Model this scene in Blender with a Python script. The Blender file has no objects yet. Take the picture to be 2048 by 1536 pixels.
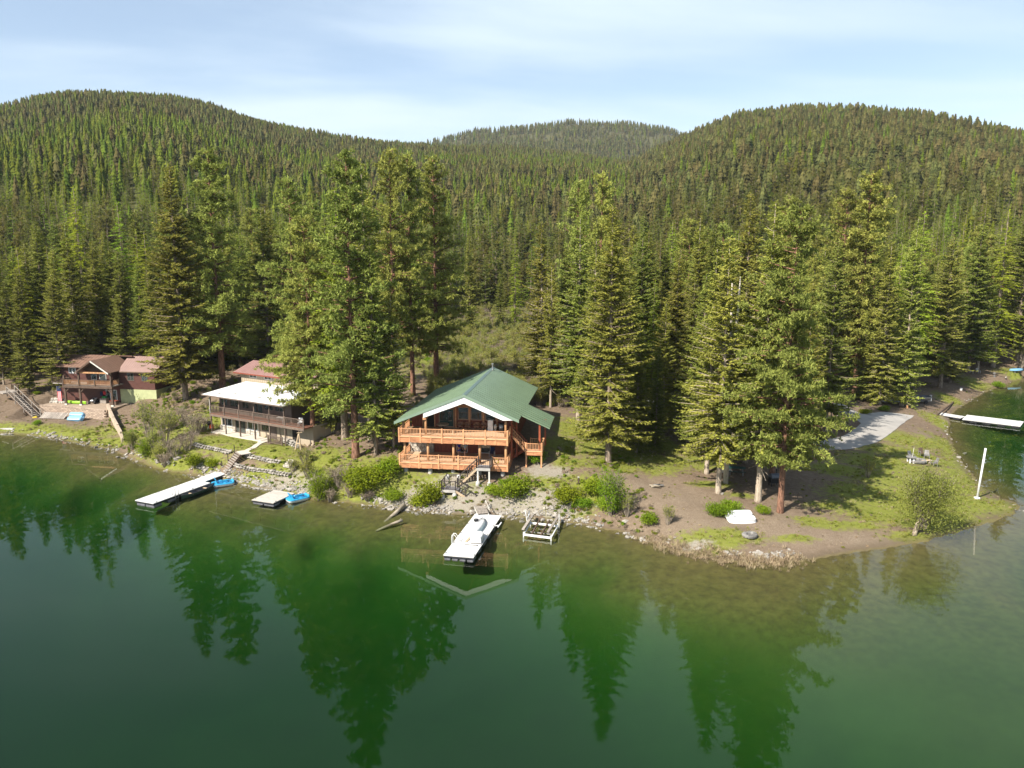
import bpy, bmesh, math, random
import numpy as np
from mathutils import Vector, Matrix

scene = bpy.context.scene
COL = scene.collection

# ------------------------------------------------------------------ camera, sky, sun, exposure
CAM_H = 27.7
PITCH = math.radians(10.117)
FOC = 1558.0
cam_data = bpy.data.cameras.new('camera')
cam_data.sensor_fit = 'HORIZONTAL'
cam_data.sensor_width = 36.0
cam_data.lens = 36.0 * FOC / 2048.0
cam_data.clip_start = 0.5
cam_data.clip_end = 20000.0
cam = bpy.data.objects.new('camera', cam_data)
cam.location = (0, 0, CAM_H)
cam.rotation_euler = (math.radians(90) - PITCH, 0, 0)
COL.objects.link(cam)
scene.camera = cam

SUN_EL = math.radians(42)
SUN_AZ = math.radians(45)            # light travels away from the camera, turned this far to the right
world = bpy.data.worlds.new('World')
scene.world = world
world.use_nodes = True
wn = world.node_tree.nodes
wl = world.node_tree.links
wn.clear()
w_out = wn.new('ShaderNodeOutputWorld')
w_bg = wn.new('ShaderNodeBackground')
w_bg.inputs['Strength'].default_value = 0.082
sky = wn.new('ShaderNodeTexSky')
sky.sky_type = 'NISHITA'
sky.sun_disc = False
sky.sun_elevation = SUN_EL
sky.sun_rotation = SUN_AZ + math.pi
sky.altitude = 900
sky.air_density = 1.0
sky.dust_density = 0.9
sky.ozone_density = 1.0
# thin high cirrus: white veils spread over the whole sky dome
w_tc = wn.new('ShaderNodeTexCoord')
w_sep = wn.new('ShaderNodeSeparateXYZ')
w_add = wn.new('ShaderNodeMath'); w_add.operation = 'ADD'; w_add.inputs[1].default_value = 0.16
w_dx = wn.new('ShaderNodeMath'); w_dx.operation = 'DIVIDE'
w_dy = wn.new('ShaderNodeMath'); w_dy.operation = 'DIVIDE'
w_cmb = wn.new('ShaderNodeCombineXYZ')
w_map = wn.new('ShaderNodeMapping')
w_map.inputs['Location'].default_value = (0.35, 0.3, 0)
w_map.inputs['Rotation'].default_value = (0, 0, math.radians(28))
w_map.inputs['Scale'].default_value = (0.30, 0.62, 1)
w_noise = wn.new('ShaderNodeTexNoise')
w_noise.inputs['Scale'].default_value = 1.25
w_noise.inputs['Detail'].default_value = 7
w_noise.inputs['Roughness'].default_value = 0.5
w_noise.inputs['Distortion'].default_value = 0.35
w_ramp = wn.new('ShaderNodeValToRGB')
w_ramp.color_ramp.interpolation = 'EASE'
w_ramp.color_ramp.elements[0].position = 0.40
w_ramp.color_ramp.elements[0].color = (0.22, 0.22, 0.22, 1)
w_ramp.color_ramp.elements[1].position = 0.64
w_ramp.color_ramp.elements[1].color = (0.85, 0.85, 0.85, 1)
w_mix = wn.new('ShaderNodeMixRGB')
w_mix.inputs[2].default_value = (5.4, 6.3, 7.0, 1)
wl.new(w_tc.outputs['Generated'], w_sep.inputs[0])
wl.new(w_sep.outputs['Z'], w_add.inputs[0])
wl.new(w_sep.outputs['X'], w_dx.inputs[0]); wl.new(w_add.outputs[0], w_dx.inputs[1])
wl.new(w_sep.outputs['Y'], w_dy.inputs[0]); wl.new(w_add.outputs[0], w_dy.inputs[1])
wl.new(w_dx.outputs[0], w_cmb.inputs[0]); wl.new(w_dy.outputs[0], w_cmb.inputs[1])
wl.new(w_cmb.outputs[0], w_map.inputs[0]); wl.new(w_map.outputs[0], w_noise.inputs['Vector'])
wl.new(w_noise.outputs['Fac'], w_ramp.inputs[0])
wl.new(w_ramp.outputs['Color'], w_mix.inputs[0])
wl.new(sky.outputs['Color'], w_mix.inputs[1])
wl.new(w_mix.outputs[0], w_bg.inputs['Color'])
wl.new(w_bg.outputs[0], w_out.inputs['Surface'])

sun_data = bpy.data.lights.new('sun', 'SUN')
sun_data.energy = 5.0
sun_data.angle = math.radians(0.53)
sun_data.color = (1.0, 0.93, 0.82)
sun = bpy.data.objects.new('sun', sun_data)
sdir = Vector((math.sin(SUN_AZ) * math.cos(SUN_EL), math.cos(SUN_AZ) * math.cos(SUN_EL), -math.sin(SUN_EL)))
sun.rotation_euler = sdir.to_track_quat('-Z', 'Y').to_euler()
sun.location = (-60, -40, 120)
COL.objects.link(sun)

scene.view_settings.view_transform = 'Standard'
scene.view_settings.look = 'None'
scene.view_settings.exposure = 1.05
scene.view_settings.gamma = 1.0
scene.view_settings.use_curve_mapping = False
scene.cycles.max_bounces = 6
scene.cycles.diffuse_bounces = 3
scene.cycles.glossy_bounces = 3
scene.cycles.transmission_bounces = 4
scene.cycles.transparent_max_bounces = 8
scene.cycles.volume_bounces = 0
scene.cycles.caustics_reflective = False
scene.cycles.caustics_refractive = False
scene.cycles.sample_clamp_indirect = 6.0
scene.cycles.use_denoising = True

# ------------------------------------------------------------------ survey helpers: sight lines of the survey camera to real points
CP, SP = math.cos(PITCH), math.sin(PITCH)
def ray(px, py):
    h = (px - 1024.0) / FOC; v = -(py - 768.0) / FOC
    return np.array([h, CP + v * SP, -SP + v * CP])
def P(px, py, z=0.0):
    r = ray(px, py); t = (z - CAM_H) / r[2]
    return np.array([r[0] * t, r[1] * t, z])
def height_at(py, y, px=1024):
    """height of the sight line through row py at forward distance y"""
    r = ray(px, py)
    return CAM_H + r[2] / r[1] * y
def V(*a): return Vector(a)

# ------------------------------------------------------------------ object helpers
def tag(o, label=None, cat=None, group=None, kind=None):
    if label: o['label'] = label
    if cat: o['category'] = cat
    if group: o['group'] = group
    if kind: o['kind'] = kind
    return o
def empty(name, loc=(0, 0, 0), rz=0.0, label=None, cat=None, group=None):
    o = bpy.data.objects.new(name, None)
    o.location = loc; o.rotation_euler = (0, 0, rz); o.empty_display_size = 0.3
    COL.objects.link(o)
    return tag(o, label, cat, group)
def link_mesh(name, me, parent=None, loc=None, rot=None, scale=None):
    o = bpy.data.objects.new(name, me); COL.objects.link(o)
    if parent is not None: o.parent = parent
    if loc is not None: o.location = loc
    if rot is not None: o.rotation_euler = rot
    if scale is not None: o.scale = scale
    return o

class MB:
    """collects shapes into one mesh"""
    def __init__(s): s.v = []; s.f = []
    def add(s, vs, fs):
        b = len(s.v); s.v += [tuple(q) for q in vs]; s.f += [tuple(b + i for i in f) for f in fs]; return s
    def box(s, x0, x1, y0, y1, z0, z1):
        return s.add([(x0,y0,z0),(x1,y0,z0),(x1,y1,z0),(x0,y1,z0),(x0,y0,z1),(x1,y0,z1),(x1,y1,z1),(x0,y1,z1)],
                     [(0,3,2,1),(4,5,6,7),(0,1,5,4),(1,2,6,5),(2,3,7,6),(3,0,4,7)])
    def cbox(s, c, sx, sy, sz): return s.box(c[0]-sx/2, c[0]+sx/2, c[1]-sy/2, c[1]+sy/2, c[2]-sz/2, c[2]+sz/2)
    def beam(s, p, q, w, h, up=(0, 0, 1)):
        p = Vector(p); q = Vector(q); d = (q - p).normalized(); u = Vector(up)
        sd = d.cross(u)
        if sd.length < 1e-5: sd = d.cross(Vector((0, 1, 0)))
        sd.normalize(); u = sd.cross(d).normalized()
        a, b = sd * w / 2, u * h / 2
        return s.add([p-a-b, p+a-b, p+a+b, p-a+b, q-a-b, q+a-b, q+a+b, q-a+b],
                     [(0,1,2,3),(4,7,6,5),(0,4,5,1),(1,5,6,2),(2,6,7,3),(3,7,4,0)])
    def tube(s, pts, r, n=8, cap=True):
        pts = [Vector(q) for q in pts]; rs = r if isinstance(r, (list, tuple)) else [r] * len(pts)
        b = len(s.v)
        ref = None
        for i, q in enumerate(pts):
            d = (pts[min(i + 1, len(pts) - 1)] - pts[max(i - 1, 0)]).normalized()
            if ref is None:
                ref = d.cross(Vector((0, 0, 1)))
                if ref.length < 0.1: ref = d.cross(Vector((0, 1, 0)))
            ref = (ref - d * ref.dot(d)).normalized(); w = d.cross(ref)
            for k in range(n):
                a = 2 * math.pi * k / n
                s.v.append(tuple(q + (ref * math.cos(a) + w * math.sin(a)) * rs[i]))
        for i in range(len(pts) - 1):
            for k in range(n):
                k2 = (k + 1) % n
                s.f.append((b + i*n + k, b + i*n + k2, b + (i+1)*n + k2, b + (i+1)*n + k))
        if cap:
            s.f.append(tuple(b + k for k in reversed(range(n))))
            s.f.append(tuple(b + (len(pts)-1)*n + k for k in range(n)))
        return s
    def prism(s, poly, z0, z1):
        n = len(poly)
        return s.add([(x, y, z0) for x, y in poly] + [(x, y, z1) for x, y in poly],
                     [tuple(reversed(range(n))), tuple(range(n, 2*n))] + [(i, (i+1) % n, n + (i+1) % n, n + i) for i in range(n)])
    def extrude(s, poly3, off):
        n = len(poly3); off = Vector(off)
        return s.add([Vector(q) for q in poly3] + [Vector(q) + off for q in poly3],
                     [tuple(range(n)), tuple(reversed(range(n, 2*n)))] + [(i, n + i, n + (i+1) % n, (i+1) % n) for i in range(n)])
    def loft(s, rings, closed=True, cap=True):
        b = len(s.v); n = len(rings[0])
        for r in rings: s.v += [tuple(q) for q in r]
        for i in range(len(rings) - 1):
            for k in range(n if closed else n - 1):
                k2 = (k + 1) % n
                s.f.append((b+i*n+k, b+i*n+k2, b+(i+1)*n+k2, b+(i+1)*n+k))
        if cap and closed:
            s.f.append(tuple(b + k for k in reversed(range(n)))); s.f.append(tuple(b + (len(rings)-1)*n + k for k in range(n)))
        return s
    def mesh(s, name, mat, smooth=False, bevel=0.0):
        me = bpy.data.meshes.new(name); me.from_pydata(s.v, [], s.f); me.update()
        if bevel or not smooth:
            bm = bmesh.new(); bm.from_mesh(me)
            bmesh.ops.recalc_face_normals(bm, faces=bm.faces)
            if bevel:
                bmesh.ops.bevel(bm, geom=[e for e in bm.edges if len(e.link_faces) == 2 and e.calc_face_angle(0) > 0.5],
                                offset=bevel, segments=1, affect='EDGES', clamp_overlap=True)
            bm.to_mesh(me); bm.free()
        if mat is not None:
            for m in (mat if isinstance(mat, (list, tuple)) else [mat]): me.materials.append(m)
        if smooth:
            bm = bmesh.new(); bm.from_mesh(me); bmesh.ops.recalc_face_normals(bm, faces=bm.faces); bm.to_mesh(me); bm.free()
            me.polygons.foreach_set('use_smooth', [True] * len(me.polygons))
        return me
    def build(s, name, mat, parent=None, smooth=False, bevel=0.0, loc=None, rot=None):
        return link_mesh(name, s.mesh(name, mat, smooth, bevel), parent, loc, rot)

def np_mesh(name, verts, faces, mat, attrs=None, smooth=False, matidx=None):
    """fast mesh from numpy arrays: verts (n,3), faces (m,k) all of one size"""
    me = bpy.data.meshes.new(name)
    verts = np.ascontiguousarray(verts, dtype=np.float32); faces = np.ascontiguousarray(faces, dtype=np.int32)
    m, k = faces.shape
    me.vertices.add(len(verts)); me.vertices.foreach_set('co', verts.ravel())
    me.loops.add(m * k); me.loops.foreach_set('vertex_index', faces.ravel())
    me.polygons.add(m); me.polygons.foreach_set('loop_start', np.arange(0, m * k, k, dtype=np.int32))
    if smooth: me.polygons.foreach_set('use_smooth', np.ones(m, dtype=bool))
    for mt in (mat if isinstance(mat, (list, tuple)) else [mat]): me.materials.append(mt)
    if matidx is not None: me.polygons.foreach_set('material_index', np.ascontiguousarray(matidx, dtype=np.int32))
    me.update(calc_edges=True)
    for nm, arr in (attrs or {}).items():
        at = me.attributes.new(nm, 'FLOAT', 'POINT'); at.data.foreach_set('value', np.ascontiguousarray(arr, dtype=np.float32))
    return me

# ------------------------------------------------------------------ materials
def nt(name):
    m = bpy.data.materials.new(name); m.use_nodes = True
    n = m.node_tree.nodes; l = m.node_tree.links; n.clear()
    o = n.new('ShaderNodeOutputMaterial')
    return m, n, l, o
def mat(name, col, rough=0.7, var=0.15, scale=4.0, metal=0.0, bump=0.0, stretch=(1, 1, 1), spec=0.3, obj_var=0.0, coords='Object', detail=5):
    """one painted, wooden, stone or plastic surface with uneven colour, grain and relief"""
    m, n, l, o = nt(name)
    col = [c * 0.86 for c in col]
    b = n.new('ShaderNodeBsdfPrincipled')
    b.inputs['Roughness'].default_value = rough; b.inputs['Metallic'].default_value = metal
    b.inputs['Specular IOR Level'].default_value = spec
    tc = n.new('ShaderNodeTexCoord'); mp = n.new('ShaderNodeMapping'); mp.inputs['Scale'].default_value = stretch
    ns = n.new('ShaderNodeTexNoise'); ns.inputs['Scale'].default_value = scale; ns.inputs['Detail'].default_value = detail; ns.inputs['Roughness'].default_value = 0.62
    l.new(tc.outputs[coords], mp.inputs[0]); l.new(mp.outputs[0], ns.inputs['Vector'])
    r = n.new('ShaderNodeValToRGB')
    c0 = [max(0, c * (1 - 1.6 * var)) for c in col]; c1 = [min(1, c * (1 + 1.6 * var)) for c in col]
    r.color_ramp.elements[0].position = 0.3; r.color_ramp.elements[0].color = (*c0, 1)
    r.color_ramp.elements[1].position = 0.7; r.color_ramp.elements[1].color = (*c1, 1)
    l.new(ns.outputs['Fac'], r.inputs[0])
    src = r.outputs[0]
    if obj_var:
        oi = n.new('ShaderNodeObjectInfo'); mr = n.new('ShaderNodeMapRange')
        mr.inputs['To Min'].default_value = 1 - obj_var; mr.inputs['To Max'].default_value = 1 + obj_var
        l.new(oi.outputs['Random'], mr.inputs['Value'])
        mx = n.new('ShaderNodeVectorMath'); mx.operation = 'SCALE'
        l.new(src, mx.inputs[0]); l.new(mr.outputs[0], mx.inputs['Scale']); src = mx.outputs[0]
    l.new(src, b.inputs['Base Color'])
    if bump:
        bp = n.new('ShaderNodeBump'); bp.inputs['Strength'].default_value = min(1, bump * 8); bp.inputs['Distance'].default_value = bump
        l.new(ns.outputs['Fac'], bp.inputs['Height']); l.new(bp.outputs[0], b.inputs['Normal'])
    l.new(b.outputs[0], o.inputs[0])
    return m
def glass(name, tint=(0.13, 0.15, 0.14), rough=0.03):
    """window pane of an unlit room: grey-green tint painted in for reflections, a sharp gloss and some see-through"""
    m, n, l, o = nt(name)
    d = n.new('ShaderNodeBsdfTransparent'); d.inputs[0].default_value = (0.55, 0.6, 0.58, 1)
    g = n.new('ShaderNodeBsdfGlossy'); g.inputs['Roughness'].default_value = rough; g.inputs['Color'].default_value = (0.9, 0.95, 0.95, 1)
    df = n.new('ShaderNodeBsdfDiffuse'); df.inputs[0].default_value = (*tint, 1)  # diffuse tint paints in the grey-green reflection of lake and trees
    f = n.new('ShaderNodeFresnel'); f.inputs[0].default_value = 1.75
    m1 = n.new('ShaderNodeMixShader'); m1.inputs[0].default_value = 0.35
    m2 = n.new('ShaderNodeMixShader')
    l.new(d.outputs[0], m1.inputs[1]); l.new(df.outputs[0], m1.inputs[2])
    l.new(f.outputs[0], m2.inputs[0]); l.new(m1.outputs[0], m2.inputs[1]); l.new(g.outputs[0], m2.inputs[2])
    l.new(m2.outputs[0], o.inputs[0])
    return m
def foliage(name, dark, light, trans=0.25, hue_var=0.06, val_var=0.3):
    """needles and leaves: each tuft carries its own tint, each plant its own hue"""
    m, n, l, o = nt(name)
    at = n.new('ShaderNodeAttribute'); at.attribute_name = 'tint'
    mx = n.new('ShaderNodeMixRGB'); mx.inputs[1].default_value = (*dark, 1); mx.inputs[2].default_value = (*light, 1)
    l.new(at.outputs['Fac'], mx.inputs[0])
    oi = n.new('ShaderNodeObjectInfo')
    hs = n.new('ShaderNodeHueSaturation')
    mr = n.new('ShaderNodeMapRange'); mr.inputs['To Min'].default_value = 0.5 - hue_var; mr.inputs['To Max'].default_value = 0.5 + hue_var * 0.8
    l.new(oi.outputs['Random'], mr.inputs['Value']); l.new(mr.outputs[0], hs.inputs['Hue'])
    ml = n.new('ShaderNodeMath'); ml.operation = 'MULTIPLY'; ml.inputs[1].default_value = 7.13
    fr = n.new('ShaderNodeMath'); fr.operation = 'FRACT'
    mv = n.new('ShaderNodeMapRange'); mv.inputs['To Min'].default_value = 1 - val_var; mv.inputs['To Max'].default_value = 1 + val_var
    l.new(oi.outputs['Random'], ml.inputs[0]); l.new(ml.outputs[0], fr.inputs[0]); l.new(fr.outputs[0], mv.inputs['Value']); l.new(mv.outputs[0], hs.inputs['Value'])
    l.new(mx.outputs[0], hs.inputs['Color'])
    d = n.new('ShaderNodeBsdfDiffuse'); t = n.new('ShaderNodeBsdfTranslucent')
    ms = n.new('ShaderNodeMixShader'); ms.inputs[0].default_value = trans
    l.new(hs.outputs[0], d.inputs[0]); l.new(hs.outputs[0], t.inputs[0])
    l.new(d.outputs[0], ms.inputs[1]); l.new(t.outputs[0], ms.inputs[2]); l.new(ms.outputs[0], o.inputs[0])
    return m
# ------------------------------------------------------------------ the lie of the land
SHORE = [(0,866),(60,869),(120,878),(170,888),(215,897),(250,910),(290,925),(330,938),(370,946),(410,952),(440,958),(478,966),(520,975),
         (560,981),(600,990),(640,999),(690,1003),(740,1009),(790,1016),(840,1022),(890,1026),(940,1030),(1000,1031),(1060,1035),(1120,1041),
         (1180,1050),(1240,1062),(1290,1080),(1340,1098),(1390,1110),(1440,1120),(1490,1126),(1540,1128),(1600,1123),(1660,1112),(1720,1103),
         (1780,1095),(1830,1085),(1880,1074),(1930,1060),(1980,1045),(2020,1030),(2040,1018),(2028,1006),(2000,996),(1972,978),(1950,960),
         (1925,928),(1905,893),(1895,862),(1897,838),(1912,820),(1945,799),(1990,775),(2048,752)]
shore = [tuple(P(x, y, 0)[:2]) for x, y in SHORE]
shore_poly = ([(-900, -400), (-900, 190), (-260, 165), (-140, 140), (-100, 125)] + shore +
              [(140, 185), (190, 215), (300, 240), (900, 230), (900, -400)])     # the water's outline
SHP = np.array(shore_poly)
def seg_dist(x, y, poly):
    """distance of points to the closed outline and whether they lie inside it"""
    x = np.asarray(x, float); y = np.asarray(y, float)
    best = np.full(x.shape, 1e9); inside = np.zeros(x.shape, bool)
    n = len(poly)
    for i in range(n):
        x0, y0 = poly[i]; x1, y1 = poly[(i + 1) % n]
        dx, dy = x1 - x0, y1 - y0; L2 = dx*dx + dy*dy + 1e-12
        t = np.clip(((x - x0)*dx + (y - y0)*dy) / L2, 0, 1)
        best = np.minimum(best, np.hypot(x - x0 - t*dx, y - y0 - t*dy))
        cond = ((y0 > y) != (y1 > y))
        with np.errstate(divide='ignore', invalid='ignore'):
            xi = x0 + (y - y0) * dx / (dy if abs(dy) > 1e-12 else 1e-12)
        inside ^= cond & (x < xi)
    return best, inside

LAND = [  # survey spots: picture place and height above the lake
 (806,950,2.5),(900,955,2.5),(1010,950,2.7),(1052,932,3.2),(1085,930,3.4),(850,985,1.1),(930,1000,1.0),(980,1005,1.0),(760,930,3.2),(720,960,2.2),(770,985,1.1),
 (1060,985,1.9),(1100,960,2.7),(1100,1015,1.0),(1150,940,3.2),(1180,985,2.0),(1230,1010,1.6),(1200,1030,.8),(1130,915,3.8),(1200,905,3.8),(1140,870,4.3),(1250,960,2.7),
 (1300,965,2.3),(1320,900,3.2),(1300,1040,1.1),(1360,1050,1.2),(1400,950,2.3),(1440,990,1.8),(1560,1022,1.5),(1500,1050,1.1),(1500,1095,.55),(1420,1085,.8),(1600,1080,.75),
 (1700,1060,.7),(1700,980,1.4),(1620,960,1.7),(1800,1000,1.0),(1840,1065,.4),(1900,1020,.55),(1980,1008,.4),(2025,1018,.2),(1850,920,1.2),(1910,950,.6),(1870,880,1.0),(1880,830,1.0),
 (1800,850,1.5),(1900,780,1.2),(1960,752,1.1),(2040,735,.8),(1750,830,1.9),(1680,850,2.1),(1700,890,1.8),(1500,900,2.7),(1560,920,2.3),(1400,890,3.3),(1300,850,4.2),
 (650,960,1.8),(700,920,3.0),(640,900,3.4),(690,860,4.2),(760,880,4.0),(640,860,4.0),(740,830,5.0),
 (430,880,2.9),(520,888,2.9),(565,905,2.8),(470,905,2.5),(480,868,3.0),(425,862,3.0),(512,878,3.0),(560,890,3.0),(600,893,3.2),(540,935,1.9),(600,950,1.7),(400,925,1.4),(460,935,1.3),
 (340,915,1.4),(350,885,2.6),(300,890,1.7),(380,890,2.6),(500,800,5.6),(590,830,4.6),(420,800,5.0),
 (60,860,.55),(100,855,.9),(150,862,.9),(200,880,.6),(0,852,.8),(110,838,1.1),(180,845,1.0),(30,840,1.3),(90,812,2.3),(150,806,2.4),(230,808,2.4),(250,820,2.2),(262,860,1.2),(300,822,2.6),(320,800,3.3),
 (200,760,4.5),(60,770,4.0),(10,780,3.4),(340,770,4.8),(0,720,5.5),(450,720,6.5),(560,740,6.8),(800,760,6.2),(1000,720,5.6),(980,660,6.0),(1150,730,5.5),(1250,760,5.0),(1400,780,4.4),(1600,780,3.2),(1800,760,2.2),
 (1950,700,2.2),(2100,690,2.0),(-200,760,5.0),(-150,840,1.5),(2300,650,3.0),(-400,700,6.0)]
# driveway and house platform kept level
pts = [(*p, 0.0) for p in shore]
pts += [tuple(P(x, y, z)) for x, y, z in LAND]
# the lake floor: a shallow shelf, then the drop
def inward(i, d):
    a = np.array(shore[max(i - 1, 0)]); b = np.array(shore[min(i + 1, len(shore) - 1)]); t = (b - a) / np.linalg.norm(b - a)
    return np.array(shore[i]) + d * np.array([t[1], -t[0]])
for i in range(0, len(shore), 2):
    px = SHORE[i][0]
    for d, z in ((2.0, -0.18), (5.5, -0.40), (9.0, -1.0)):
        q = inward(i, d)
        _, ins = seg_dist(np.array([q[0]]), np.array([q[1]]), shore_poly)
        if ins[0] and (i < 39 or d < 5): pts.append((q[0], q[1], z))
for x, y, z in [(150,960,-4.6),(300,1000,-4.8),(60,930,-3.0),(480,1020,-1.5),(560,1030,-1.5),(620,1060,-3.2),(760,1090,-4.0),(900,1130,-4.4),(1050,1110,-1.9),(1200,1130,-1.7),(1150,1200,-4.6),(1320,1190,-1.0),
                (1450,1200,-.65),(1560,1220,-.75),(1650,1250,-1.3),(1450,1260,-2.6),(1700,1180,-.6),(1850,1150,-.5),(1950,1120,-.4),(2020,1080,-.35),(2000,1180,-.6),
                (2040,1250,-1.2),(1900,1300,-1.9),(1750,1350,-2.6),(1600,1400,-3.8),(2040,1450,-2.2),(1950,900,-.8),(2020,870,-1.8),(2040,940,-1.1),(1960,840,-.9),
                (2020,790,-1.0),(2080,990,-.9),(1900,1500,-3.4)]:
    pts.append((*P(x, y, 0)[:2], z))
for x, y in [(100,1150),(400,1150),(700,1250),(950,1300),(1200,1350),(300,1400),(700,1500),(1100,1530),(1500,1530)]:
    pts.append((*P(x, y, 0)[:2], -7.0))
for x, y, z in [(-300, 60, -10), (0, 20, -10), (-150, 0, -10), (60, 25, -5), (150, 60, -5), (150, 120, -4), (260, 150, -5), (0, -200, -7), (-400, -200, -7), (400, -200, -7), (500, 120, -6),
                (-160, 160, 4), (-300, 210, 6), (180, 260, 5), (400, 300, 6), (0, 230, 7.5), (-150, 230, 7.5), (110, 230, 5)]:
    pts.append((x, y, z))
PTS = np.array(pts)
_D = np.hypot(PTS[:, None, 0] - PTS[None, :, 0], PTS[:, None, 1] - PTS[None, :, 1])
_n = len(PTS)
_M = np.zeros((_n + 1, _n + 1)); _M[:_n, :_n] = _D - 0.02 * np.eye(_n); _M[:_n, _n] = 1; _M[_n, :_n] = 1
_W = np.linalg.solve(_M, np.append(PTS[:, 2], 0))
def sstep(a, b, x):
    t = np.clip((x - a) / (b - a), 0, 1); return t * t * (3 - 2 * t)
HILLS = [  # skyline of each hill: picture column, row, distance of the crest
 [(-500,250,1000),(-200,240,1000),(0,226,1020),(70,212,1030),(140,201,1040),(250,194,1050),(340,200,1060),(420,217,1080),(500,244,1110),(600,270,1150),(700,286,1200),(850,298,1240),(1024,304,1260),
  (1150,315,1220),(1274,334,1130),(1400,350,1000),(1600,385,850),(2048,420,700),(2600,440,650)],
 [(-500,470,700),(900,430,800),(1050,395,900),(1150,365,980),(1290,318,1000),(1380,276,980),(1480,236,960),(1600,222,940),(1700,225,920),(1850,244,880),(1950,265,850),(2048,290,800),(2300,330,720),(2700,360,700)],
 [(300,330,2100),(700,305,2100),(850,286,2050),(950,258,2000),(1060,247,2000),(1150,241,2000),(1250,247,2000),(1330,256,1980),(1400,274,1950),(1500,300,1900),(1700,330,1900)]]
HPROF = []
for hl in HILLS:
    az = []; zz = []; dd = []
    for px, py, d in hl:
        r = ray(px, py + 9); a = math.atan2(r[0], r[1]); hd = math.hypot(r[0], r[1])
        az.append(a); dd.append(d); zz.append(CAM_H + r[2] / hd * d)
    HPROF.append((np.array(az), np.array(zz), np.array(dd)))
def hill_z(x, y):
    az = np.arctan2(x, np.maximum(y, 1.0)); d = np.hypot(x, y)
    out = np.full(np.shape(d), 6.0)
    for k, (A, Z, D) in enumerate(HPROF):
        zc = np.interp(az, A, Z); dc = np.interp(az, A, D)
        d0 = 215.0 if k < 2 else 1100.0
        t = (d - d0) / (dc - d0)
        up = 7.5 + (zc - 7.5) * (1 - np.clip(1 - t, 0, 1) ** 1.18) * np.where(t > 0, 1, 0)
        # round the crest, then fall away behind
        dn = zc - 0.00028 * (d - dc) ** 2
        hz = np.where(d < dc, up, dn)
        hz = np.where(d < d0, 7.5 if k < 2 else -50, hz)
        out = np.maximum(out, hz)
    rough = 5.0 * np.sin(x / 61.0 + 1.3) * np.sin(y / 83.0) + 3.0 * np.sin(x / 27.0 + y / 33.0) + 2.5 * np.sin(x / 150.0 - y / 97.0)
    return out + rough * sstep(300, 600, d) * 0.55
CO = P(755/5.689, 640 + 965/5.689, 2.4); CC, CS = math.cos(math.radians(-9.6)), math.sin(math.radians(-9.6))
H2O = P(400 + 200/8.533, 740 + 1055/8.533, 3.0); HC, HS = math.cos(math.radians(-30.86)), math.sin(math.radians(-30.86))
def ground(x, y):
    x = np.atleast_1d(np.asarray(x, float)); y = np.atleast_1d(np.asarray(y, float))
    z = np.empty(x.shape)
    for i in range(0, x.size, 20000):
        xs = x.ravel()[i:i+20000]; ys = y.ravel()[i:i+20000]
        R = np.hypot(xs[:, None] - PTS[None, :, 0], ys[:, None] - PTS[None, :, 1])
        z.ravel()[i:i+20000] = R @ _W[:_n] + _W[_n]
    d = np.hypot(x, y)
    k = sstep(170, 250, d) * (y > 100)
    z = np.clip(z, -10.5, 9)
    hz = hill_z(x, y)
    far_w = sstep(230, 300, np.abs(x)) * (y < 100)
    z = z * (1 - k) + hz * k
    dist, ins = seg_dist(x, y, shore_poly)
    land = ~ins
    z = np.where(land, np.maximum(z, 0.05 + 0.12 * np.minimum(dist, 2.0)), np.minimum(z, -0.05 - 0.05 * np.minimum(dist, 3.0)))
    # cut terraces: below the cabin's block wall, and the patio of the white-roofed house
    cu = (x - CO[0])*CC + (y - CO[1])*CS; cv = -(x - CO[0])*CS + (y - CO[1])*CC
    tt = (cu + 3.8)/13.2; wv = -1.2 - 2.1*tt + 0.5*np.sin(tt*3.1)
    inr = (cu > -5.2) & (cu < 9.6)
    z = np.where(inr & (cv < wv + 0.75) & (cv > wv - 5) & land, np.minimum(z, 1.0 + 0.0*z), z)
    z = np.where(inr & (cv >= wv + 0.75) & (cv < 3.4), np.minimum(z, 2.2), z)
    z = np.where((cu >= 9.6) & (cu < 11.5) & (cv < 2.6) & (cv > -4), np.minimum(z, 2.3), z)
    hu = (x - H2O[0])*HC + (y - H2O[1])*HS; hv = -(x - H2O[0])*HS + (y - H2O[1])*HC
    z = np.where((hu > -1.5) & (hu < 18) & (hv > -5.5) & (hv < 1.8) & (z > 2.2), np.minimum(z, 2.88), z)
    bumps = 0.05 * np.sin(x * 2.1 + 1.7 * np.sin(y * 0.9)) * np.sin(y * 1.7 + 0.6) + 0.09 * np.sin(x * 0.73 + 2) * np.sin(y * 0.61 + 1.1 * np.sin(x * 0.3))
    return z + np.where(land, bumps * sstep(0.5, 4, dist), bumps * 0.6)
def gz(x, y): return float(ground(np.array([x]), np.array([y]))[0])
def G(px, py, dz=0.0):
    """where the sight line through a picture point meets the ground"""
    r = ray(px, py)
    t = np.linspace(55, 330, 1400); xs = r[0]*t/r[1]; ys = t; zs = CAM_H + r[2]*t/r[1]
    g = np.maximum(ground(xs, ys), 0.0)
    i = int(np.argmax(zs <= g + dz))
    return np.array([xs[i], ys[i], g[i]])

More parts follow.
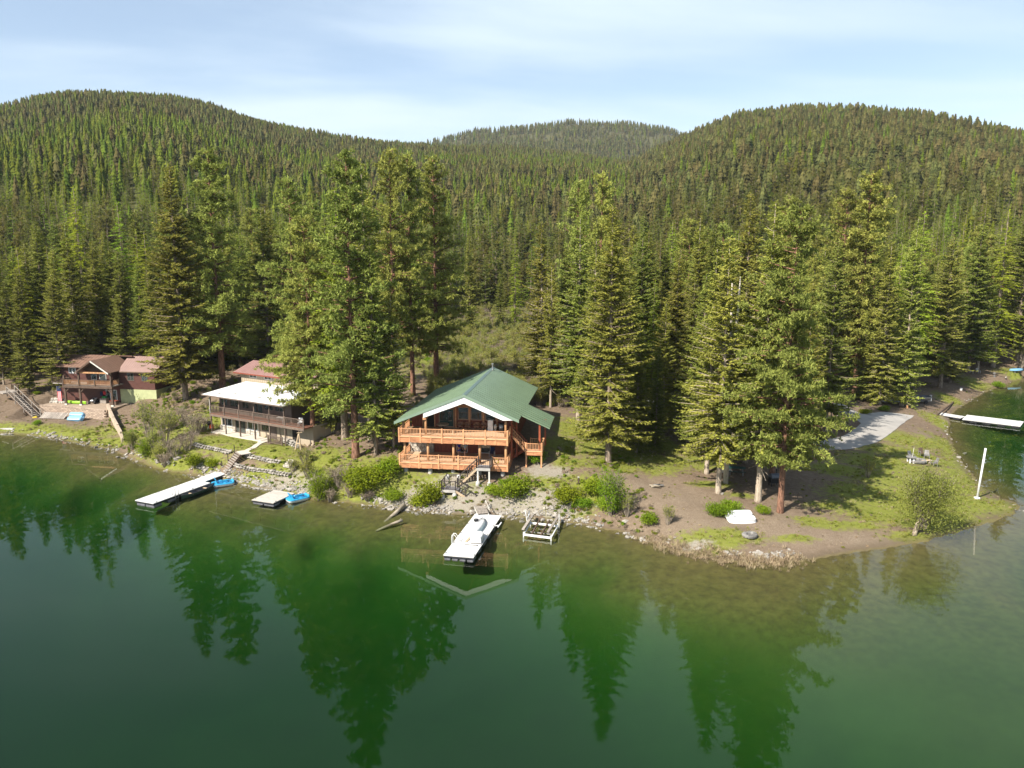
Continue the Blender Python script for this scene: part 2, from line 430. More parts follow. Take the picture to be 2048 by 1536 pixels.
# grass and gravel areas on the ground: (picture place, half width, half depth in metres)
GRASS = [(60,864,8,3),(150,873,9,4),(200,888,6,2.5),(430,880,5,3),(470,893,5,3),(530,898,5,3),(560,905,4,2.5),(1130,890,4,6),(1150,860,4,7),(1250,908,7,3.5),(1350,925,6,3),(1310,940,4,2),(1140,925,3,2),
         (1760,925,7,5),(1820,880,6,6),(1850,915,6,5),(1830,950,6,4),(1690,1015,5,2.2),(1790,1015,8,3.5),(1960,1010,8,4),(1880,1050,8,2.5),(1885,850,2.5,8),(1910,900,2,9),(1930,960,3,6),
         (1450,1080,4,1.6),(1420,1095,3,1.2),(1590,1075,2.5,.8),(1720,1050,4,1),(1620,1040,3,.8),(1850,1075,5,1.4),(1420,970,3,1.5),(1950,770,4,6),(2030,748,6,4),(1900,800,3,5),
         (760,940,4,4),(700,960,3,2),(640,950,3,2),(1100,985,4,3),(1180,980,4,3),(1040,985,3,2.5),(330,900,4,3),(420,930,3,2),(540,955,5,2),
         (1000,690,20,45),(900,720,12,25),(1100,700,14,30),(440,735,5,8),(1480,990,2,1),(1740,985,7,4),(1800,960,8,5),(1870,970,7,5),(1990,1020,5,3),(1900,1040,7,3),(1760,1030,7,3),(1650,1050,4,1.5),(1850,1000,9,5),(1680,940,5,3),(1440,1075,5,2.2),(90,868,9,3),(30,860,6,2.5),(220,893,5,2),(480,880,7,3),(1180,890,5,5),(1230,930,5,3),(690,940,5,4),(820,985,4,2),(640,920,5,4),(560,940,6,3),(350,925,5,3),(1150,1000,6,3),(1050,1000,4,2.5),(860,975,5,2.5),(930,985,4,2),(750,975,7,4),(1090,965,5,3),(130,876,9,3),(1930,930,3,6),(1890,900,3,6),(1780,900,6,4),(1300,890,7,4),(1390,925,5,2.5),(600,970,6,3),(500,960,6,2.5),(340,880,6,5),(390,850,5,5),(300,860,5,4),(420,830,5,5)]
GRAVEL = [(860,990,3.6,2.2),(920,1010,3.6,2.2),(960,990,2.2,2.2),(900,968,4.3,1.8),(1010,1010,2.9,1.9),(1080,940,2.2,2.2),(1110,945,2.2,1.7),(800,1000,2.9,1.5),(1130,1020,3.6,1.5),(1060,1015,2.9,1.5),(560,968,4.3,1.5),(1390,1095,2.2,1.1),(1090,1000,3.6,2.2),(620,970,2.2,1.5),
          (150,808,4.3,1.9),(230,810,3.6,1.9)]
LITTER = [(1880,835,2,9),(1870,880,1.6,8),(1885,800,3,6),(1420,1040,8,5),(1350,1000,6,6),(1560,1060,8,4),(1700,1080,10,2),(1300,980,5,4)]
AREA_C = {}
def area_mask(x, y, lst):
    m = np.zeros(np.shape(x))
    for px, py, a, b in lst:
        c = AREA_C.setdefault((px, py), G(px, py))
        m = np.maximum(m, 1.25 - np.sqrt(((x - c[0]) / a) ** 2 + ((y - c[1]) / b) ** 2))
    return np.clip(m, 0, 1)

def axis(fine0, fine1, step, lo, hi, grow=1.16):
    a = list(np.arange(fine0, fine1 + 1e-6, step)); s = step
    while a[-1] < hi: s = min(s * grow, 60); a.append(a[-1] + s)
    s = step; left = []
    q = fine0
    while q > lo: s = min(s * grow, 60); q -= s; left.append(q)
    return np.array(left[::-1] + a)
XS = axis(-92, 122, 0.62, -1500, 1500)
YS = axis(60, 140, 0.5, -300, 2400, 1.05)
GX, GY = np.meshgrid(XS, YS)
GZ = ground(GX.ravel(), GY.ravel())
nx, ny = len(XS), len(YS)
gm = area_mask(GX.ravel(), GY.ravel(), GRASS); vm = area_mask(GX.ravel(), GY.ravel(), GRAVEL); lm = area_mask(GX.ravel(), GY.ravel(), LITTER)
hillm = sstep(190, 260, np.hypot(GX.ravel(), GY.ravel())) * (GY.ravel() > 100)
verts = np.stack([GX.ravel(), GY.ravel(), GZ], 1)
ii, jj = np.meshgrid(np.arange(nx - 1), np.arange(ny - 1))
q = (jj * nx + ii).ravel(); faces = np.stack([q, q + 1, q + nx + 1, q + nx], 1)
row_split = int(np.searchsorted(YS, 235.0))

def ground_material():
    m, n, l, o = nt('forest_soil')
    b = n.new('ShaderNodeBsdfPrincipled'); b.inputs['Roughness'].default_value = 0.95; b.inputs['Specular IOR Level'].default_value = 0.1
    geo = n.new('ShaderNodeNewGeometry'); sep = n.new('ShaderNodeSeparateXYZ'); l.new(geo.outputs['Position'], sep.inputs[0])
    def noise(scale, detail=6, rough=0.6):
        t = n.new('ShaderNodeTexNoise'); t.inputs['Scale'].default_value = scale; t.inputs['Detail'].default_value = detail; t.inputs['Roughness'].default_value = rough
        l.new(geo.outputs['Position'], t.inputs['Vector']); return t.outputs['Fac']
    def ramp(src, stops):
        r = n.new('ShaderNodeValToRGB'); e = r.color_ramp.elements
        e[0].position, e[0].color = stops[0][0], (*stops[0][1], 1); e[1].position, e[1].color = stops[-1][0], (*stops[-1][1], 1)
        for p, c in stops[1:-1]:
            k = e.new(p); k.color = (*c, 1)
        l.new(src, r.inputs[0]); return r.outputs[0]
    def mix(f, a, c):
        x = n.new('ShaderNodeMixRGB'); l.new(f, x.inputs[0])
        for s, k in ((a, 1), (c, 2)):
            if isinstance(s, tuple): x.inputs[k].default_value = (*s, 1)
            else: l.new(s, x.inputs[k])
        return x.outputs[0]
    def math_(op, a, c=0.0, clamp=False):
        x = n.new('ShaderNodeMath'); x.operation = op; x.use_clamp = clamp
        for s, k in ((a, 0), (c, 1)):
            if isinstance(s, (int, float)): x.inputs[k].default_value = s
            else: l.new(s, x.inputs[k])
        return x.outputs[0]
    def attr(nm):
        a = n.new('ShaderNodeAttribute'); a.attribute_name = nm; return a.outputs['Fac']
    nb = noise(0.55, 5); nm = noise(2.3, 6); nf = noise(9.0, 6, 0.7)
    soil = ramp(nm, [(0.3, (0.092, 0.063, 0.042)), (0.5, (0.155, 0.111, 0.076)), (0.72, (0.223, 0.168, 0.122))])
    fine = ramp(nf, [(0.3, (0.076, 0.055, 0.038)), (0.7, (0.277, 0.214, 0.155))])
    mf = n.new('ShaderNodeMixRGB'); mf.inputs[0].default_value = 0.4; l.new(soil, mf.inputs[1]); l.new(fine, mf.inputs[2]); soil = mf.outputs[0]
    lit = ramp(nf, [(0.28, (0.126, 0.092, 0.063)), (0.7, (0.311, 0.252, 0.185))])
    fl = math_('MULTIPLY', attr('litter'), math_('MULTIPLY', nb, 1.3, True), True)
    soil = mix(fl, soil, lit)
    gr = ramp(nm, [(0.28, (0.084, 0.095, 0.020)), (0.5, (0.162, 0.193, 0.022)), (0.75, (0.235, 0.218, 0.073))])
    gf = ramp(nf, [(0.3, (0.067, 0.084, 0.013)), (0.7, (0.258, 0.246, 0.084))])
    mg = n.new('ShaderNodeMixRGB'); mg.inputs[0].default_value = 0.4; l.new(gr, mg.inputs[1]); l.new(gf, mg.inputs[2]); gr = mg.outputs[0]
    fg = math_('ADD', attr('grass'), math_('MULTIPLY', math_('SUBTRACT', nm, 0.5), 1.5))
    fg = math_('ADD', fg, math_('MULTIPLY', math_('SUBTRACT', nb, 0.5), 1.3))
    fg = math_('MULTIPLY', math_('SUBTRACT', fg, 0.30), 2.2, True)
    c = mix(fg, soil, gr)
    pv = ramp(nf, [(0.25, (0.170, 0.140, 0.106)), (0.5, (0.246, 0.221, 0.178)), (0.75, (0.340, 0.315, 0.264))])
    fv = math_('ADD', attr('gravel'), math_('MULTIPLY', math_('SUBTRACT', nm, 0.5), 1.6))
    fv = math_('MULTIPLY', math_('SUBTRACT', fv, 0.35), 2.2, True)
    c = mix(fv, c, pv)
    hill = ramp(nb, [(0.3, (0.047, 0.051, 0.019)), (0.7, (0.111, 0.102, 0.047))])
    c = mix(attr('hill'), c, hill)
    # the bed below the waterline: brown silt, then pale marl with weed patches
    bedn = noise(0.16, 5); bedf = noise(1.4, 6)
    bed = ramp(bedf, [(0.3, (0.18, 0.155, 0.032)), (0.55, (0.42, 0.37, 0.075)), (0.75, (0.58, 0.53, 0.14))])
    marl = ramp(bedn, [(0.32, (0.28, 0.29, 0.08)), (0.5, (0.37, 0.38, 0.11)), (0.7, (0.47, 0.48, 0.15))])
    dm = n.new('ShaderNodeMapRange'); dm.inputs['From Min'].default_value = -0.8; dm.inputs['From Max'].default_value = -2.4; l.new(sep.outputs['Z'], dm.inputs['Value'])
    bed = mix(dm.outputs[0], bed, marl)
    wm = n.new('ShaderNodeMapRange'); wm.inputs['From Min'].default_value = 0.10; wm.inputs['From Max'].default_value = -0.06; l.new(sep.outputs['Z'], wm.inputs['Value'])
    c = mix(wm.outputs[0], c, bed)
    wet = n.new('ShaderNodeMapRange'); wet.inputs['From Min'].default_value = 0.30; wet.inputs['From Max'].default_value = 0.04; wet.inputs['To Max'].default_value = 0.75; l.new(sep.outputs['Z'], wet.inputs['Value'])
    c = mix(wet.outputs[0], c, (0.10, 0.078, 0.05))
    l.new(c, b.inputs['Base Color'])
    bp = n.new('ShaderNodeBump'); bp.inputs['Strength'].default_value = 0.7; bp.inputs['Distance'].default_value = 0.12
    l.new(nf, bp.inputs['Height']); l.new(bp.outputs[0], b.inputs['Normal'])
    l.new(b.outputs[0], o.inputs[0])
    return m
M_GROUND = ground_material()
def ground_part(name, r0, r1):
    vs = verts[r0*nx:(r1 + 1)*nx]; fs = faces[r0*(nx - 1):r1*(nx - 1)] - r0*nx
    sl = slice(r0*nx, (r1 + 1)*nx)
    me = np_mesh(name, vs, fs, M_GROUND, {'grass': gm[sl], 'gravel': vm[sl], 'litter': lm[sl], 'hill': hillm[sl]}, smooth=True)
    return tag(link_mesh(name, me), kind='structure')
tag(ground_part('ground', 0, row_split), 'brown needle-strewn lakeshore with grassy patches')
tag(ground_part('hills', row_split, ny - 1), 'wooded hills rising behind the lake houses')

# the lake: a body of clear green water with a still surface
def water_material():
    m, n, l, o = nt('lake_water')
    tr = n.new('ShaderNodeBsdfTransparent')
    tr.inputs[0].default_value = (1, 1, 1, 1)
    gl = n.new('ShaderNodeBsdfGlossy'); gl.inputs['Roughness'].default_value = 0.0
    fr = n.new('ShaderNodeFresnel'); fr.inputs['IOR'].default_value = 1.333
    geo = n.new('ShaderNodeNewGeometry')
    n1 = n.new('ShaderNodeTexNoise'); n1.inputs['Scale'].default_value = 0.55; n1.inputs['Detail'].default_value = 3; l.new(geo.outputs['Position'], n1.inputs['Vector'])
    bp = n.new('ShaderNodeBump'); bp.inputs['Strength'].default_value = 0.5; bp.inputs['Distance'].default_value = 0.0045
    l.new(n1.outputs['Fac'], bp.inputs['Height'])
    l.new(bp.outputs[0], gl.inputs['Normal']); l.new(bp.outputs[0], fr.inputs['Normal'])
    mx = n.new('ShaderNodeMixShader'); l.new(fr.outputs[0], mx.inputs[0]); l.new(tr.outputs[0], mx.inputs[1]); l.new(gl.outputs[0], mx.inputs[2])
    l.new(mx.outputs[0], o.inputs['Surface'])
    va = n.new('ShaderNodeVolumeAbsorption'); va.inputs['Color'].default_value = (0.30, 0.70, 0.31, 1); va.inputs['Density'].default_value = 0.32
    vs = n.new('ShaderNodeVolumeScatter'); vs.inputs['Color'].default_value = (0.35, 0.95, 0.30, 1); vs.inputs['Density'].default_value = 0.011
    ad = n.new('ShaderNodeAddShader'); l.new(va.outputs[0], ad.inputs[0]); l.new(vs.outputs[0], ad.inputs[1]); l.new(ad.outputs[0], o.inputs['Volume'])
    return m
lake = MB().box(-890, 890, -290, 420, -15.0, 0.0).build('lake', water_material())
tag(lake, 'still green lake mirroring the shore trees', kind='structure')
# ------------------------------------------------------------------ trees
def bark_material(name, c0, c1, c2):
    m, n, l, o = nt(name)
    b = n.new('ShaderNodeBsdfPrincipled'); b.inputs['Roughness'].default_value = 0.9; b.inputs['Specular IOR Level'].default_value = 0.1
    tc = n.new('ShaderNodeTexCoord'); mp = n.new('ShaderNodeMapping'); mp.inputs['Scale'].default_value = (3.5, 3.5, 0.8)
    ns = n.new('ShaderNodeTexNoise'); ns.inputs['Scale'].default_value = 2.6; ns.inputs['Detail'].default_value = 6
    l.new(tc.outputs['Object'], mp.inputs[0]); l.new(mp.outputs[0], ns.inputs['Vector'])
    r = n.new('ShaderNodeValToRGB'); e = r.color_ramp.elements
    e[0].position = 0.3; e[0].color = (*c0, 1); e[1].position = 0.72; e[1].color = (*c2, 1); k = e.new(0.5); k.color = (*c1, 1)
    l.new(ns.outputs['Fac'], r.inputs[0]); l.new(r.outputs[0], b.inputs['Base Color'])
    bp = n.new('ShaderNodeBump'); bp.inputs['Distance'].default_value = 0.06; l.new(ns.outputs['Fac'], bp.inputs['Height']); l.new(bp.outputs[0], b.inputs['Normal'])
    l.new(b.outputs[0], o.inputs[0]); return m
M_BARK_FIR = bark_material('grey_brown_bark', (0.10, 0.075, 0.055), (0.23, 0.18, 0.135), (0.36, 0.30, 0.235))
M_BARK_PALE = bark_material('pale_tan_bark', (0.20, 0.16, 0.12), (0.37, 0.305, 0.235), (0.50, 0.43, 0.34))
M_BARK_PINE = bark_material('orange_pine_bark', (0.075, 0.045, 0.034), (0.20, 0.105, 0.07), (0.33, 0.19, 0.125))
M_SNAG = bark_material('bleached_dead_wood', (0.30, 0.26, 0.21), (0.48, 0.43, 0.36), (0.60, 0.55, 0.47))
F_FIR = foliage('fir_needles', (0.105, 0.125, 0.024), (0.320, 0.335, 0.066), 0.25, 0.028, 0.22)
F_FIRD = foliage('dark_fir_needles', (0.082, 0.105, 0.022), (0.265, 0.280, 0.060), 0.22, 0.03, 0.22)
F_PINE = foliage('pine_needles', (0.165, 0.195, 0.044), (0.420, 0.450, 0.110), 0.28, 0.02, 0.18)
F_LARCH = foliage('larch_needles', (0.150, 0.215, 0.017), (0.350, 0.430, 0.042), 0.35, 0.03, 0.2)
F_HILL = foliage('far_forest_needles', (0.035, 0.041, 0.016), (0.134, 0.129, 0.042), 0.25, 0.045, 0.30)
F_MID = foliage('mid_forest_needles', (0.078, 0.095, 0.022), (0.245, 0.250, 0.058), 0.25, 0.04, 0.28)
F_MIDG = foliage('mid_larch_needles', (0.110, 0.160, 0.016), (0.280, 0.340, 0.040), 0.3, 0.03, 0.25)
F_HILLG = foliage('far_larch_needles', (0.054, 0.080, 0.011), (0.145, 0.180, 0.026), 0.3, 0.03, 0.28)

def unit(a): return a / np.maximum(np.linalg.norm(a, axis=-1, keepdims=True), 1e-9)
def kites(p, f, l, w, rng, curl=0.12):
    """one small folded frond for each row: base p, direction f, length l, width w"""
    n = len(p)
    up = rng.normal(0, 0.55, (n, 3)) + np.array([0, 0, 1.0])
    sd = unit(np.cross(f, up)); nu = unit(np.cross(sd, f))
    l = l[:, None]; w = w[:, None]
    v = np.empty((n, 4, 3))
    v[:, 0] = p; v[:, 1] = p + f*l*0.5 + sd*w*0.5 - nu*l*curl*0.3; v[:, 2] = p + f*l - nu*l*curl; v[:, 3] = p + f*l*0.5 - sd*w*0.5 - nu*l*curl*0.3
    return v.reshape(-1, 3)
def trunk_mb(H, r0, rng, lean=0.0, sticks=0, cb=0.3, top=0.985, n=9):
    mb = MB()
    ph = rng.uniform(0, 6.28)
    def axis_at(z): 
        t = z / H
        return np.array([lean*t + 0.10*math.sin(3*t + ph)*t, 0.10*math.cos(2.3*t + ph)*t, z])
    ts = [0, 0.015, 0.05, 0.12, 0.25, 0.4, 0.55, 0.7, 0.85, top]
    rs = [r0*1.30, r0*1.12, r0*1.0, r0*0.93, r0*0.76, r0*0.58, r0*0.40, r0*0.25, r0*0.12, 0.03]
    mb.tube([axis_at(t*H - (0.4 if t == 0 else 0)) for t in ts], rs, n)
    for k in range(sticks):
        z = rng.uniform(0.12, cb + 0.12) * H; a = rng.uniform(0, 6.28); L = rng.uniform(0.7, 2.4)
        p = axis_at(z); d = np.array([math.cos(a), math.sin(a), rng.uniform(-0.45, 0.1)])
        mb.tube([p, p + d*L*0.5 + np.array([0, 0, 0.05]), p + d*L], [0.045, 0.03, 0.01], 4, False)
    return mb, axis_at
def conifer(seed, H=30.0, cb=0.18, R=4.0, style='fir', dens=1.0, lean=0.0, r0=0.36, sticks=10, wild=0.25, lod=0, bare=None):
    """tapered trunk with whorls of limbs; every limb carries many small fronds (fir, larch) or needle brushes (pine)"""
    rng = np.random.default_rng(seed)
    tr, ax = trunk_mb(H, r0, rng, lean, sticks, cb, n=9 if lod == 0 else 5)
    z0 = cb * H; step = {'fir': 0.33, 'larch': 0.38, 'pine': 0.50}[style] / dens
    zs = np.arange(z0, H*0.985, step) if lod == 0 else np.arange(z0, H*0.985, step*2.1)
    BP = []; BF = []; BL = []; BW = []; BT = []
    limbs = []
    side = rng.uniform(0, 6.28)
    gaps = [(rng.uniform(0, 6.28), rng.uniform(cb, 0.9), rng.uniform(0.4, 0.9)) for _ in range(7 if style == 'pine' else 4)]
    for z in zs:
        t = (z - z0) / (H - z0)
        if bare and bare[0] < z/H < bare[1] and rng.random() < 0.85: continue
        nb = {'fir': rng.integers(6, 9), 'larch': rng.integers(5, 8), 'pine': rng.integers(4, 7)}[style]
        if style == 'pine': prof = min(1.0, (1 - t)**0.62 * 1.12 + 0.04) * (0.62 + 0.38*min(1, t/0.22 + 0.35))
        elif style == 'larch': prof = (1 - t)**0.85 * (0.72 + 0.28*min(1, t/0.15)) + 0.03
        else: prof = ((1 - t)**0.80) * (0.78 + 0.22*min(1, t/0.18)) + 0.035
        for _ in range(nb):
            a = rng.uniform(0, 6.28)
            L = R * prof * rng.uniform(1 - wild*1.7, 1 + wild)
            skip = False
            for ga, gt, gw in gaps:
                if abs(t - gt) < 0.07 and math.cos(a - ga) > 1 - gw*0.6: L *= 0.55; skip = rng.random() < 0.35
            if skip or L < 0.25: continue
            o = ax(z + rng.uniform(-step, step)*0.5)
            dr = np.array([math.cos(a), math.sin(a), 0.0])
            if style == 'pine': rise = rng.uniform(-0.12, 0.35) + 0.35*t; sag = rng.uniform(-0.25, 0.05)
            elif style == 'larch': rise = rng.uniform(-0.1, 0.25) + 0.2*t; sag = -0.18
            else: rise = -0.28 + 0.75*t + rng.uniform(-0.14, 0.14); sag = 0.10 if t < 0.6 else 0.0
            limb_tint = rng.uniform(0.0, 0.5)
            sd = np.array([-dr[1], dr[0], 0.0])
            if style == 'pine':
                m = max(2, int(L * (4.8 if lod == 0 else 1.2)))
                s = rng.uniform(0.03, 1.0, m)**0.62; s[0] = 1.0
                spread = rng.normal(0, 0.30, m) * L * 0.30 * (0.4 + s*0.6)
                c = o + dr*(s*L)[:, None] + sd*spread[:, None] + np.array([0, 0, 1.0])*((rise*s + sag*s*s)*L + rng.normal(0, 0.13, m))[:, None]
                k = 13 if lod == 0 else 4
                big = 0.46 if lod == 0 else 0.95
                for cc in c:
                    dirs = unit(rng.normal(0, 1, (k, 3)) + dr*0.45 + np.array([0, 0, 0.45]))
                    BP.append(np.repeat(cc[None], k, 0) - dirs*0.03); BF.append(dirs); BL.append(rng.uniform(0.7, 1.25, k)*big); BW.append(rng.uniform(0.17, 0.30, k)*big*(1.0 if lod == 0 else 1.7))
                    BT.append(np.clip(limb_tint + rng.uniform(0, 0.5) + rng.uniform(-0.15, 0.15, k), 0, 1))
                limbs.append((o, o + dr*L*0.85 + np.array([0, 0, (rise*0.85 + sag*0.72)*L]), 0.05 + 0.012*L))
            else:
                per = (0.105 if style == 'fir' else 0.125) if lod == 0 else 0.70
                m = max(3, int(L * 0.85 / per) * 2)
                s = np.linspace(0.14, 1.0, m) + rng.uniform(-0.03, 0.03, m)
                base = o + dr*(s*L)[:, None] + np.array([0, 0, 1.0])*((rise*s + sag*s*s*1.6)*L)[:, None]
                sg = np.where(np.arange(m) % 2 == 0, 1.0, -1.0)
                fd = dr*0.75 + sd*(sg*rng.uniform(0.45, 1.1, m))[:, None] + np.array([0, 0, 1.0])*rng.uniform(-0.42, 0.30, m)[:, None]
                fd[-1] = dr + np.array([0, 0, 0.25])
                ll = (0.32 + 0.30*(1 - s)*min(1.6, L*0.45)) * rng.uniform(0.75, 1.3, m) * (1.0 if lod == 0 else 2.7)
                if style == 'larch': ll *= 0.85
                BP.append(base + rng.normal(0, 0.035, (m, 3))); BF.append(unit(fd)); BL.append(ll); BW.append(ll*rng.uniform(0.27, 0.46, m)*(1.0 if style == 'fir' else 0.8)*(1.0 if lod == 0 else 1.3))
                BT.append(np.clip(limb_tint + rng.uniform(0, 0.45, m) + 0.12*s, 0, 1))
                if L > 1.2: limbs.append((o, o + dr*L*0.8 + np.array([0, 0, (rise*0.8 + sag*1.0)*L]), 0.025 + 0.008*L))
    # leader shoot
    topv = ax(H*0.985); k = 10
    BP.append(np.repeat(topv[None], k, 0) + np.array([0, 0, 1.0])*np.linspace(-0.9, 0.25, k)[:, None]); BF.append(unit(rng.normal(0, 0.6, (k, 3)) + np.array([0, 0, 0.7])))
    BL.append(np.full(k, 0.4)); BW.append(np.full(k, 0.16)); BT.append(rng.uniform(0.3, 0.8, k))
    p = np.concatenate(BP); f = np.concatenate(BF); l = np.concatenate(BL); w = np.concatenate(BW); ti = np.concatenate(BT)
    v = kites(p, f, l, w, rng); tint = np.repeat(ti, 4)
    fc = np.arange(len(v)).reshape(-1, 4)
    if lod == 0:
        for a, b, r in limbs: tr.tube([a, (np.array(a)*0.5 + np.array(b)*0.5) - np.array([0, 0, 0.03]), b], [r, r*0.7, r*0.3], 3, False)
    return tr, v, fc, tint

PROTO = {}
def add_proto(key, bark, leaf, **kw):
    tr, v, fc, tint = conifer(**kw)
    tm = tr.mesh(key + '_trunk', bark, smooth=True)
    cm = np_mesh(key + '_crown', v, fc, leaf, {'tint': tint})
    PROTO[key] = (tm, cm, kw['H'])
add_proto('fir1', M_BARK_FIR, F_FIR, seed=11, H=30, cb=0.10, R=4.9, style='fir', wild=0.30, sticks=14)
add_proto('fir2', M_BARK_PALE, F_FIR, seed=12, H=30, cb=0.18, R=4.5, style='fir', wild=0.36, sticks=16, dens=0.92)
add_proto('fir3', M_BARK_FIR, F_FIRD, seed=13, H=30, cb=0.06, R=4.2, style='fir', wild=0.25, sticks=8)
add_proto('fir4', M_BARK_FIR, F_FIRD, seed=14, H=30, cb=0.12, R=5.0, style='fir', wild=0.38, sticks=12, dens=0.9)
add_proto('fir5', M_BARK_PALE, F_FIR, seed=15, H=30, cb=0.04, R=3.9, style='fir', wild=0.3, sticks=4, dens=1.05)
add_proto('fir6', M_BARK_PALE, F_FIR, seed=16, H=30, cb=0.16, R=5.2, style='fir', wild=0.4, sticks=26, dens=0.95)
add_proto('pine1', M_BARK_PINE, F_PINE, seed=21, H=32, cb=0.16, R=5.2, style='pine', wild=0.3, r0=0.42, sticks=6)
add_proto('pine2', M_BARK_PINE, F_PINE, seed=22, H=32, cb=0.22, R=4.6, style='pine', wild=0.38, r0=0.42, sticks=8, dens=0.95)
add_proto('pine3', M_BARK_PINE, F_PINE, seed=23, H=32, cb=0.17, R=5.9, style='pine', wild=0.3, r0=0.36, sticks=6, dens=1.08)
add_proto('larch1', M_BARK_FIR, F_LARCH, seed=31, H=28, cb=0.14, R=4.2, style='larch', wild=0.3, sticks=8)
add_proto('larch2', M_BARK_FIR, F_LARCH, seed=32, H=28, cb=0.08, R=3.9, style='larch', wild=0.36, sticks=6, dens=0.9)

def place_tree(name, key, x, y, H, width=1.0, rz=0.0, label=None, group=None, z=None, cat='tree', lean=(0, 0)):
    tm, cm, h0 = PROTO[key]
    s = H / h0
    zz = gz(x, y) if z is None else z
    o = empty(name, (x, y, zz - 0.05), rz, label, cat, group)
    o.rotation_euler = (lean[0], lean[1], rz)
    for nm, me in (('trunk', tm), ('crown', cm)):
        c = bpy.data.objects.new(nm, me); COL.objects.link(c); c.parent = o
        c.scale = (s*width, s*width, s)
    return o

# ------------------------------------------------------------------ scatter of uncountable growth by geometry nodes
def scatter(name, protos, pos, rz, sc, idx, label=None, tilt=None, parent=None):
    me = bpy.data.meshes.new(name)
    me.vertices.add(len(pos)); me.vertices.foreach_set('co', np.ascontiguousarray(pos, dtype=np.float32).ravel())
    rot = np.zeros((len(pos), 3), np.float32); rot[:, 2] = rz
    if tilt is not None: rot[:, :2] = tilt
    a = me.attributes.new('rot', 'FLOAT_VECTOR', 'POINT'); a.data.foreach_set('vector', rot.ravel())
    a = me.attributes.new('sc', 'FLOAT_VECTOR', 'POINT'); a.data.foreach_set('vector', np.ascontiguousarray(sc, dtype=np.float32).ravel())
    a = me.attributes.new('idx', 'INT', 'POINT'); a.data.foreach_set('value', np.ascontiguousarray(idx, dtype=np.int32))
    o = link_mesh(name, me, parent)
    coll = bpy.data.collections.new(name + '_kinds')
    for i, pm in enumerate(protos):
        po = bpy.data.objects.new('%02d_%s' % (i, pm.name), pm); coll.objects.link(po)
    g = bpy.data.node_groups.new(name, 'GeometryNodeTree')
    g.interface.new_socket('Geometry', in_out='INPUT', socket_type='NodeSocketGeometry')
    g.interface.new_socket('Geometry', in_out='OUTPUT', socket_type='NodeSocketGeometry')
    gi = g.nodes.new('NodeGroupInput'); go = g.nodes.new('NodeGroupOutput')
    ci = g.nodes.new('GeometryNodeCollectionInfo'); ci.inputs['Collection'].default_value = coll
    ci.inputs['Separate Children'].default_value = True; ci.inputs['Reset Children'].default_value = True
    ip = g.nodes.new('GeometryNodeInstanceOnPoints'); ip.inputs['Pick Instance'].default_value = True
    def named(nm, ty):
        k = g.nodes.new('GeometryNodeInputNamedAttribute'); k.data_type = ty; k.inputs['Name'].default_value = nm
        return next(s for s in k.outputs if s.enabled and s.name == 'Attribute')
    g.links.new(gi.outputs[0], ip.inputs['Points']); g.links.new(ci.outputs[0], ip.inputs['Instance'])
    g.links.new(named('idx', 'INT'), ip.inputs['Instance Index'])
    g.links.new(named('rot', 'FLOAT_VECTOR'), ip.inputs['Rotation'])
    g.links.new(named('sc', 'FLOAT_VECTOR'), ip.inputs['Scale'])
    g.links.new(ip.outputs[0], go.inputs[0])
    md = o.modifiers.new('scatter', 'NODES'); md.node_group = g
    return tag(o, label, kind='stuff')

def lod_mesh(key, bark, leaf, seed, H=18.0, R=3.0, tiers=7, cb=0.08, blunt=0.8, n=9):
    """a far tree: ragged tiers of foliage round a short trunk"""
    rng = np.random.default_rng(seed); vs = []; fs = []; ti = []
    for k in range(tiers):
        t0 = k/tiers; z = H*(cb + (1 - cb)*t0); r = R*(1 - t0)**blunt*rng.uniform(0.85, 1.12); h = H*(1 - cb)/tiers*rng.uniform(1.7, 2.2)
        b = len(vs); off = rng.normal(0, 0.10*r, 2); tt = rng.uniform(0.1, 0.7)
        vs.append((off[0]*0.4, off[1]*0.4, min(z + h, H))); ti.append(tt + 0.25)
        ph = rng.uniform(0, 6.28)
        for j in range(n*2):
            a = ph + math.pi*j/n; rr = r*(rng.uniform(0.85, 1.2) if j % 2 == 0 else rng.uniform(0.42, 0.65))
            vs.append((off[0] + math.cos(a)*rr, off[1] + math.sin(a)*rr, z + (rng.uniform(-0.3, 0.1)*h*0.5 if j % 2 == 0 else h*rng.uniform(0.1, 0.3)))); ti.append(np.clip(tt + rng.uniform(-0.25, 0.35), 0, 1))
        for j in range(n*2): fs.append((b, b + 1 + j, b + 1 + (j + 1) % (n*2)))
    nf = len(fs); b = len(vs)
    for z, r in ((-0.6, R*0.085), (H*(cb + 0.25), R*0.05)):
        for j in range(4): vs.append((math.cos(j*1.571)*r, math.sin(j*1.571)*r, z)); ti.append(0)
    for j in range(4): fs.append((b + j, b + (j+1) % 4, b + 4 + j)); fs.append((b + (j+1) % 4, b + 4 + (j+1) % 4, b + 4 + j))
    mi = np.array([0]*nf + [1]*8)
    return np_mesh(key, np.array(vs), np.array(fs), [leaf, bark], {'tint': np.array(ti)}, matidx=mi)
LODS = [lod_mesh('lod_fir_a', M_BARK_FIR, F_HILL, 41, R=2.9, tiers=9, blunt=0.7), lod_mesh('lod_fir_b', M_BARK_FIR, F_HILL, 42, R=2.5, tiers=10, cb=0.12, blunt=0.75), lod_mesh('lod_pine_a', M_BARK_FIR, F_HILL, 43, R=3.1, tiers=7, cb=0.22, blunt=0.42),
        lod_mesh('lod_larch_a', M_BARK_FIR, F_HILLG, 44, R=2.8, tiers=9, blunt=0.75), lod_mesh('lod_larch_b', M_BARK_FIR, F_HILLG, 45, R=2.4, tiers=10, blunt=0.8, cb=0.1)]
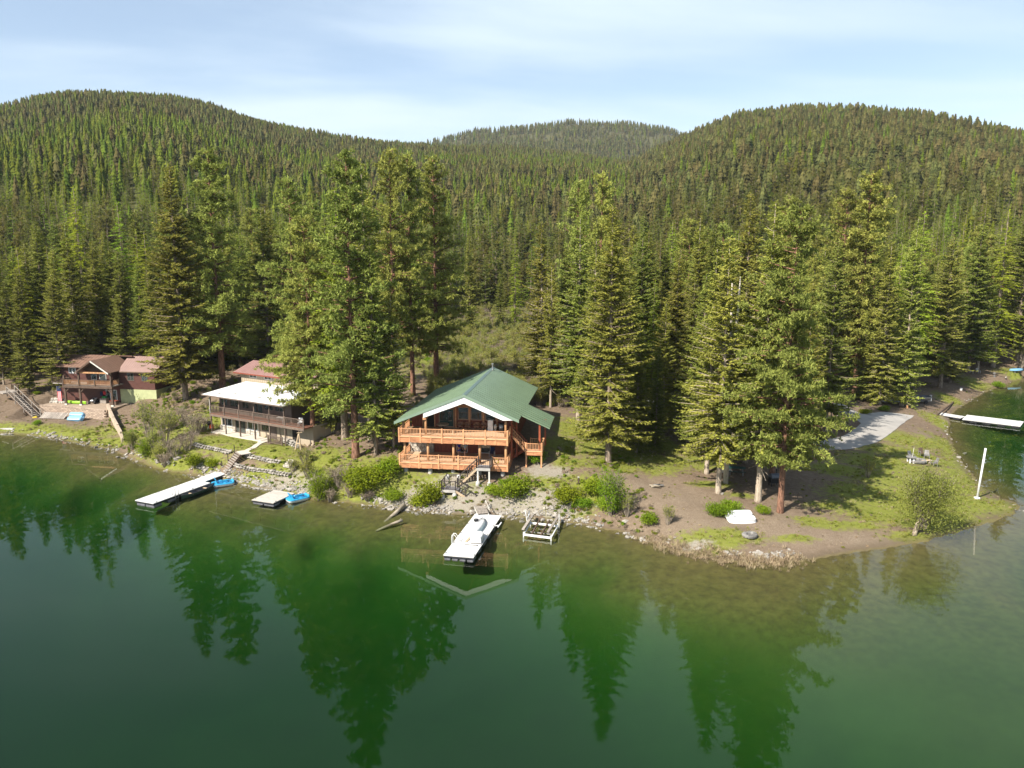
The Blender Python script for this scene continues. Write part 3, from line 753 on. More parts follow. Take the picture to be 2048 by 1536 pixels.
def mid_mesh(key, bark, leaf, **kw):
    tr, v, fc, tint = conifer(lod=0, **kw)
    tv = np.array(tr.v); tf = np.array([f for f in tr.f if len(f) == 4])
    return np_mesh(key, np.concatenate([v, tv]), np.concatenate([fc, tf + len(v)]), [leaf, bark], {'tint': np.concatenate([tint, np.zeros(len(tv))])}, matidx=np.concatenate([np.zeros(len(fc)), np.ones(len(tf))]))
rngF = np.random.default_rng(5)
def forest_points(n, d0, d1, a0=-43, a1=43):
    d = np.sqrt(rngF.uniform(d0*d0, d1*d1, n)); a = np.radians(rngF.uniform(a0, a1, n))
    return d*np.sin(a), d*np.cos(a)
def crude(x, y, s, ph):
    return (np.sin(x/s + ph) * np.sin(y/s*1.1 + 2*ph) + 0.6*np.sin(x/s*2.3 - y/s*1.7 + ph*3) + 0.4*np.sin(x/s*0.6 + y/s*3.1))
N = 100000
fx, fy = forest_points(N, 225, 1330)
fz = hill_z(fx, fy)
fd = np.hypot(fx, fy); faz = np.degrees(np.arctan2(fx, fy))
# thinner, drier stand on the right hill; small clearings
dens = np.ones(N)
rightm = (faz > 8) & (fz > 55)
dens[rightm & (crude(fx, fy, 38, 1.0) > 0.95)] = 0.45
dens[rightm & (faz > 22) & (crude(fx, fy, 55, 2.0) > 0.5)] = 0.55
dens *= np.clip(0.78 + 0.34*crude(fx, fy, 9.0, 0.6), 0.25, 1.0)
keep = rngF.random(N) < dens * np.where(fd < 420, 0.9, 1.0)
fx, fy, fz, fd, faz, = fx[keep], fy[keep], fz[keep], fd[keep], faz[keep]; rightm = rightm[keep]
n = len(fx)
green = (crude(fx, fy, 120, 0.4) + 0.5*rngF.normal(0, 1, n) + np.where(rightm, -1.6, 0.35) - 0.004*np.maximum(fz - 90, 0)) > 0.45
green ^= rngF.random(n) < 0.10
idx = np.where(green, rngF.integers(3, 5, n), rngF.integers(0, 3, n))
hs = 0.30 + 0.46*rngF.random(n)**1.6 * np.interp(fd, [300, 520], [1.45, 1.0])
ws = (0.2 + 0.75*hs) * rngF.uniform(0.95, 1.4, n)
near = fd < rngF.uniform(300, 460, n)
MIDS = [mid_mesh('mid_fir_a', M_BARK_FIR, F_MID, seed=51, H=18, cb=0.08, R=2.9, style='fir', dens=0.62, sticks=0, r0=0.2), mid_mesh('mid_fir_b', M_BARK_FIR, F_MID, seed=52, H=18, cb=0.12, R=2.6, style='fir', dens=0.6, sticks=0, r0=0.2, wild=0.4),
        mid_mesh('mid_pine', M_BARK_FIR, F_MID, seed=53, H=18, cb=0.2, R=2.9, style='pine', dens=0.62, sticks=0, r0=0.22), mid_mesh('mid_larch_a', M_BARK_FIR, F_MIDG, seed=54, H=18, cb=0.08, R=2.7, style='larch', dens=0.62, sticks=0, r0=0.2),
        mid_mesh('mid_larch_b', M_BARK_FIR, F_MIDG, seed=55, H=18, cb=0.12, R=2.4, style='larch', dens=0.6, sticks=0, r0=0.2, wild=0.4)]
def put(name, kinds, k, label):
    scatter(name, kinds, np.stack([fx[k], fy[k], fz[k] - 0.4], 1), rngF.uniform(0, 6.28, int(k.sum())), np.stack([ws[k], ws[k], hs[k]], 1), idx[k], label)
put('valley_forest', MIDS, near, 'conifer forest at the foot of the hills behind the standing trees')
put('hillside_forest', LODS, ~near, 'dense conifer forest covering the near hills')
# the far middle hill with its open, rocky top
N = 20000
fx, fy = forest_points(N, 1250, 2080, -16, 22)
fz = hill_z(fx, fy); fd = np.hypot(fx, fy)
topm = fz > 235
keep = rngF.random(N) < np.where(topm, np.where(crude(fx, fy, 45, 0.7) > 0.2, 0.16, 0.55), 1.0)
fx, fy, fz = fx[keep], fy[keep], fz[keep]; n = len(fx)
hs = rngF.uniform(0.55, 1.05, n); ws = hs*rngF.uniform(0.9, 1.25, n)
scatter('distant_forest', LODS, np.stack([fx, fy, fz - 0.4], 1), rngF.uniform(0, 6.28, n), np.stack([ws, ws, hs], 1),
        np.where(rngF.random(n) < 0.15, 3, rngF.integers(0, 3, n)), 'sparse conifers on the far middle hill with open top')
print('proto tris', {k: len(v[1].polygons)*2 for k, v in PROTO.items()}, [len(m.polygons)*2 for m in LODS])
# ------------------------------------------------------------------ the trees round the houses, each where it stands
# kind, key, base column, base row, top row, width, label
TREES = [
 ('pine_tree','pine1',446,776,294,1.05,'tall pale-tipped ponderosa with red trunk between the brown cabin and white-roofed house'),
 ('fir_tree','fir1',372,800,325,1.0,'olive fir at the right end of the brown cabin'),
 ('fir_tree','fir4',325,770,505,1.1,'short full fir overhanging the pink metal roof of the cabin'),
 ('larch_tree','larch1',182,735,368,1.0,'tall thin larch with bare upper trunk behind the brown cabin'),
 ('fir_tree','fir3',100,735,440,1.0,'slim fir at far left behind the brown cabin deck'),
 ('fir_tree','fir4',126,800,545,0.95,'broad olive fir hiding the left end of the brown cabin'),
 ('larch_tree','larch2',262,715,398,1.1,'bright green larch above the brown cabin roof'),
 ('fir_tree','fir1',238,728,480,1.0,'stout fir directly behind the cabin gable'),
 ('fir_tree','fir3',30,765,560,1.2,'dark fir at the far left edge above the wooden stairs'),
 ('fir_tree','fir2',8,770,610,0.9,'low fir cut by the left picture edge'),
 ('larch_tree','larch2',62,745,490,1.2,'light green rounded larch near the left picture edge'),
 ('fir_tree','fir4',540,742,412,1.05,'dark fir behind the tan building with the red roof'),
 ('pine_tree','pine2',598,800,350,1.0,'ponderosa with a narrow top left of the tall centre cluster'),
 ('fir_tree','fir1',480,735,520,0.9,'shorter fir between the red pine trunk and tan building'),
 ('pine_tree','pine3',627,888,430,0.98,'broad ponderosa spreading over the right end of the white roof'),
 ('pine_tree','pine1',712,915,297,0.95,'tallest leaning ponderosa of the cluster left of the green-roofed house'),
 ('larch_tree','larch1',690,880,372,1.1,'bright green larch in the middle of the centre cluster'),
 ('fir_tree','fir2',742,880,318,0.95,'olive fir between the two tallest ponderosas of the centre cluster'),
 ('pine_tree','pine2',790,800,292,0.85,'twin-topped ponderosa, left stem, behind the green roof'),
 ('pine_tree','pine2',826,790,300,0.8,'twin-topped ponderosa, right stem, behind the green roof'),
 ('pine_tree','pine1',873,772,311,0.95,'dark-trunked ponderosa standing behind the left slope of the green roof'),
 ('fir_tree','fir1',752,908,470,0.85,'olive fir just left of the green roof eave'),
 ('fir_tree','fir6',788,895,560,0.7,'small fir touching the left corner of the orange deck'),
 ('fir_tree','fir3',668,865,480,0.9,'shaded fir in the gap between white-roofed and green-roofed houses'),
 ('fir_tree','fir6',1082,800,440,0.8,'open fir with two bare pale stems behind the green-roofed house'),
 ('fir_tree','fir6',1101,815,520,0.7,'thin fir leaning beside the pale stems behind the green roof'),
 ('fir_tree','fir2',1156,850,430,0.95,'fir with long bare pale trunk right of the green-roofed house'),
 ('pine_tree','pine2',1150,780,356,0.8,'narrow pale pine top, left of the pair right of the green roof'),
 ('pine_tree','pine2',1197,785,340,0.85,'tallest round-topped pine, right of the pair right of the green roof'),
 ('fir_tree','fir1',1216,925,405,1.02,'big full fir standing on the bank right of the green-roofed house'),
 ('fir_tree','fir4',1275,830,470,1.0,'fir in the shade right of the big bank fir'),
 ('fir_tree','fir3',1310,905,690,0.9,'young dark fir on the shaded lawn'),
 ('fir_tree','fir1',1345,850,510,1.05,'olive fir behind the shaded driveway, left of the dead stem'),
 ('fir_tree','fir6',1413,948,490,.85,'fir with clean leaning trunk left of the white-barked trunk group'),
 ('fir_tree','fir6',1436,987,470,.9,'fir with pale trunk and bare dead upper stem at the picnic table'),
 ('fir_tree','fir4',1460,935,560,0.85,'shaded fir behind the green picnic table'),
 ('fir_tree','fir6',1516,1003,395,.9,'tall fir on a pale trunk right of the picnic table'),
 ('pine_tree','pine3',1560,1026,408,0.93,'huge bright ponderosa with orange trunk above the lawn'),
 ('pine_tree','pine1',1543,960,470,0.8,'red-trunked pine close behind the black smoker'),
 ('pine_tree','pine1',1710,790,340,1.1,'broad tall pine behind the pale concrete driveway'),
 ('pine_tree','pine2',1668,785,372,0.95,'pine with a slimmer top left of the broad driveway pine'),
 ('fir_tree','fir5',1758,808,480,0.95,'fir on a bare tan trunk behind the driveway turn'),
 ('fir_tree','fir5',1803,812,432,0.85,'bright columnar fir clothed to the ground beside the boat trailer'),
 ('fir_tree','fir5',1722,800,620,1.1,'young green fir at the driveway edge'),
 ('fir_tree','fir4',1640,820,520,1.0,'dark fir filling the gap right of the huge ponderosa'),
 ('larch_tree','larch1',1820,770,420,1.1,'bright larch top left of the columnar fir'),
 ('fir_tree','fir1',1935,745,445,1.1,'fir on a long bare trunk by the far lawn chairs'),
 ('fir_tree','fir4',1880,775,470,1.1,'dark brown-tinged fir shading the path beyond the boat trailer'),
 ('larch_tree','larch2',1985,735,418,1.2,'bright domed larch over the far shore'),
 ('fir_tree','fir4',2030,730,390,1.2,'fir at the right picture edge over the far shore'),
 ('fir_tree','fir2',1955,740,520,0.9,'open fir between the lawn chairs and the bright domed larch'),
 ('fir_tree','fir3',1900,765,560,1.0,'shaded fir just left of the far lawn chairs'),
 ('fir_tree','fir1',1480,830,380,0.95,'tall fir rising behind the dead stem'),
 ('pine_tree','pine2',1560,815,388,0.95,'pine top showing above the huge ponderosa'),
 ('fir_tree','fir5',1385,800,430,1.0,'fir behind the brown-roofed house in the trees'),
 ('fir_tree','fir5',1186,872,470,1.0,'full fir filling the gap left of the big bank fir'),
 ('fir_tree','fir1',1252,878,525,1.0,'olive fir close behind the right side of the big bank fir'),
 ('fir_tree','fir4',1132,790,485,.9,'fir behind the bare pale trunk right of the green roof'),
 ('fir_tree','fir3',1272,905,650,.9,'short dark fir at the right foot of the big bank fir'),
 ('larch_tree','larch2',1302,815,560,1.0,'fresh green larch beside the shaded driveway gap'),
 ('fir_tree','fir4',1376,885,560,1.0,'broad fir left of the clean leaning trunk'),
 ('fir_tree','fir5',1325,862,600,1.0,'green fir above the young dark fir on the shaded lawn'),
 ('fir_tree','fir4',1490,925,500,.95,'fir filling the gap between the two pale trunks'),
 ('fir_tree','fir1',1398,905,545,.9,'olive fir above the shaded driveway strip'),
 ('fir_tree','fir5',1606,890,560,.95,'fir close behind the huge ponderosa'),
 ('fir_tree','fir4',1650,862,475,.95,'dark fir rising right behind the huge ponderosa'),
 ('fir_tree','fir3',940,668,470,0.9,'slim dark fir at the left edge of the scrub meadow'),
 ('fir_tree','fir1',1000,655,545,0.9,'small brownish fir at the back of the scrub meadow'),
 ('larch_tree','larch2',1030,655,470,0.85,'bright larch at the back of the scrub meadow'),
]
rt = random.Random(3)
tree_xy = []
for kind, key, bx, by, ty, wd, lab in TREES:
    g = G(bx, by)
    H = height_at(ty, g[1], bx) - g[2]
    place_tree(kind, key, g[0], g[1], max(5, H), wd*1.0, rt.uniform(0, 6.28), lab, cat='tree')
    tree_xy.append((g[0], g[1]))
# bleached dead double stem
g = G(1440, 975)
sn = empty('dead_tree', (g[0] + 0.9, g[1] + 1.2, g[2] - 0.1), 0, 'bleached dead double stem standing among the firs at the picnic table', 'dead tree')
Hs = height_at(552, g[1], 1437) - g[2]
mb = MB(); mb.tube([(0,0,0),(0.05,0,Hs*0.3),(-0.05,0.05,Hs*0.6),(-0.25,0,Hs*0.8),(-0.35,0,Hs*0.97)], [0.30,0.24,0.18,0.13,0.05], 8)
mb.tube([(-0.05,0.05,Hs*0.6),(0.22,0,Hs*0.7),(0.42,0,Hs*0.85),(0.5,0,Hs)], [0.16,0.15,0.12,0.05], 8); mb.build('trunk', M_SNAG, sn, smooth=True)
for k in range(12):
    a = rt.uniform(0, 6.28); z = Hs*rt.uniform(0.45, 0.95); L = rt.uniform(0.8, 2.2)
    MB().tube([(0,0,z),(math.cos(a)*L*0.6,math.sin(a)*L*0.6,z+0.1),(math.cos(a)*L,math.sin(a)*L,z-0.1)], [0.04,0.025,0.01], 4).build('branch', M_SNAG, sn)

# the wood behind the houses: trees one can still tell apart, standing in four stands
BAND = [('behind the brown cabin on the left', -0.72, -0.40), ('behind the centre cluster and tan building', -0.40, -0.075),
        ('between the meadow and the driveway', 0.065, 0.30), ('behind the driveway and the far shore', 0.30, 0.74)]
rb = np.random.default_rng(9)
placed = list(tree_xy)
cand = []
for _ in range(5200):
    d = math.sqrt(rb.uniform(128**2, 262**2)); t = rb.uniform(-0.74, 0.76)
    cand.append((t*d, d))
cand.sort(key=lambda c: c[1])
cx = np.array([c[0] for c in cand]); cy = np.array([c[1] for c in cand])
cdist, cins = seg_dist(cx, cy, shore_poly)
keys_d = ['fir1','fir2','fir3','fir4','fir5','fir3','fir4','pine1','pine2','larch1','larch2']
count = {b[0]: 0 for b in BAND}
cap = {BAND[0][0]: 62, BAND[1][0]: 66, BAND[2][0]: 62, BAND[3][0]: 70}
cz = ground(cx, cy)
for i, (x, y) in enumerate(cand):
    if cins[i] or cdist[i] < 9: continue
    t = x / y
    if -0.105 < t < 0.085 and y < 212: continue                      # the scrub meadow
    if t < -0.085 and t > -0.3 and y < 132: continue
    if -0.23 < t < -0.1 and y < 205: continue
    if 0.2 < t < 0.62 and y < 128 + 10: continue
    md = 3.4 + 0.012*(y - 120)
    if any((x - a)**2 + (y - b)**2 < md*md for a, b in placed[-160:]): continue
    if any((x - a)**2 + (y - b)**2 < 3.2**2 for a, b in tree_xy): continue
    band = next((b for b in BAND if b[1] <= t < b[2]), None)
    if band is None or count[band[0]] >= cap[band[0]]: continue
    if rb.random() < 0.45: continue
    key = keys_d[int(rb.integers(0, len(keys_d)))]
    kind = {'f': 'fir', 'p': 'pine', 'l': 'larch'}[key[0]]
    H = rb.uniform(17, 29) * (1.05 if kind == 'pine' else 1.0)
    word = {'fir': 'dark green fir', 'pine': 'taller pine', 'larch': 'light green larch'}[kind]
    place_tree(kind + '_tree', key, x, y, H, rb.uniform(0.9, 1.2), rb.uniform(0, 6.28),
               '%s in the dense stand %s' % (word, band[0]), '%s trees in the stand %s' % (kind, band[0]), z=float(cz[i]))
    placed.append((x, y)); count[band[0]] += 1
print('stand trees', count)
# ------------------------------------------------------------------ building helpers
M_CEDAR = mat('orange_cedar', (0.62, 0.315, 0.16), 0.6, 0.16, 2.5, bump=0.01, stretch=(1, 1, 3), obj_var=0.12)
M_CEDAR_D = mat('weathered_cedar_fascia', (0.50, 0.225, 0.11), 0.65, 0.28, 1.6, bump=0.01, stretch=(0.6, 1, 2), obj_var=0.12)
M_DECK = mat('cedar_deck_boards', (0.58, 0.40, 0.26), 0.65, 0.12, 2.0, stretch=(0.4, 6, 1))
M_REDLOG = mat('red_brown_log_siding', (0.21, 0.052, 0.028), 0.55, 0.25, 2.2, bump=0.02, stretch=(3, 3, 0.5))
M_REDPOST = mat('red_stained_post', (0.30, 0.075, 0.035), 0.5, 0.2, 3.0)
M_LOGPOST = mat('tan_log_post', (0.46, 0.25, 0.12), 0.6, 0.22, 3.0, stretch=(1, 1, 0.4), obj_var=0.1)
M_GREENROOF = mat('green_metal_roof', (0.160, 0.230, 0.145), 0.40, 0.07, 0.6, spec=0.5, bump=0.004)
M_GREENTRIM = mat('green_metal_trim', (0.19, 0.265, 0.195), 0.4, 0.06, 1.0, spec=0.5)
M_WHITE = mat('white_paint', (0.80, 0.80, 0.80), 0.5, 0.04, 2.0)
M_OFFWHITE = mat('off_white_trim', (0.62, 0.60, 0.55), 0.6, 0.1, 2.0)
M_TANFRAME = mat('tan_window_frame', (0.42, 0.27, 0.18), 0.6, 0.12, 2.0)
M_GREENDOOR = mat('dark_green_door', (0.012, 0.05, 0.04), 0.4, 0.15, 2.0)
M_GLASS = glass('window_glass')
M_CURTAIN = mat('pale_curtain', (0.52, 0.54, 0.52), 0.9, 0.2, 3.0, stretch=(8, 8, 0.2))
M_DARK = mat('room_shade', (0.03, 0.026, 0.022), 0.9, 0.3, 2.0)  # near-black colour stands for the shade inside unlit rooms
M_STONE = mat('pale_field_stone', (0.46, 0.42, 0.36), 0.85, 0.32, 3.0, bump=0.02, obj_var=0.25)
M_CONC = mat('grey_concrete', (0.44, 0.42, 0.39), 0.85, 0.14, 1.2, bump=0.004)
M_BROWNRAIL = mat('brown_grey_rail_paint', (0.155, 0.115, 0.092), 0.6, 0.15, 3.0, obj_var=0.1)
M_BLACKIRON = mat('dark_bronze_rail', (0.045, 0.038, 0.036), 0.5, 0.15, 3.0)
M_GREYDECK = mat('grey_composite_boards', (0.24, 0.235, 0.245), 0.7, 0.12, 2.0, stretch=(0.5, 5, 1))
M_PALEWOOD = mat('pale_new_wood', (0.55, 0.42, 0.28), 0.7, 0.18, 2.5, obj_var=0.1)
M_GREYWOOD = mat('weathered_grey_wood', (0.33, 0.29, 0.25), 0.85, 0.2, 2.5, stretch=(1, 4, 1), obj_var=0.18)
M_METAL = mat('dull_galvanised_metal', (0.45, 0.46, 0.47), 0.4, 0.08, 2.0, metal=0.7)
M_BLACK = mat('black_plastic', (0.02, 0.02, 0.022), 0.45, 0.2, 2.0)

def mesh_cache(fn):
    store = {}
    def g(*a):
        if a not in store: store[a] = fn(*a)
        return store[a]
    return g
@mesh_cache
def stick_mesh(w, d, h, mname):
    return MB().box(-w/2, w/2, -d/2, d/2, 0, h).mesh('stick', bpy.data.materials[mname])
def railing(parent, p, q, h, nposts, m_rail, m_bal, post=0.14, gap=0.16, bal=0.045, post_drop=0.0, post_up=0.1, m_post=None, mid=None, rail_w=0.10, bottom=0.12):
    """a railing from p to q (feet of the end posts): rails, posts and single balusters"""
    p = Vector(p); q = Vector(q); d = q - p; L = math.hypot(d.x, d.y); a = math.atan2(d.y, d.x)
    mb = MB().beam(p + V(0,0,h), q + V(0,0,h), rail_w, 0.06).beam(p + V(0,0,bottom), q + V(0,0,bottom), 0.05, 0.06)
    r = mb.build('railing', m_rail, parent)
    pm = stick_mesh(post, post, h + post_up + post_drop, (m_post or m_rail).name)
    for i in range(nposts):
        t = i / (nposts - 1); c = p + d * t
        link_mesh('rail_post', pm, r, c - V(0,0,post_drop), (0, 0, a))
    n = max(2, int(L / gap)); bm = stick_mesh(bal, bal, h - bottom - 0.06, m_bal.name)
    for i in range(1, n):
        t = i / n
        if any(abs(t - k/(nposts-1)) * L < post*0.8 for k in range(nposts)): continue
        link_mesh('baluster', bm, r, p + d*t + V(0,0,bottom + 0.03), (0, 0, a))
    return r
def window(parent, u0, u1, z0, z1, v, m_frame, panes=1, m_pane=None, fw=0.09, proud=0.05, curtain=None, name='window', depth=0.1):
    """frame with its glass, on a wall whose outer face lies at v"""
    mb = MB(); a, b = v - proud, v + 0.03
    mb.box(u0, u1, a, b, z1 - fw, z1).box(u0, u1, a, b, z0, z0 + fw).box(u0, u0 + fw, a, b, z0 + fw, z1 - fw).box(u1 - fw, u1, a, b, z0 + fw, z1 - fw)
    for k in range(1, panes):
        x = u0 + (u1 - u0) * k / panes; mb.box(x - fw*0.4, x + fw*0.4, a + 0.01, b, z0 + fw, z1 - fw)
    w = mb.build(name, m_frame, parent)
    for k in range(panes):
        x0 = u0 + fw*0.6 + (u1 - u0 - fw*1.2) * k / panes; x1 = u0 + fw*0.6 + (u1 - u0 - fw*1.2) * (k + 1) / panes
        MB().box(x0 + 0.01, x1 - 0.01, v - 0.012, v - 0.004, z0 + fw*0.7, z1 - fw*0.7).build('pane', m_pane or M_GLASS, w)
    MB().box(u0 + fw*0.5, u1 - fw*0.5, v + 0.0, v + 0.012, z0 + fw*0.5, z1 - fw*0.5).build('room_shade_backing', M_DARK, w)  # dark sheet behind the pane, the room's shade put into its colour
    if curtain:
        for (x0, x1) in curtain:
            MB().box(u0 + (u1-u0)*x0 + fw*0.5, u0 + (u1-u0)*x1 - fw*0.4, v - 0.003, v + 0.0, z0 + fw, z1 - fw*0.8).build('curtain', M_CURTAIN, w)
    return w
def slope_roof(parent, poly, th, m, name='roof', ribs=0, m_rib=None, rib_h=0.035):
    """a sheet of roof through the corners (two along the eave, two along the ridge): eave a, eave b, ridge b, ridge a"""
    a, b, c, d = [Vector(q) for q in poly]
    r = MB().extrude([a, b, c, d], (0, 0, -th)).build(name, m, parent)
    nrm = (b - a).cross(d - a).normalized()
    if nrm.z < 0: nrm = -nrm
    for i in range(1, ribs):
        t = i / ribs
        MB().beam(a + (b - a)*t + nrm*0.012, d + (c - d)*t + nrm*0.012, 0.05, rib_h, nrm).build('standing_seam', m_rib or m, r)
    return r
def flight(parent, a, b, width, n, m_step, m_str, name='stair_flight', side=(0, 1, 0), closed=True, tread=0.05):
    """stairs from a (top, inner edge) to b (bottom): side gives the direction of the width"""
    a = Vector(a); b = Vector(b); s = Vector(side) * width
    mb = MB()
    for k in (0.02, 0.98): mb.beam(a + s*k - V(0,0,0.12), b + s*k - V(0,0,0.12), 0.05, 0.24)
    f = mb.build(name, m_str, parent)
    d = b - a
    hd = Vector((d.x, d.y, 0)); run = hd.length / n; hd.normalize()
    for i in range(n):
        c = a + d*((i + 0.5)/n) + s*0.5
        t = MB()
        t.beam(c - s*0.5, c + s*0.5, run*0.96, tread)
        t.build('step', m_step, f)
    return f

# ------------------------------------------------------------------ the green-roofed log house
HA = P(800, 991, 0); HYAW = math.radians(-8)
house = empty('lake_house', (HA[0], HA[1], 0), HYAW, 'two-storey cedar house with green metal roof and double front decks', 'house')
# body
zb = 2.4
walls = MB()
walls.box(0.3, 12.0, 4.45, 4.65, zb, 8.75); walls.box(0.3, 0.5, 4.65, 18.3, zb, 8.6); walls.box(11.8, 12.0, 4.65, 18.3, zb, 8.6); walls.box(0.5, 11.8, 18.1, 18.3, zb, 8.6)
walls.build('wall', M_REDLOG, house)
def roof_z(u): return 8.58 + (u + 0.32)*0.4141 if u < 7.48 else 11.81 - (u - 7.48)*0.4424
MB().extrude([(0.3, 4.452, 8.75), (12.0, 4.452, 8.75), (12.0, 4.452, roof_z(12.0) - 0.12), (7.48, 4.452, roof_z(7.48) - 0.12), (0.45, 4.452, roof_z(0.45) - 0.12)], (0, 0.15, 0)).build('gable_wall', M_REDLOG, house)
for k in range(17):     # vertical boards of the gable, proud of the wall
    u = 0.6 + k*0.68
    if 3.4 < u < 11.6 and roof_z(u) - 0.2 > 9.75: MB().box(u - 0.16, u + 0.16, 4.40, 4.45, 9.7, roof_z(u) - 0.28).build('gable_board', M_REDLOG, house)
MB().box(3.3, 11.6, 4.36, 4.45, 9.45, 9.66).build('header_beam', M_CEDAR, house)
# upper storey openings
dr = window(house, 3.55, 5.35, 7.0, 9.2, 4.45, M_TANFRAME, 1, None, 0.1, 0.06, name='double_door')
for x0, x1 in ((3.66, 4.43), (4.47, 5.24)):
    leaf = MB().box(x0, x1, 4.395, 4.43, 7.03, 9.08).build('door_leaf', M_GREENDOOR, dr)
    MB().box(x0 + 0.14, x1 - 0.14, 4.375, 4.392, 7.75, 8.95).build('pane', M_GLASS, dr)
MB().tube([(4.5, 4.36, 7.95), (4.5, 4.36, 8.15)], 0.025, 6).build('door_handle', M_METAL, dr)
MB().box(1.75, 3.0, 4.40, 4.44, 7.0, 9.05).build('doorway_shade_panel', M_DARK, house)  # flat dark sheet on the solid wall, doorway shade painted as colour
MB().box(1.62, 1.74, 4.36, 4.45, 7.0, 9.1).box(3.01, 3.13, 4.36, 4.45, 7.0, 9.1).build('door_jamb', M_CEDAR, house)
for u0, u1 in ((5.80, 7.07), (7.30, 8.65), (8.95, 10.2), (10.5, 11.5)):
    window(house, u0, u1, 7.92, 9.42 if u1 < 11 else 9.3, 4.45, M_TANFRAME, 1, None, 0.08, 0.06)
for u in (5.55, 7.18, 8.80, 10.35): MB().box(u - 0.1, u + 0.1, 4.30, 4.45, 7.0, 9.44).build('log_pilaster', M_CEDAR, house)
# lower storey openings
for u0, u1 in ((5.6, 6.9), (8.15, 9.6)):
    window(house, u0, u1, 4.05, 6.05, 4.45, M_OFFWHITE, 1, None, 0.07, 0.05, name='patio_door')
MB().box(6.95, 8.1, 4.41, 4.448, 4.05, 6.1).build('red_door', M_REDLOG, house)
MB().box(3.4, 5.5, 4.38, 4.446, 5.98, 6.1).build('light_strip', M_OFFWHITE, house)
# stone facing at the lower left corner: single stones set proud
st = MB().box(-0.05, 2.95, 4.25, 4.44, 3.2, 6.15).build('stone_facing', mat('stone_mortar', (0.30, 0.27, 0.23), 0.9, 0.2, 3), house)
rs = random.Random(4)
zrow = 3.3
while zrow < 6.1:
    hh = rs.uniform(0.2, 0.34); u = -0.03
    while u < 2.9:
        w = rs.uniform(0.26, 0.55); w = min(w, 2.93 - u)
        if w > 0.1:
            e = rs.uniform(0.03, 0.1)
            MB().box(u + 0.02, u + w - 0.02, 4.25 - e, 4.26, zrow + 0.015, min(zrow + hh - 0.015, 6.14)).build('stone', M_STONE, st, bevel=0.03)
        u += w
    zrow += hh
# decks
for nm, zf, zlow in (('upper_deck', 6.97, 6.2), ('lower_deck', 4.0, 3.27)):
    dk = MB().box(0.05, 12.2, 0.0, 4.44, zf - 0.14, zf).build(nm, M_DECK, house)
    for k in range(10):          # fascia boards between short blocks
        u0 = 0.12 + k*1.206
        MB().box(u0, u0 + 1.16, -0.06, 0.0, zlow + 0.02, zf - 0.19).build('fascia_board', M_CEDAR_D, dk)
    for k in range(11): MB().box(0.02 + k*1.206, 0.14 + k*1.206, -0.10, -0.062, zlow + 0.1, zf - 0.05).build('fascia_block', M_CEDAR, dk)
    MB().box(0.0, 12.24, -0.13, 0.0, zf - 0.17, zf - 0.10).build('edge_board', M_CEDAR, dk)
    MB().box(-0.0, 0.05, 0.02, 4.4, zlow, zf - 0.15).box(12.2, 12.25, 0.02, 4.4, zlow, zf - 0.15).build('side_fascia', M_CEDAR_D, dk)
    for k in range(13): MB().box(0.4 + k*0.95, 0.46 + k*0.95, 0.02, 4.4, zlow + 0.2, zf - 0.15).build('joist', M_CEDAR_D, dk)
H0 = 0.80
railing(house, (0.08, -0.03, 6.97), (12.2, -0.03, 6.97), H0, 6, M_CEDAR, M_CEDAR, 0.16, 0.165, post_drop=0.78)
railing(house, (0.08, 0.1, 6.97), (0.08, 4.3, 6.97), H0, 3, M_CEDAR, M_CEDAR, 0.15, 0.18)
railing(house, (12.2, 0.1, 6.97), (12.2, 2.2, 6.97), H0, 2, M_CEDAR, M_CEDAR, 0.15, 0.18)
railing(house, (0.08, -0.03, 4.0), (8.95, -0.03, 4.0), H0, 5, M_CEDAR, M_CEDAR, 0.16, 0.165, post_drop=0.72)
railing(house, (10.55, -0.03, 4.0), (12.2, -0.03, 4.0), H0, 2, M_CEDAR, M_CEDAR, 0.16, 0.165, post_drop=0.72)
railing(house, (0.08, 0.1, 4.0), (0.08, 4.2, 4.0), H0, 3, M_CEDAR, M_CEDAR, 0.15, 0.18)
railing(house, (12.2, 0.1, 4.0), (12.2, 3.2, 4.0), H0, 2, M_CEDAR, M_CEDAR, 0.15, 0.18)
for u in (0.55, 3.2, 6.1, 9.05, 11.95): MB().tube([(u, 0.55, 4.0), (u, 0.55, 6.25)], 0.15, 10).build('deck_post', M_LOGPOST, house, smooth=True)
for u in (0.45, 3.0, 11.95):
    MB().tube([(u, 0.5, 6.97), (u, 0.5, roof_z(u) - 0.3)], 0.14, 10).build('porch_post', M_LOGPOST, house, smooth=True)
for u in (0.6, 3.4, 6.0, 9.0, 11.6):
    MB().tube([(u, 0.6, 1.2), (u, 0.6, 2.9), (u, 0.6, 3.3)], [0.30, 0.26, 0.2], 10).build('footing', M_CONC, house, smooth=True)
# roof
V0, V1 = -0.35, 19.3
rl = slope_roof(house, [(-0.32, V0, 8.58), (-0.32, V1, 8.58), (7.48, V1, 11.81), (7.48, V0, 11.81)], 0.12, M_GREENROOF, 'roof', 22, M_GREENROOF)
rr = slope_roof(house, [(13.47, V0, 9.16), (13.47, V1, 9.16), (7.48, V1, 11.81), (7.48, V0, 11.81)], 0.12, M_GREENROOF, 'roof', 22, M_GREENROOF)
rx = slope_roof(house, [(16.6, 2.2, 7.78), (16.6, 8.3, 7.78), (13.42, 8.3, 9.185), (13.42, 2.2, 9.185)], 0.12, M_GREENROOF, 'side_roof', 7, M_GREENROOF)
MB().extrude([(7.23, V0-0.03, 11.73), (7.48, V0-0.03, 11.86), (7.73, V0-0.03, 11.73), (7.48, V0-0.03, 11.80)], (0, V1 - V0 + 0.06, 0)).build('ridge_cap', mat('grey_green_ridge', (0.14, 0.21, 0.19), 0.4, 0.06, 1, spec=0.5), house)
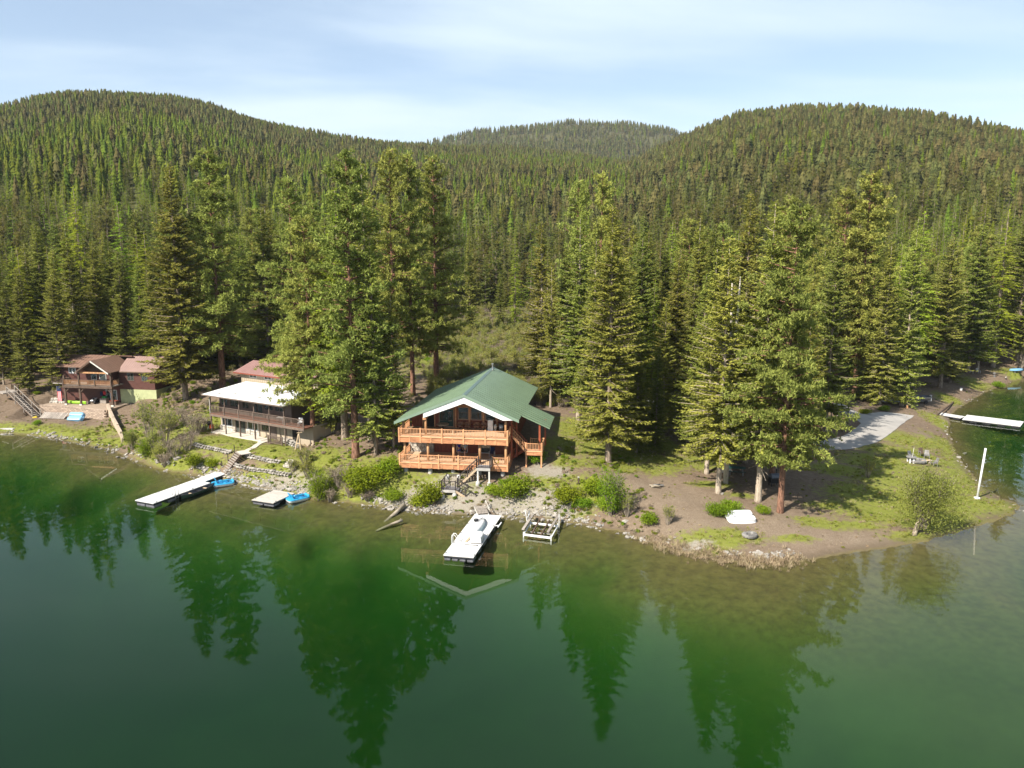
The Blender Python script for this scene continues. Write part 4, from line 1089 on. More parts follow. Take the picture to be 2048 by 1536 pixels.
# front edge trim and white gable boards
for (ua, ub) in ((-0.36, 7.48), (7.48, 13.51)):
    za, zb2 = (8.58, 11.81) if ua < 0 else (11.81, 9.16)
    MB().extrude([(ua, V0-0.05, za + 0.02), (ub, V0-0.05, zb2 + 0.02), (ub, V0-0.05, zb2 - 0.3), (ua, V0-0.05, za - 0.3)], (0, 0.045, 0)).build('roof_edge_trim', M_GREENTRIM, house)
MB().extrude([(2.95, V0+0.02, roof_z(2.95)-0.30), (7.48, V0+0.02, roof_z(7.48)-0.30), (7.48, V0+0.02, roof_z(7.48)-0.98), (2.95, V0+0.02, roof_z(2.95)-0.84)], (0, 0.10, 0)).build('gable_fascia', M_WHITE, house)
MB().extrude([(7.48, V0+0.02, roof_z(7.48)-0.30), (12.9, V0+0.02, roof_z(12.9)-0.30), (11.75, V0+0.02, roof_z(11.75)-0.86), (7.48, V0+0.02, roof_z(7.48)-0.98)], (0, 0.10, 0)).build('gable_fascia', M_WHITE, house)
MB().box(2.85, 3.2, -0.25, 0.6, roof_z(3.0) - 1.1, roof_z(3.0) - 0.82).build('bracket', M_CEDAR, house)
for u in (3.0, 7.48, 11.9): MB().beam((u, -0.2, roof_z(u) - 0.36), (u, 4.45, roof_z(u) - 0.36), 0.18, 0.3).build('purlin', M_CEDAR, house)
MB().tube([(7.75, 17.2, 11.3), (7.75, 17.2, 12.5)], 0.09, 8).tube([(7.75, 17.2, 12.42), (7.75, 17.2, 12.6)], 0.14, 8).build('flue_pipe', M_METAL, house)
# side stairs and landing on the right
MB().box(13.9, 15.75, 2.3, 4.7, 5.0, 5.12).build('landing', M_DECK, house)
for k in range(2): MB().box(13.9 + k*0.93, 14.81 + k*0.93, 2.24, 2.3, 4.6, 4.98).build('fascia_board', M_CEDAR_D, house)
MB().box(13.88, 15.77, 2.2, 2.3, 4.99, 5.06).build('edge_board', M_CEDAR, house)
railing(house, (13.95, 2.3, 5.12), (15.72, 2.3, 5.12), 0.82, 2, M_CEDAR, M_CEDAR, 0.15, 0.17, post_drop=0.5)
railing(house, (15.72, 2.4, 5.12), (15.72, 4.65, 5.12), 0.82, 2, M_CEDAR, M_CEDAR, 0.15, 0.17)
railing(house, (14.2, 4.68, 5.12), (15.62, 4.68, 5.12), 0.82, 2, M_CEDAR, M_CEDAR, 0.13, 0.18)
flight(house, (12.25, 2.35, 6.97), (13.92, 2.35, 5.12), 1.05, 9, M_CEDAR, M_CEDAR, 'upper_stair')
flight(house, (13.92, 3.6, 5.12), (12.3, 3.6, 4.0), 1.0, 6, M_CEDAR, M_REDPOST, 'lower_stair')
railing(house, (12.3, 2.35, 6.85), (13.9, 2.35, 5.1), 0.85, 2, M_CEDAR, M_CEDAR, 0.12, 0.16)
railing(house, (12.3, 3.38, 6.85), (13.9, 3.38, 5.1), 0.85, 2, M_REDPOST, M_REDPOST, 0.12, 0.2)
railing(house, (12.35, 3.55, 4.0), (13.85, 3.55, 5.05), 0.85, 2, M_REDPOST, M_REDPOST, 0.12, 0.16)
for (u, v) in ((13.98, 2.4), (15.68, 2.4), (15.68, 4.6)): MB().box(u-0.08, u+0.08, v-0.08, v+0.08, 2.6, 4.99).build('landing_post', M_CEDAR, house)
for (u, v) in ((15.45, 2.55), (15.85, 4.9)): MB().box(u-0.1, u+0.1, v-0.1, v+0.1, 5.12, 8.15).build('porch_post', M_REDPOST, house)
for (u, v) in ((12.35, 2.3), (12.75, 3.5)): MB().box(u-0.09, u+0.09, v-0.09, v+0.09, 4.0, 9.3).build('porch_post', M_REDPOST, house)
MB().beam((14.4, 2.9, 5.0), (15.4, 3.0, 3.2), 0.09, 0.09).build('brace', M_GREYWOOD, house)

def HL(u, v, z=0.0):
    """place in the house's own axes to world"""
    c, s = math.cos(HYAW), math.sin(HYAW)
    return (HA[0] + u*c - v*s, HA[1] + u*s + v*c, z)
# grey stairs from the lower deck down to the dock
gs = empty('deck_staircase', HL(7.0, -1.5, 0), HYAW, 'dark-railed zigzag stairs from the orange deck down to the dock', 'stairs')
def gsl(u, v, z): return (u - 7.0, v + 1.5, z)
def sbox(u0, u1, v0, v1, z0, z1): return MB().box(u0 - 7.0, u1 - 7.0, v0 + 1.5, v1 + 1.5, z0, z1)
sbox(9.05, 10.5, -1.4, -0.14, 3.88, 3.98).build('top_landing', M_GREYDECK, gs)
sbox(9.03, 10.52, -1.45, -1.4, 3.68, 3.97).build('landing_edge', M_CONC, gs)
sbox(5.45, 7.0, -3.0, -0.3, 1.78, 1.88).build('middle_landing', M_GREYDECK, gs)
sbox(5.43, 7.02, -3.05, -3.0, 1.6, 1.87).build('landing_edge', M_CONC, gs)
flight(gs, gsl(9.05, -1.4, 3.98), gsl(7.0, -1.4, 1.95), 1.1, 11, M_PALEWOOD, M_PALEWOOD, 'upper_flight')
flight(gs, gsl(7.0, -3.0, 1.88), gsl(9.25, -3.0, 0.55), 1.1, 8, M_GREYDECK, M_PALEWOOD, 'lower_flight')
for a, b, n in (((9.05,-1.38,3.98),(10.5,-1.38,3.98),2),((10.48,-1.38,3.98),(10.48,-0.2,3.98),2),((9.05,-1.38,3.95),(7.0,-1.38,1.92),3),((9.05,-0.32,3.95),(7.0,-0.32,1.92),3),
                ((5.5,-2.95,1.88),(7.0,-2.95,1.88),2),((5.5,-2.95,1.88),(5.5,-0.35,1.88),3),((5.5,-0.33,1.88),(6.95,-0.33,1.88),2),((7.0,-2.98,1.88),(9.25,-2.98,0.55),3),((7.0,-1.92,1.88),(9.25,-1.92,0.55),3)):
    railing(gs, gsl(*a), gsl(*b), 0.95, n, M_BLACKIRON, M_BLACKIRON, 0.10, 0.24, 0.025, rail_w=0.08)
for (u, v, z1) in ((9.15,-1.3,3.88),(10.4,-1.3,3.88),(5.6,-2.9,1.78),(6.9,-2.9,1.78),(5.6,-0.5,1.78),(6.9,-0.5,1.78)):
    x, y, _ = HL(u, v); g0 = gz(x, y)
    sbox(u-0.08, u+0.08, v-0.08, v+0.08, g0 - 0.2, z1).build('support_post', M_PALEWOOD if z1 < 3 else M_OFFWHITE, gs)
    MB().tube([gsl(u, v, g0 - 0.3), gsl(u, v, g0 + 0.25), gsl(u, v, g0 + 0.4)], [0.28, 0.25, 0.18], 10).build('footing', M_CONC, gs, smooth=True)
# ------------------------------------------------------------------ the white-roofed house
M_TAUPE = mat('taupe_board_siding', (0.135, 0.105, 0.088), 0.7, 0.14, 2.0, stretch=(6, 6, 0.4))
M_TANWALL = mat('tan_board_siding', (0.42, 0.35, 0.255), 0.75, 0.08, 1.5, stretch=(5, 5, 0.4))
M_WHITEROOF = mat('white_membrane_roof', (0.78, 0.78, 0.77), 0.6, 0.05, 0.8)
M_REDROOF = mat('faded_red_metal_roof', (0.29, 0.170, 0.155), 0.5, 0.08, 0.8, bump=0.003)
M_BLUECURT = mat('blue_grey_curtain', (0.20, 0.29, 0.32), 0.8, 0.2, 3.0, stretch=(6, 6, 0.3))
M_PATIO = mat('pale_patio_slab', (0.58, 0.53, 0.45), 0.85, 0.08, 1.5)
h2o = P(400 + 200/8.533, 740 + 1055/8.533, 3.0); Y2 = math.radians(-30.86)
def L2(u, v, z=0.0):
    c, s = math.cos(Y2), math.sin(Y2); return (h2o[0] + u*c - v*s, h2o[1] + u*s + v*c, z)
h2 = empty('white_roofed_house', (h2o[0], h2o[1], 0), Y2, 'long brown two-storey house with flat white roof and full-width balcony', 'house')
W = 1.55
MB().box(0.0, 13.6, W, W + 0.2, 5.5, 8.1).box(0.0, 0.2, W + 0.2, 7.3, 3.0, 8.1).box(13.4, 13.6, W + 0.2, 7.3, 3.0, 8.1).box(0.2, 13.4, 7.1, 7.3, 3.0, 8.2).build('upper_wall', M_TAUPE, h2)
MB().box(0.0, 17.2, W + 0.02, W + 0.22, 2.7, 5.48).box(17.0, 17.2, W + 0.22, 6.0, 2.7, 5.48).build('lower_wall', M_TANWALL, h2)
for u0, u1 in ((0.05, 2.9), (5.05, 7.55)):
    ws = MB().box(u0, u1, W - 0.1, W + 0.02, 2.8, 3.72).build('stone_wainscot', M_STONE, h2)
    u = u0 + 0.05
    while u < u1 - 0.3:
        for z in (2.85, 3.15, 3.44): MB().box(u + rs.uniform(0, 0.05), u + 0.36, W - 0.1 - rs.uniform(0.02, 0.06), W - 0.09, z, z + 0.26).build('stone', M_STONE, ws, bevel=0.03)
        u += 0.4
for u0, u1, z0, z1, n in ((0.40, 1.68, 6.45, 7.42, 2), (2.15, 4.1, 6.45, 7.42, 2), (4.55, 5.85, 6.45, 7.42, 2), (8.7, 10.4, 6.72, 7.4, 2), (10.65, 12.25, 6.72, 7.4, 2)):
    window(h2, u0, u1, z0, z1, W, M_BROWNRAIL, n, None, 0.07)
window(h2, 6.5, 8.45, 5.6, 7.4, W, M_BROWNRAIL, 2, None, 0.08, name='sliding_door')
for u0, u1, z0, z1, n, cu in ((0.4, 2.3, 3.72, 4.95, 2, [(0, 0.45)]), (5.3, 7.3, 3.72, 4.9, 2, [(0, 0.22), (0.4, 0.95)]), (8.05, 9.4, 3.85, 4.85, 2, [(0.5, 1)])):
    w = window(h2, u0, u1, z0, z1, W + 0.02, M_WHITE if u0 < 8 else M_BROWNRAIL, n, None, 0.08, curtain=cu)
    if u0 < 8: MB().box(u0 - 0.08, u1 + 0.08, W - 0.12, W, z0 - 0.1, z0).build('sill', M_WHITE, w)
w = window(h2, 2.95, 4.95, 3.02, 4.95, W + 0.02, M_BROWNRAIL, 2, None, 0.09, name='patio_door', curtain=[(0, 0.5)])
MB().box(9.62, 10.75, W - 0.03, W + 0.018, 3.0, 4.95).build('brown_door', M_TAUPE, h2)
MB().box(9.75, 10.62, W - 0.05, W - 0.031, 3.75, 4.75).build('door_panel', M_BROWNRAIL, h2)
for u in (7.55, 9.45, 11.3, 12.5): MB().box(u, u + 0.1, W - 0.02, W + 0.018, 3.0, 4.9).build('batten', M_BROWNRAIL, h2)
MB().box(13.6, 14.9, W - 0.02, W + 0.018, 3.0, 5.3).build('opening_shade_panel', M_DARK, h2)  # dark sheet laid on the wall, its colour paints the opening's shade
dk = MB().box(-0.05, 17.3, -0.02, W - 0.003, 5.42, 5.56).build('balcony_floor', mat('red_brown_balcony_boards', (0.26, 0.12, 0.08), 0.7, 0.15, 2.0, stretch=(0.4, 5, 1)), h2)
MB().box(-0.08, 17.3, -0.09, -0.02, 5.22, 5.52).build('rim_board', M_BROWNRAIL, h2)
railing(h2, (0.0, 0.0, 5.56), (13.9, 0.0, 5.56), 1.05, 6, M_BROWNRAIL, M_BROWNRAIL, 0.12, 0.2, 0.05)
railing(h2, (14.0, 0.0, 5.56), (17.25, 0.0, 5.56), 1.05, 2, M_BROWNRAIL, M_BROWNRAIL, 0.12, 0.2, 0.05)
railing(h2, (0.0, 0.1, 5.56), (0.0, W - 0.1, 5.56), 1.05, 2, M_BROWNRAIL, M_BROWNRAIL, 0.1, 0.2, 0.05)
for u in (0.0, 2.8, 5.6, 8.4, 11.15): MB().box(u-0.07, u+0.07, 0.02, 0.16, 2.9, 5.4).build('balcony_post', M_BROWNRAIL, h2)
for u in (13.9, 16.3): MB().box(u-0.06, u+0.06, 0.02, 0.14, 2.6, 5.4).build('balcony_post', M_BROWNRAIL, h2)
for u in (0.0, 2.8, 5.6, 8.4, 11.2, 13.8): MB().box(u-0.06, u+0.06, 0.05, 0.17, 6.6, 8.0).build('porch_post', M_BROWNRAIL, h2)
rf = MB().extrude([(-0.75, -0.6, 8.17), (14.4, -0.6, 8.17), (14.2, 7.5, 8.72), (-1.2, 7.2, 8.70)], (0, 0, -0.14)).build('roof', M_WHITEROOF, h2)
MB().beam((-0.8, -0.65, 8.10), (14.42, -0.65, 8.10), 0.08, 0.14).build('gutter', M_BROWNRAIL, rf)
MB().beam((-0.8, -0.6, 8.10), (-1.22, 7.2, 8.62), 0.06, 0.14).build('gutter', M_BROWNRAIL, rf)
MB().tube([(-0.2, -0.5, 8.0), (0.02, -0.05, 7.8), (0.02, -0.05, 5.6)], 0.04, 6).build('downpipe', M_OFFWHITE, h2)
for u, v in ((3.2, 1.2), (8.0, 1.0), (1.0, 0.4)): MB().box(u, u+0.5, v, v+0.3, 8.26+v*0.06, 8.30+v*0.06).build('roof_patch', M_CONC, rf)
MB().box(-0.1, 9.6, -0.1, W - 0.1, 2.85, 3.03).build('patio_slab', M_PATIO, h2)
railing(h2, (11.15, -0.3, 3.0), (13.7, -0.3, 3.0), 1.0, 2, M_BROWNRAIL, M_BROWNRAIL, 0.12, 0.17, 0.05)
# satellite dishes on the balcony rail
for k, (u, c) in enumerate(((15.9, (0.55, 0.54, 0.5)), (17.0, (0.30, 0.05, 0.07)))):
    pos = L2(u, -0.05, 6.62)
    if k == 0:
        o = empty('plastic_chair', L2(15.9, 0.75, 5.565), Y2 + 0.4, 'white plastic chair on the balcony end behind the pine branches', 'chair')
        mm = M_WHITE
        MB().box(-0.25, 0.25, -0.25, 0.25, 0.42, 0.47).build('seat', mm, o); MB().box(-0.25, 0.25, 0.2, 0.26, 0.47, 1.0).build('backrest', mm, o)
        for x in (-0.24, 0.2):
            MB().box(x, x+0.05, -0.25, 0.25, 0.66, 0.70).build('armrest', mm, o)
            for y in (-0.24, 0.2): MB().box(x, x+0.05, y, y+0.05, 0, 0.42).build('leg', mm, o)
# furniture under the balcony roof
t = empty('patio_table', L2(12.6, 0.8, 5.565), Y2, 'grey covered table on the white-roofed house balcony', 'table')
MB().box(-0.6, 0.6, -0.35, 0.35, 0.66, 0.72).build('tabletop', M_CONC, t)
for x in (-0.5, 0.5):
    for y in (-0.28, 0.28): MB().box(x-0.03, x+0.03, y-0.03, y+0.03, 0, 0.66).build('leg', M_METAL, t)
# walk from the patio to the steps
def draped(name, m, outline, dz=0.05, cut=0.6, label=None, kind='structure', thick=0.0):
    bm = bmesh.new(); vs = [bm.verts.new((x, y, 0)) for x, y in outline]; bm.faces.new(vs)
    bmesh.ops.triangulate(bm, faces=bm.faces)
    for _ in range(7):
        es = [e for e in bm.edges if e.calc_length() > cut*1.8]
        if not es: break
        bmesh.ops.subdivide_edges(bm, edges=es, cuts=1); bmesh.ops.triangulate(bm, faces=[f for f in bm.faces if len(f.verts) > 3])
    bm.verts.ensure_lookup_table()
    zs = ground(np.array([v.co.x for v in bm.verts]), np.array([v.co.y for v in bm.verts]))
    for v, z in zip(bm.verts, zs): v.co.z = z + dz
    if thick:
        r = bmesh.ops.extrude_face_region(bm, geom=bm.faces[:]); 
        for v in [g for g in r['geom'] if isinstance(g, bmesh.types.BMVert)]: v.co.z -= thick
    bmesh.ops.recalc_face_normals(bm, faces=bm.faces)
    me = bpy.data.meshes.new(name); bm.to_mesh(me); bm.free(); me.materials.append(m)
    return tag(link_mesh(name, me), label, kind=kind)
def outline(px): return [tuple(G(x, y)[:2]) for x, y in px]
draped('path', M_PATIO, outline([(484,905),(492,907),(512,897),(524,888),(538,884),(533,876),(521,878),(514,888),(502,896)]), 0.09, 0.5, 'pale concrete path from the patio to the wooden steps', thick=0.2)

# ------------------------------------------------------------------ tan building with red roof behind it
gr = empty('tan_outbuilding', L2(-2.6, 7.6, 5.5), Y2, 'tan board-sided building with faded red metal roof behind the white roof', 'building')
GZ0 = 5.5
wl_ = MB().box(0, 15, 0, 0.2, -0.5, 4.45).box(0, 0.2, 0.2, 5, -0.5, 4.45).box(14.8, 15, 0.2, 5, -0.5, 4.45).box(0.2, 14.8, 4.8, 5, -0.5, 4.45).extrude([(0, 0, 4.45), (0, 5, 4.45), (0, 2.5, 5.4)], (0.2, 0, 0)).build('wall', M_TANWALL, gr)
for k in range(36): MB().box(0.2 + k*0.41, 0.235 + k*0.41, -0.03, 0, 2.2, 4.4).build('batten', M_TANWALL, gr)
for u in (1.75, 4.75, 7.75, 10.8): window(gr, u, u + 1.45, 3.72, 4.35, 0, M_OFFWHITE, 2, None, 0.08, curtain=[(0, 1)])
slope_roof(gr, [(-0.8, -0.7, 4.42), (15.8, -0.7, 4.42), (15.8, 2.5, 5.75), (-0.2, 2.5, 5.75)], 0.12, M_REDROOF, 'roof', 34, M_REDROOF, 0.03)
slope_roof(gr, [(-0.8, 5.7, 4.42), (15.8, 5.7, 4.42), (15.8, 2.5, 5.75), (-0.2, 2.5, 5.75)], 0.12, M_REDROOF, 'roof')
MB().beam((-0.8, -0.72, 4.33), (15.8, -0.72, 4.33), 0.05, 0.16).build('fascia', M_REDLOG, gr)

# ------------------------------------------------------------------ the brown cabin on the left
M_CABWALL = mat('dark_red_cabin_siding', (0.098, 0.040, 0.031), 0.65, 0.18, 1.5, stretch=(1, 1, 6))
M_BROWNROOF = mat('brown_metal_roof', (0.215, 0.130, 0.095), 0.5, 0.08, 0.8)
M_PINKROOF = mat('sun_faded_red_roof', (0.35, 0.235, 0.205), 0.5, 0.06, 0.8)
M_DARKTIMBER = mat('dark_cabin_timber', (0.105, 0.07, 0.05), 0.7, 0.2, 2.0, obj_var=0.1)
M_GREENFOUND = mat('pale_green_foundation', (0.42, 0.45, 0.24), 0.85, 0.1, 1.0)
co = P(755/5.689, 640 + 965/5.689, 2.4); YC = math.radians(-9.6)
def LC(u, v, z=0.0):
    c, s = math.cos(YC), math.sin(YC); return (co[0] + u*c - v*s, co[1] + u*s + v*c, z)
cb = empty('brown_cabin', (co[0], co[1], 0), YC, 'dark red timber cabin with brown and pink metal roofs and front deck', 'cabin')
MB().box(-3.5, 7.9, 3.0, 3.2, 2.0, 7.9).box(7.7, 7.9, 3.2, 9, 2.0, 7.9).box(-3.5, -3.3, 3.2, 9, 2.0, 7.9).box(-3.3, 7.7, 8.8, 9, 2.0, 7.9).build('wall', M_CABWALL, cb)
MB().box(2.9, 7.6, 1.4, 1.6, 5.6, 7.95).box(7.4, 7.6, 1.6, 3.0, 5.6, 7.95).box(2.9, 3.1, 1.6, 3.0, 5.6, 7.95).build('bay_wall', M_CABWALL, cb)
for u0, u1 in ((3.85, 4.85), (5.35, 6.55)): window(cb, u0, u1, 6.38, 7.6, 1.4, M_OFFWHITE, 1, None, 0.08, curtain=[(0, 1)] if u0 > 5 else None)
window(cb, -1.4, -0.1, 7.05, 8.0, 3.0, M_WHITE, 2, None, 0.1)
# gable porch over the deck
for s_, (ua, ub) in enumerate(((2.3, 5.26), (8.25, 5.26))):
    slope_roof(cb, [(ua, -0.35, 7.82), (ua, 6.2, 7.82), (ub, 6.2, 9.74), (ub, -0.35, 9.74)], 0.12, M_BROWNROOF, 'porch_roof', 11, M_BROWNROOF, 0.03)
    MB().extrude([(ua, -0.4, 7.82), (ub, -0.4, 9.74), (ub, -0.4, 9.5), (ua, -0.4, 7.58)], (0, 0.05, 0)).build('barge_board', M_OFFWHITE if s_ else M_DARKTIMBER, cb)
MB().extrude([(2.75, 0.9, 7.95), (7.8, 0.9, 7.95), (5.26, 0.9, 9.55)], (0, 0.1, 0)).build('gable', M_DARKTIMBER, cb)
MB().box(2.6, 8.0, 0.0, 0.2, 7.62, 7.85).build('porch_beam', M_LOGPOST, cb)
# main roof behind, left and rear wings
slope_roof(cb, [(-4.2, 2.3, 8.25), (5.2, 2.3, 8.25), (5.2, 6.1, 9.7), (-4.2, 6.1, 9.7)], 0.12, M_BROWNROOF, 'main_roof', 15, M_BROWNROOF, 0.03)
slope_roof(cb, [(-4.2, 9.8, 8.25), (8.0, 9.8, 8.25), (8.0, 6.1, 9.7), (-4.2, 6.1, 9.7)], 0.12, M_BROWNROOF, 'main_roof')
slope_roof(cb, [(2.0, 8.4, 9.0), (2.0, 17.0, 9.0), (5.4, 17.0, 10.4), (5.4, 8.4, 10.4)], 0.12, M_REDROOF, 'rear_roof', 12, M_REDROOF, 0.03)
slope_roof(cb, [(8.8, 8.4, 9.0), (8.8, 17.0, 9.0), (5.4, 17.0, 10.4), (5.4, 8.4, 10.4)], 0.12, M_REDROOF, 'rear_roof')
MB().box(2.5, 8.3, 9.0, 16.5, 4.0, 8.95).build('rear_wing', M_CABWALL, cb)
MB().extrude([(2.5, 8.98, 8.95), (8.3, 8.98, 8.95), (5.4, 8.98, 10.2)], (0, 0.1, 0)).build('rear_gable', M_CABWALL, cb)
# right wing
MB().box(7.9, 14.1, 2.7, 2.9, 4.75, 7.7).box(13.9, 14.1, 2.9, 10, 4.75, 7.7).extrude([(13.9, 2.7, 7.7), (13.9, 10.3, 7.7), (13.9, 6.5, 9.2)], (0.2, 0, 0)).box(7.9, 13.9, 9.8, 10, 4.75, 7.7).build('wing_wall', M_CABWALL, cb)
MB().box(7.92, 14.3, 2.6, 2.8, 2.0, 4.74).box(14.1, 14.3, 2.8, 9, 2.0, 4.74).build('foundation', M_GREENFOUND, cb)
slope_roof(cb, [(8.0, 2.2, 7.72), (14.5, 2.2, 7.72), (14.0, 7.2, 9.5), (6.6, 7.2, 9.5)], 0.12, M_PINKROOF, 'wing_roof', 17, M_PINKROOF, 0.03)
slope_roof(cb, [(8.0, 11.6, 7.9), (14.5, 11.6, 7.9), (14.0, 7.2, 9.5), (6.6, 7.2, 9.5)], 0.12, M_PINKROOF, 'wing_roof')
MB().beam((7.95, 2.17, 7.62), (14.5, 2.17, 7.62), 0.06, 0.16).build('gutter', M_DARKTIMBER, cb)
for u0, u1 in ((9.3, 10.5), (11.8, 12.95)): window(cb, u0, u1, 6.15, 7.45, 2.7, M_BROWNRAIL, 2, None, 0.06, curtain=[(0, 0.3), (0.55, 1)])
# lower storey
d1 = window(cb, 5.0, 5.85, 2.4, 4.5, 3.0, M_WHITE, 1, None, 0.12, name='patio_door', curtain=[(0.5, 1)])
window(cb, 6.2, 7.0, 2.4, 4.5, 3.0, M_WHITE, 1, None, 0.1, name='patio_door')
# deck
MB().box(-0.2, 8.5, -0.1, 2.99, 5.5, 5.66).build('deck_floor', M_GREYWOOD, cb)
MB().box(-0.25, 8.55, -0.2, -0.1, 5.25, 5.64).build('rim_beam', M_DARKTIMBER, cb)
MB().box(-3.4, -0.2, 1.5, 2.99, 5.5, 5.66).build('side_deck', M_GREYWOOD, cb)
railing(cb, (-0.1, -0.1, 5.66), (8.4, -0.1, 5.66), 0.92, 4, M_DARKTIMBER, M_LOGPOST, 0.22, 0.2, 0.06)
railing(cb, (8.4, 0.0, 5.66), (8.4, 1.9, 5.66), 0.92, 2, M_DARKTIMBER, M_LOGPOST, 0.14, 0.2, 0.06)
railing(cb, (-0.2, 0.0, 5.66), (-0.2, 1.5, 5.66), 0.92, 2, M_DARKTIMBER, M_DARKTIMBER, 0.14, 0.2, 0.06)
railing(cb, (-3.4, 1.5, 5.66), (-0.3, 1.5, 5.66), 0.92, 3, M_DARKTIMBER, M_DARKTIMBER, 0.14, 0.22, 0.06)
for u, z1 in ((0.0, 7.2), (2.65, 7.7), (8.3, 7.8)): MB().box(u-0.13, u+0.13, -0.05, 0.21, 2.5, z1).build('deck_post', M_DARKTIMBER, cb)
for u in (0.0, 2.65, 8.3): MB().box(u-0.2, u+0.2, -0.12, 0.28, 2.2, 2.62).build('post_base', M_OFFWHITE, cb)
for u, s_ in ((0.15, 1), (2.8, 1), (8.15, -1)): MB().beam((u, 0.08, 4.6), (u + s_*0.8, 0.08, 5.35), 0.14, 0.14).build('knee_brace', M_DARKTIMBER, cb)
MB().tube([(12.2, 5.8, 8.9), (12.2, 5.8, 9.5)], 0.07, 6).build('vent_pipe', M_OFFWHITE, cb)
MB().tube([(4.6, 14, 9.9), (4.6, 14, 11.9)], 0.06, 6).build('antenna_pole', M_METAL, cb)

# block retaining wall in front of the cabin: every block its own
M_BLOCK = mat('tan_retaining_block', (0.40, 0.31, 0.24), 0.9, 0.14, 2.5, bump=0.01, obj_var=0.2)
rw = empty('block_retaining_wall', LC(-3.8, -1.2, 0), YC, 'curved tan block retaining wall below the brown cabin patio', 'wall')
def wall_line(t):     # gentle curve in cabin axes, from left to right
    return (-3.8 + t*13.2, -1.2 - 2.1*t + 0.5*math.sin(t*3.1))
bmz = MB().box(-0.30, 0.30, -0.14, 0.14, 0.0, 0.185).mesh('wall_block', M_BLOCK, bevel=0.03)
nb_ = 21
for row in range(7):
    for k in range(nb_):
        t = (k + (0.5 if row % 2 else 0.0)) / nb_
        a = wall_line(t); b = wall_line(t + 0.02)
        an = math.atan2(b[1] - a[1], b[0] - a[0])
        link_mesh('block', bmz, rw, (a[0] + 3.8, a[1] + 1.2 + row*0.05, 0.95 + row*0.2), (0, 0, an))
capm = MB().box(-0.32, 0.32, -0.2, 0.2, 0, 0.09).mesh('cap_block', M_BLOCK, bevel=0.02)
for k in range(nb_):
    a = wall_line(k/nb_); b = wall_line(k/nb_ + 0.02)
    link_mesh('cap_block', capm, rw, (a[0] + 3.8, a[1] + 1.2 + 0.36, 2.36), (0, 0, math.atan2(b[1]-a[1], b[0]-a[0])))
# patio behind it
pl = [LC(*wall_line(t))[:2] for t in np.linspace(0, 1.0, 12)]
pl = [(x, y + 0.45) for x, y in pl] + [LC(9.4, 2.6)[:2], LC(7.8, 3.0)[:2], LC(-3.4, 3.0)[:2]]
o = MB().prism(pl, 1.6, 2.42).build('patio', mat('tan_patio_gravel', (0.36, 0.28, 0.21), 0.9, 0.12, 3.0, bump=0.01)); tag(o, 'tan gravel patio under the brown cabin deck', kind='structure')
# curved ramp wall at its right end
rp = empty('ramp_wall', G(218, 830), 0, 'curved tan concrete ramp wall beside the budding shrub', 'wall')
pts_ = [G(x, y) for x, y in ((216,822),(222,835),(228,848),(236,862),(243,876),(246,886))]
for i in range(len(pts_) - 1):
    a, b = pts_[i], pts_[i + 1]
    mbr = MB(); ht = [1.15, 1.1, 1.0, 0.9, 0.6][i]
    aa = V(a[0]-rp.location.x, a[1]-rp.location.y, -0.4); bb = V(b[0]-rp.location.x, b[1]-rp.location.y, -0.4 - 0.15*0)
    mbr.beam(aa + V(0,0,(a[2]-rp.location.z)+ht/2), bb + V(0,0,(b[2]-rp.location.z)+ht/2), 0.3, ht + 0.8)
    mbr.build('wall_panel', mat('tan_concrete', (0.46, 0.37, 0.28), 0.85, 0.1, 1.0) if i == 0 else bpy.data.materials['tan_concrete'], rp)
# ------------------------------------------------------------------ docks, boats and shore things
M_DOCKWHITE = mat('sun_bleached_dock_boards', (0.66, 0.65, 0.63), 0.6, 0.06, 1.5, stretch=(1, 6, 1), obj_var=0.05)
M_DOCKGREY = mat('grey_dock_boards', (0.50, 0.46, 0.41), 0.75, 0.14, 2.0, stretch=(1, 6, 1), obj_var=0.1)
M_FLOAT = mat('black_dock_float', (0.025, 0.026, 0.03), 0.5, 0.2, 2.0)
M_FLOATG = mat('grey_dock_float', (0.16, 0.16, 0.18), 0.5, 0.2, 2.0)
M_BLUE = mat('bright_blue_plastic', (0.035, 0.33, 0.58), 0.35, 0.06, 2.0, spec=0.5)
M_BLUED = mat('darker_blue_plastic', (0.02, 0.18, 0.42), 0.4, 0.08, 2.0, spec=0.5)
M_SKYBLUE = mat('pale_blue_plastic', (0.20, 0.42, 0.62), 0.4, 0.06, 2.0, spec=0.5)
M_GEL = mat('white_boat_gelcoat', (0.74, 0.75, 0.76), 0.35, 0.05, 2.0, spec=0.5)
M_PALEBLUE = mat('pale_blue_hull_stripe', (0.42, 0.58, 0.62), 0.4, 0.06, 2.0, spec=0.5)
M_LIME = mat('lime_green_plastic', (0.30, 0.60, 0.03), 0.4, 0.08, 2.0, spec=0.5)
M_CANOE = mat('dark_green_canoe', (0.012, 0.045, 0.035), 0.4, 0.15, 2.0, spec=0.5)
M_ALU = mat('bare_aluminium', (0.42, 0.43, 0.44), 0.35, 0.1, 2.0, metal=0.6)
M_NAVY = mat('navy_fabric', (0.02, 0.03, 0.085), 0.9, 0.2, 5.0)
M_WICKER = mat('tan_wicker', (0.34, 0.17, 0.10), 0.8, 0.2, 8.0)
M_LOG = mat('grey_driftwood', (0.34, 0.29, 0.22), 0.85, 0.25, 2.0, stretch=(1, 1, 0.3))
M_RED = mat('red_fabric', (0.55, 0.03, 0.04), 0.8, 0.15, 3.0)

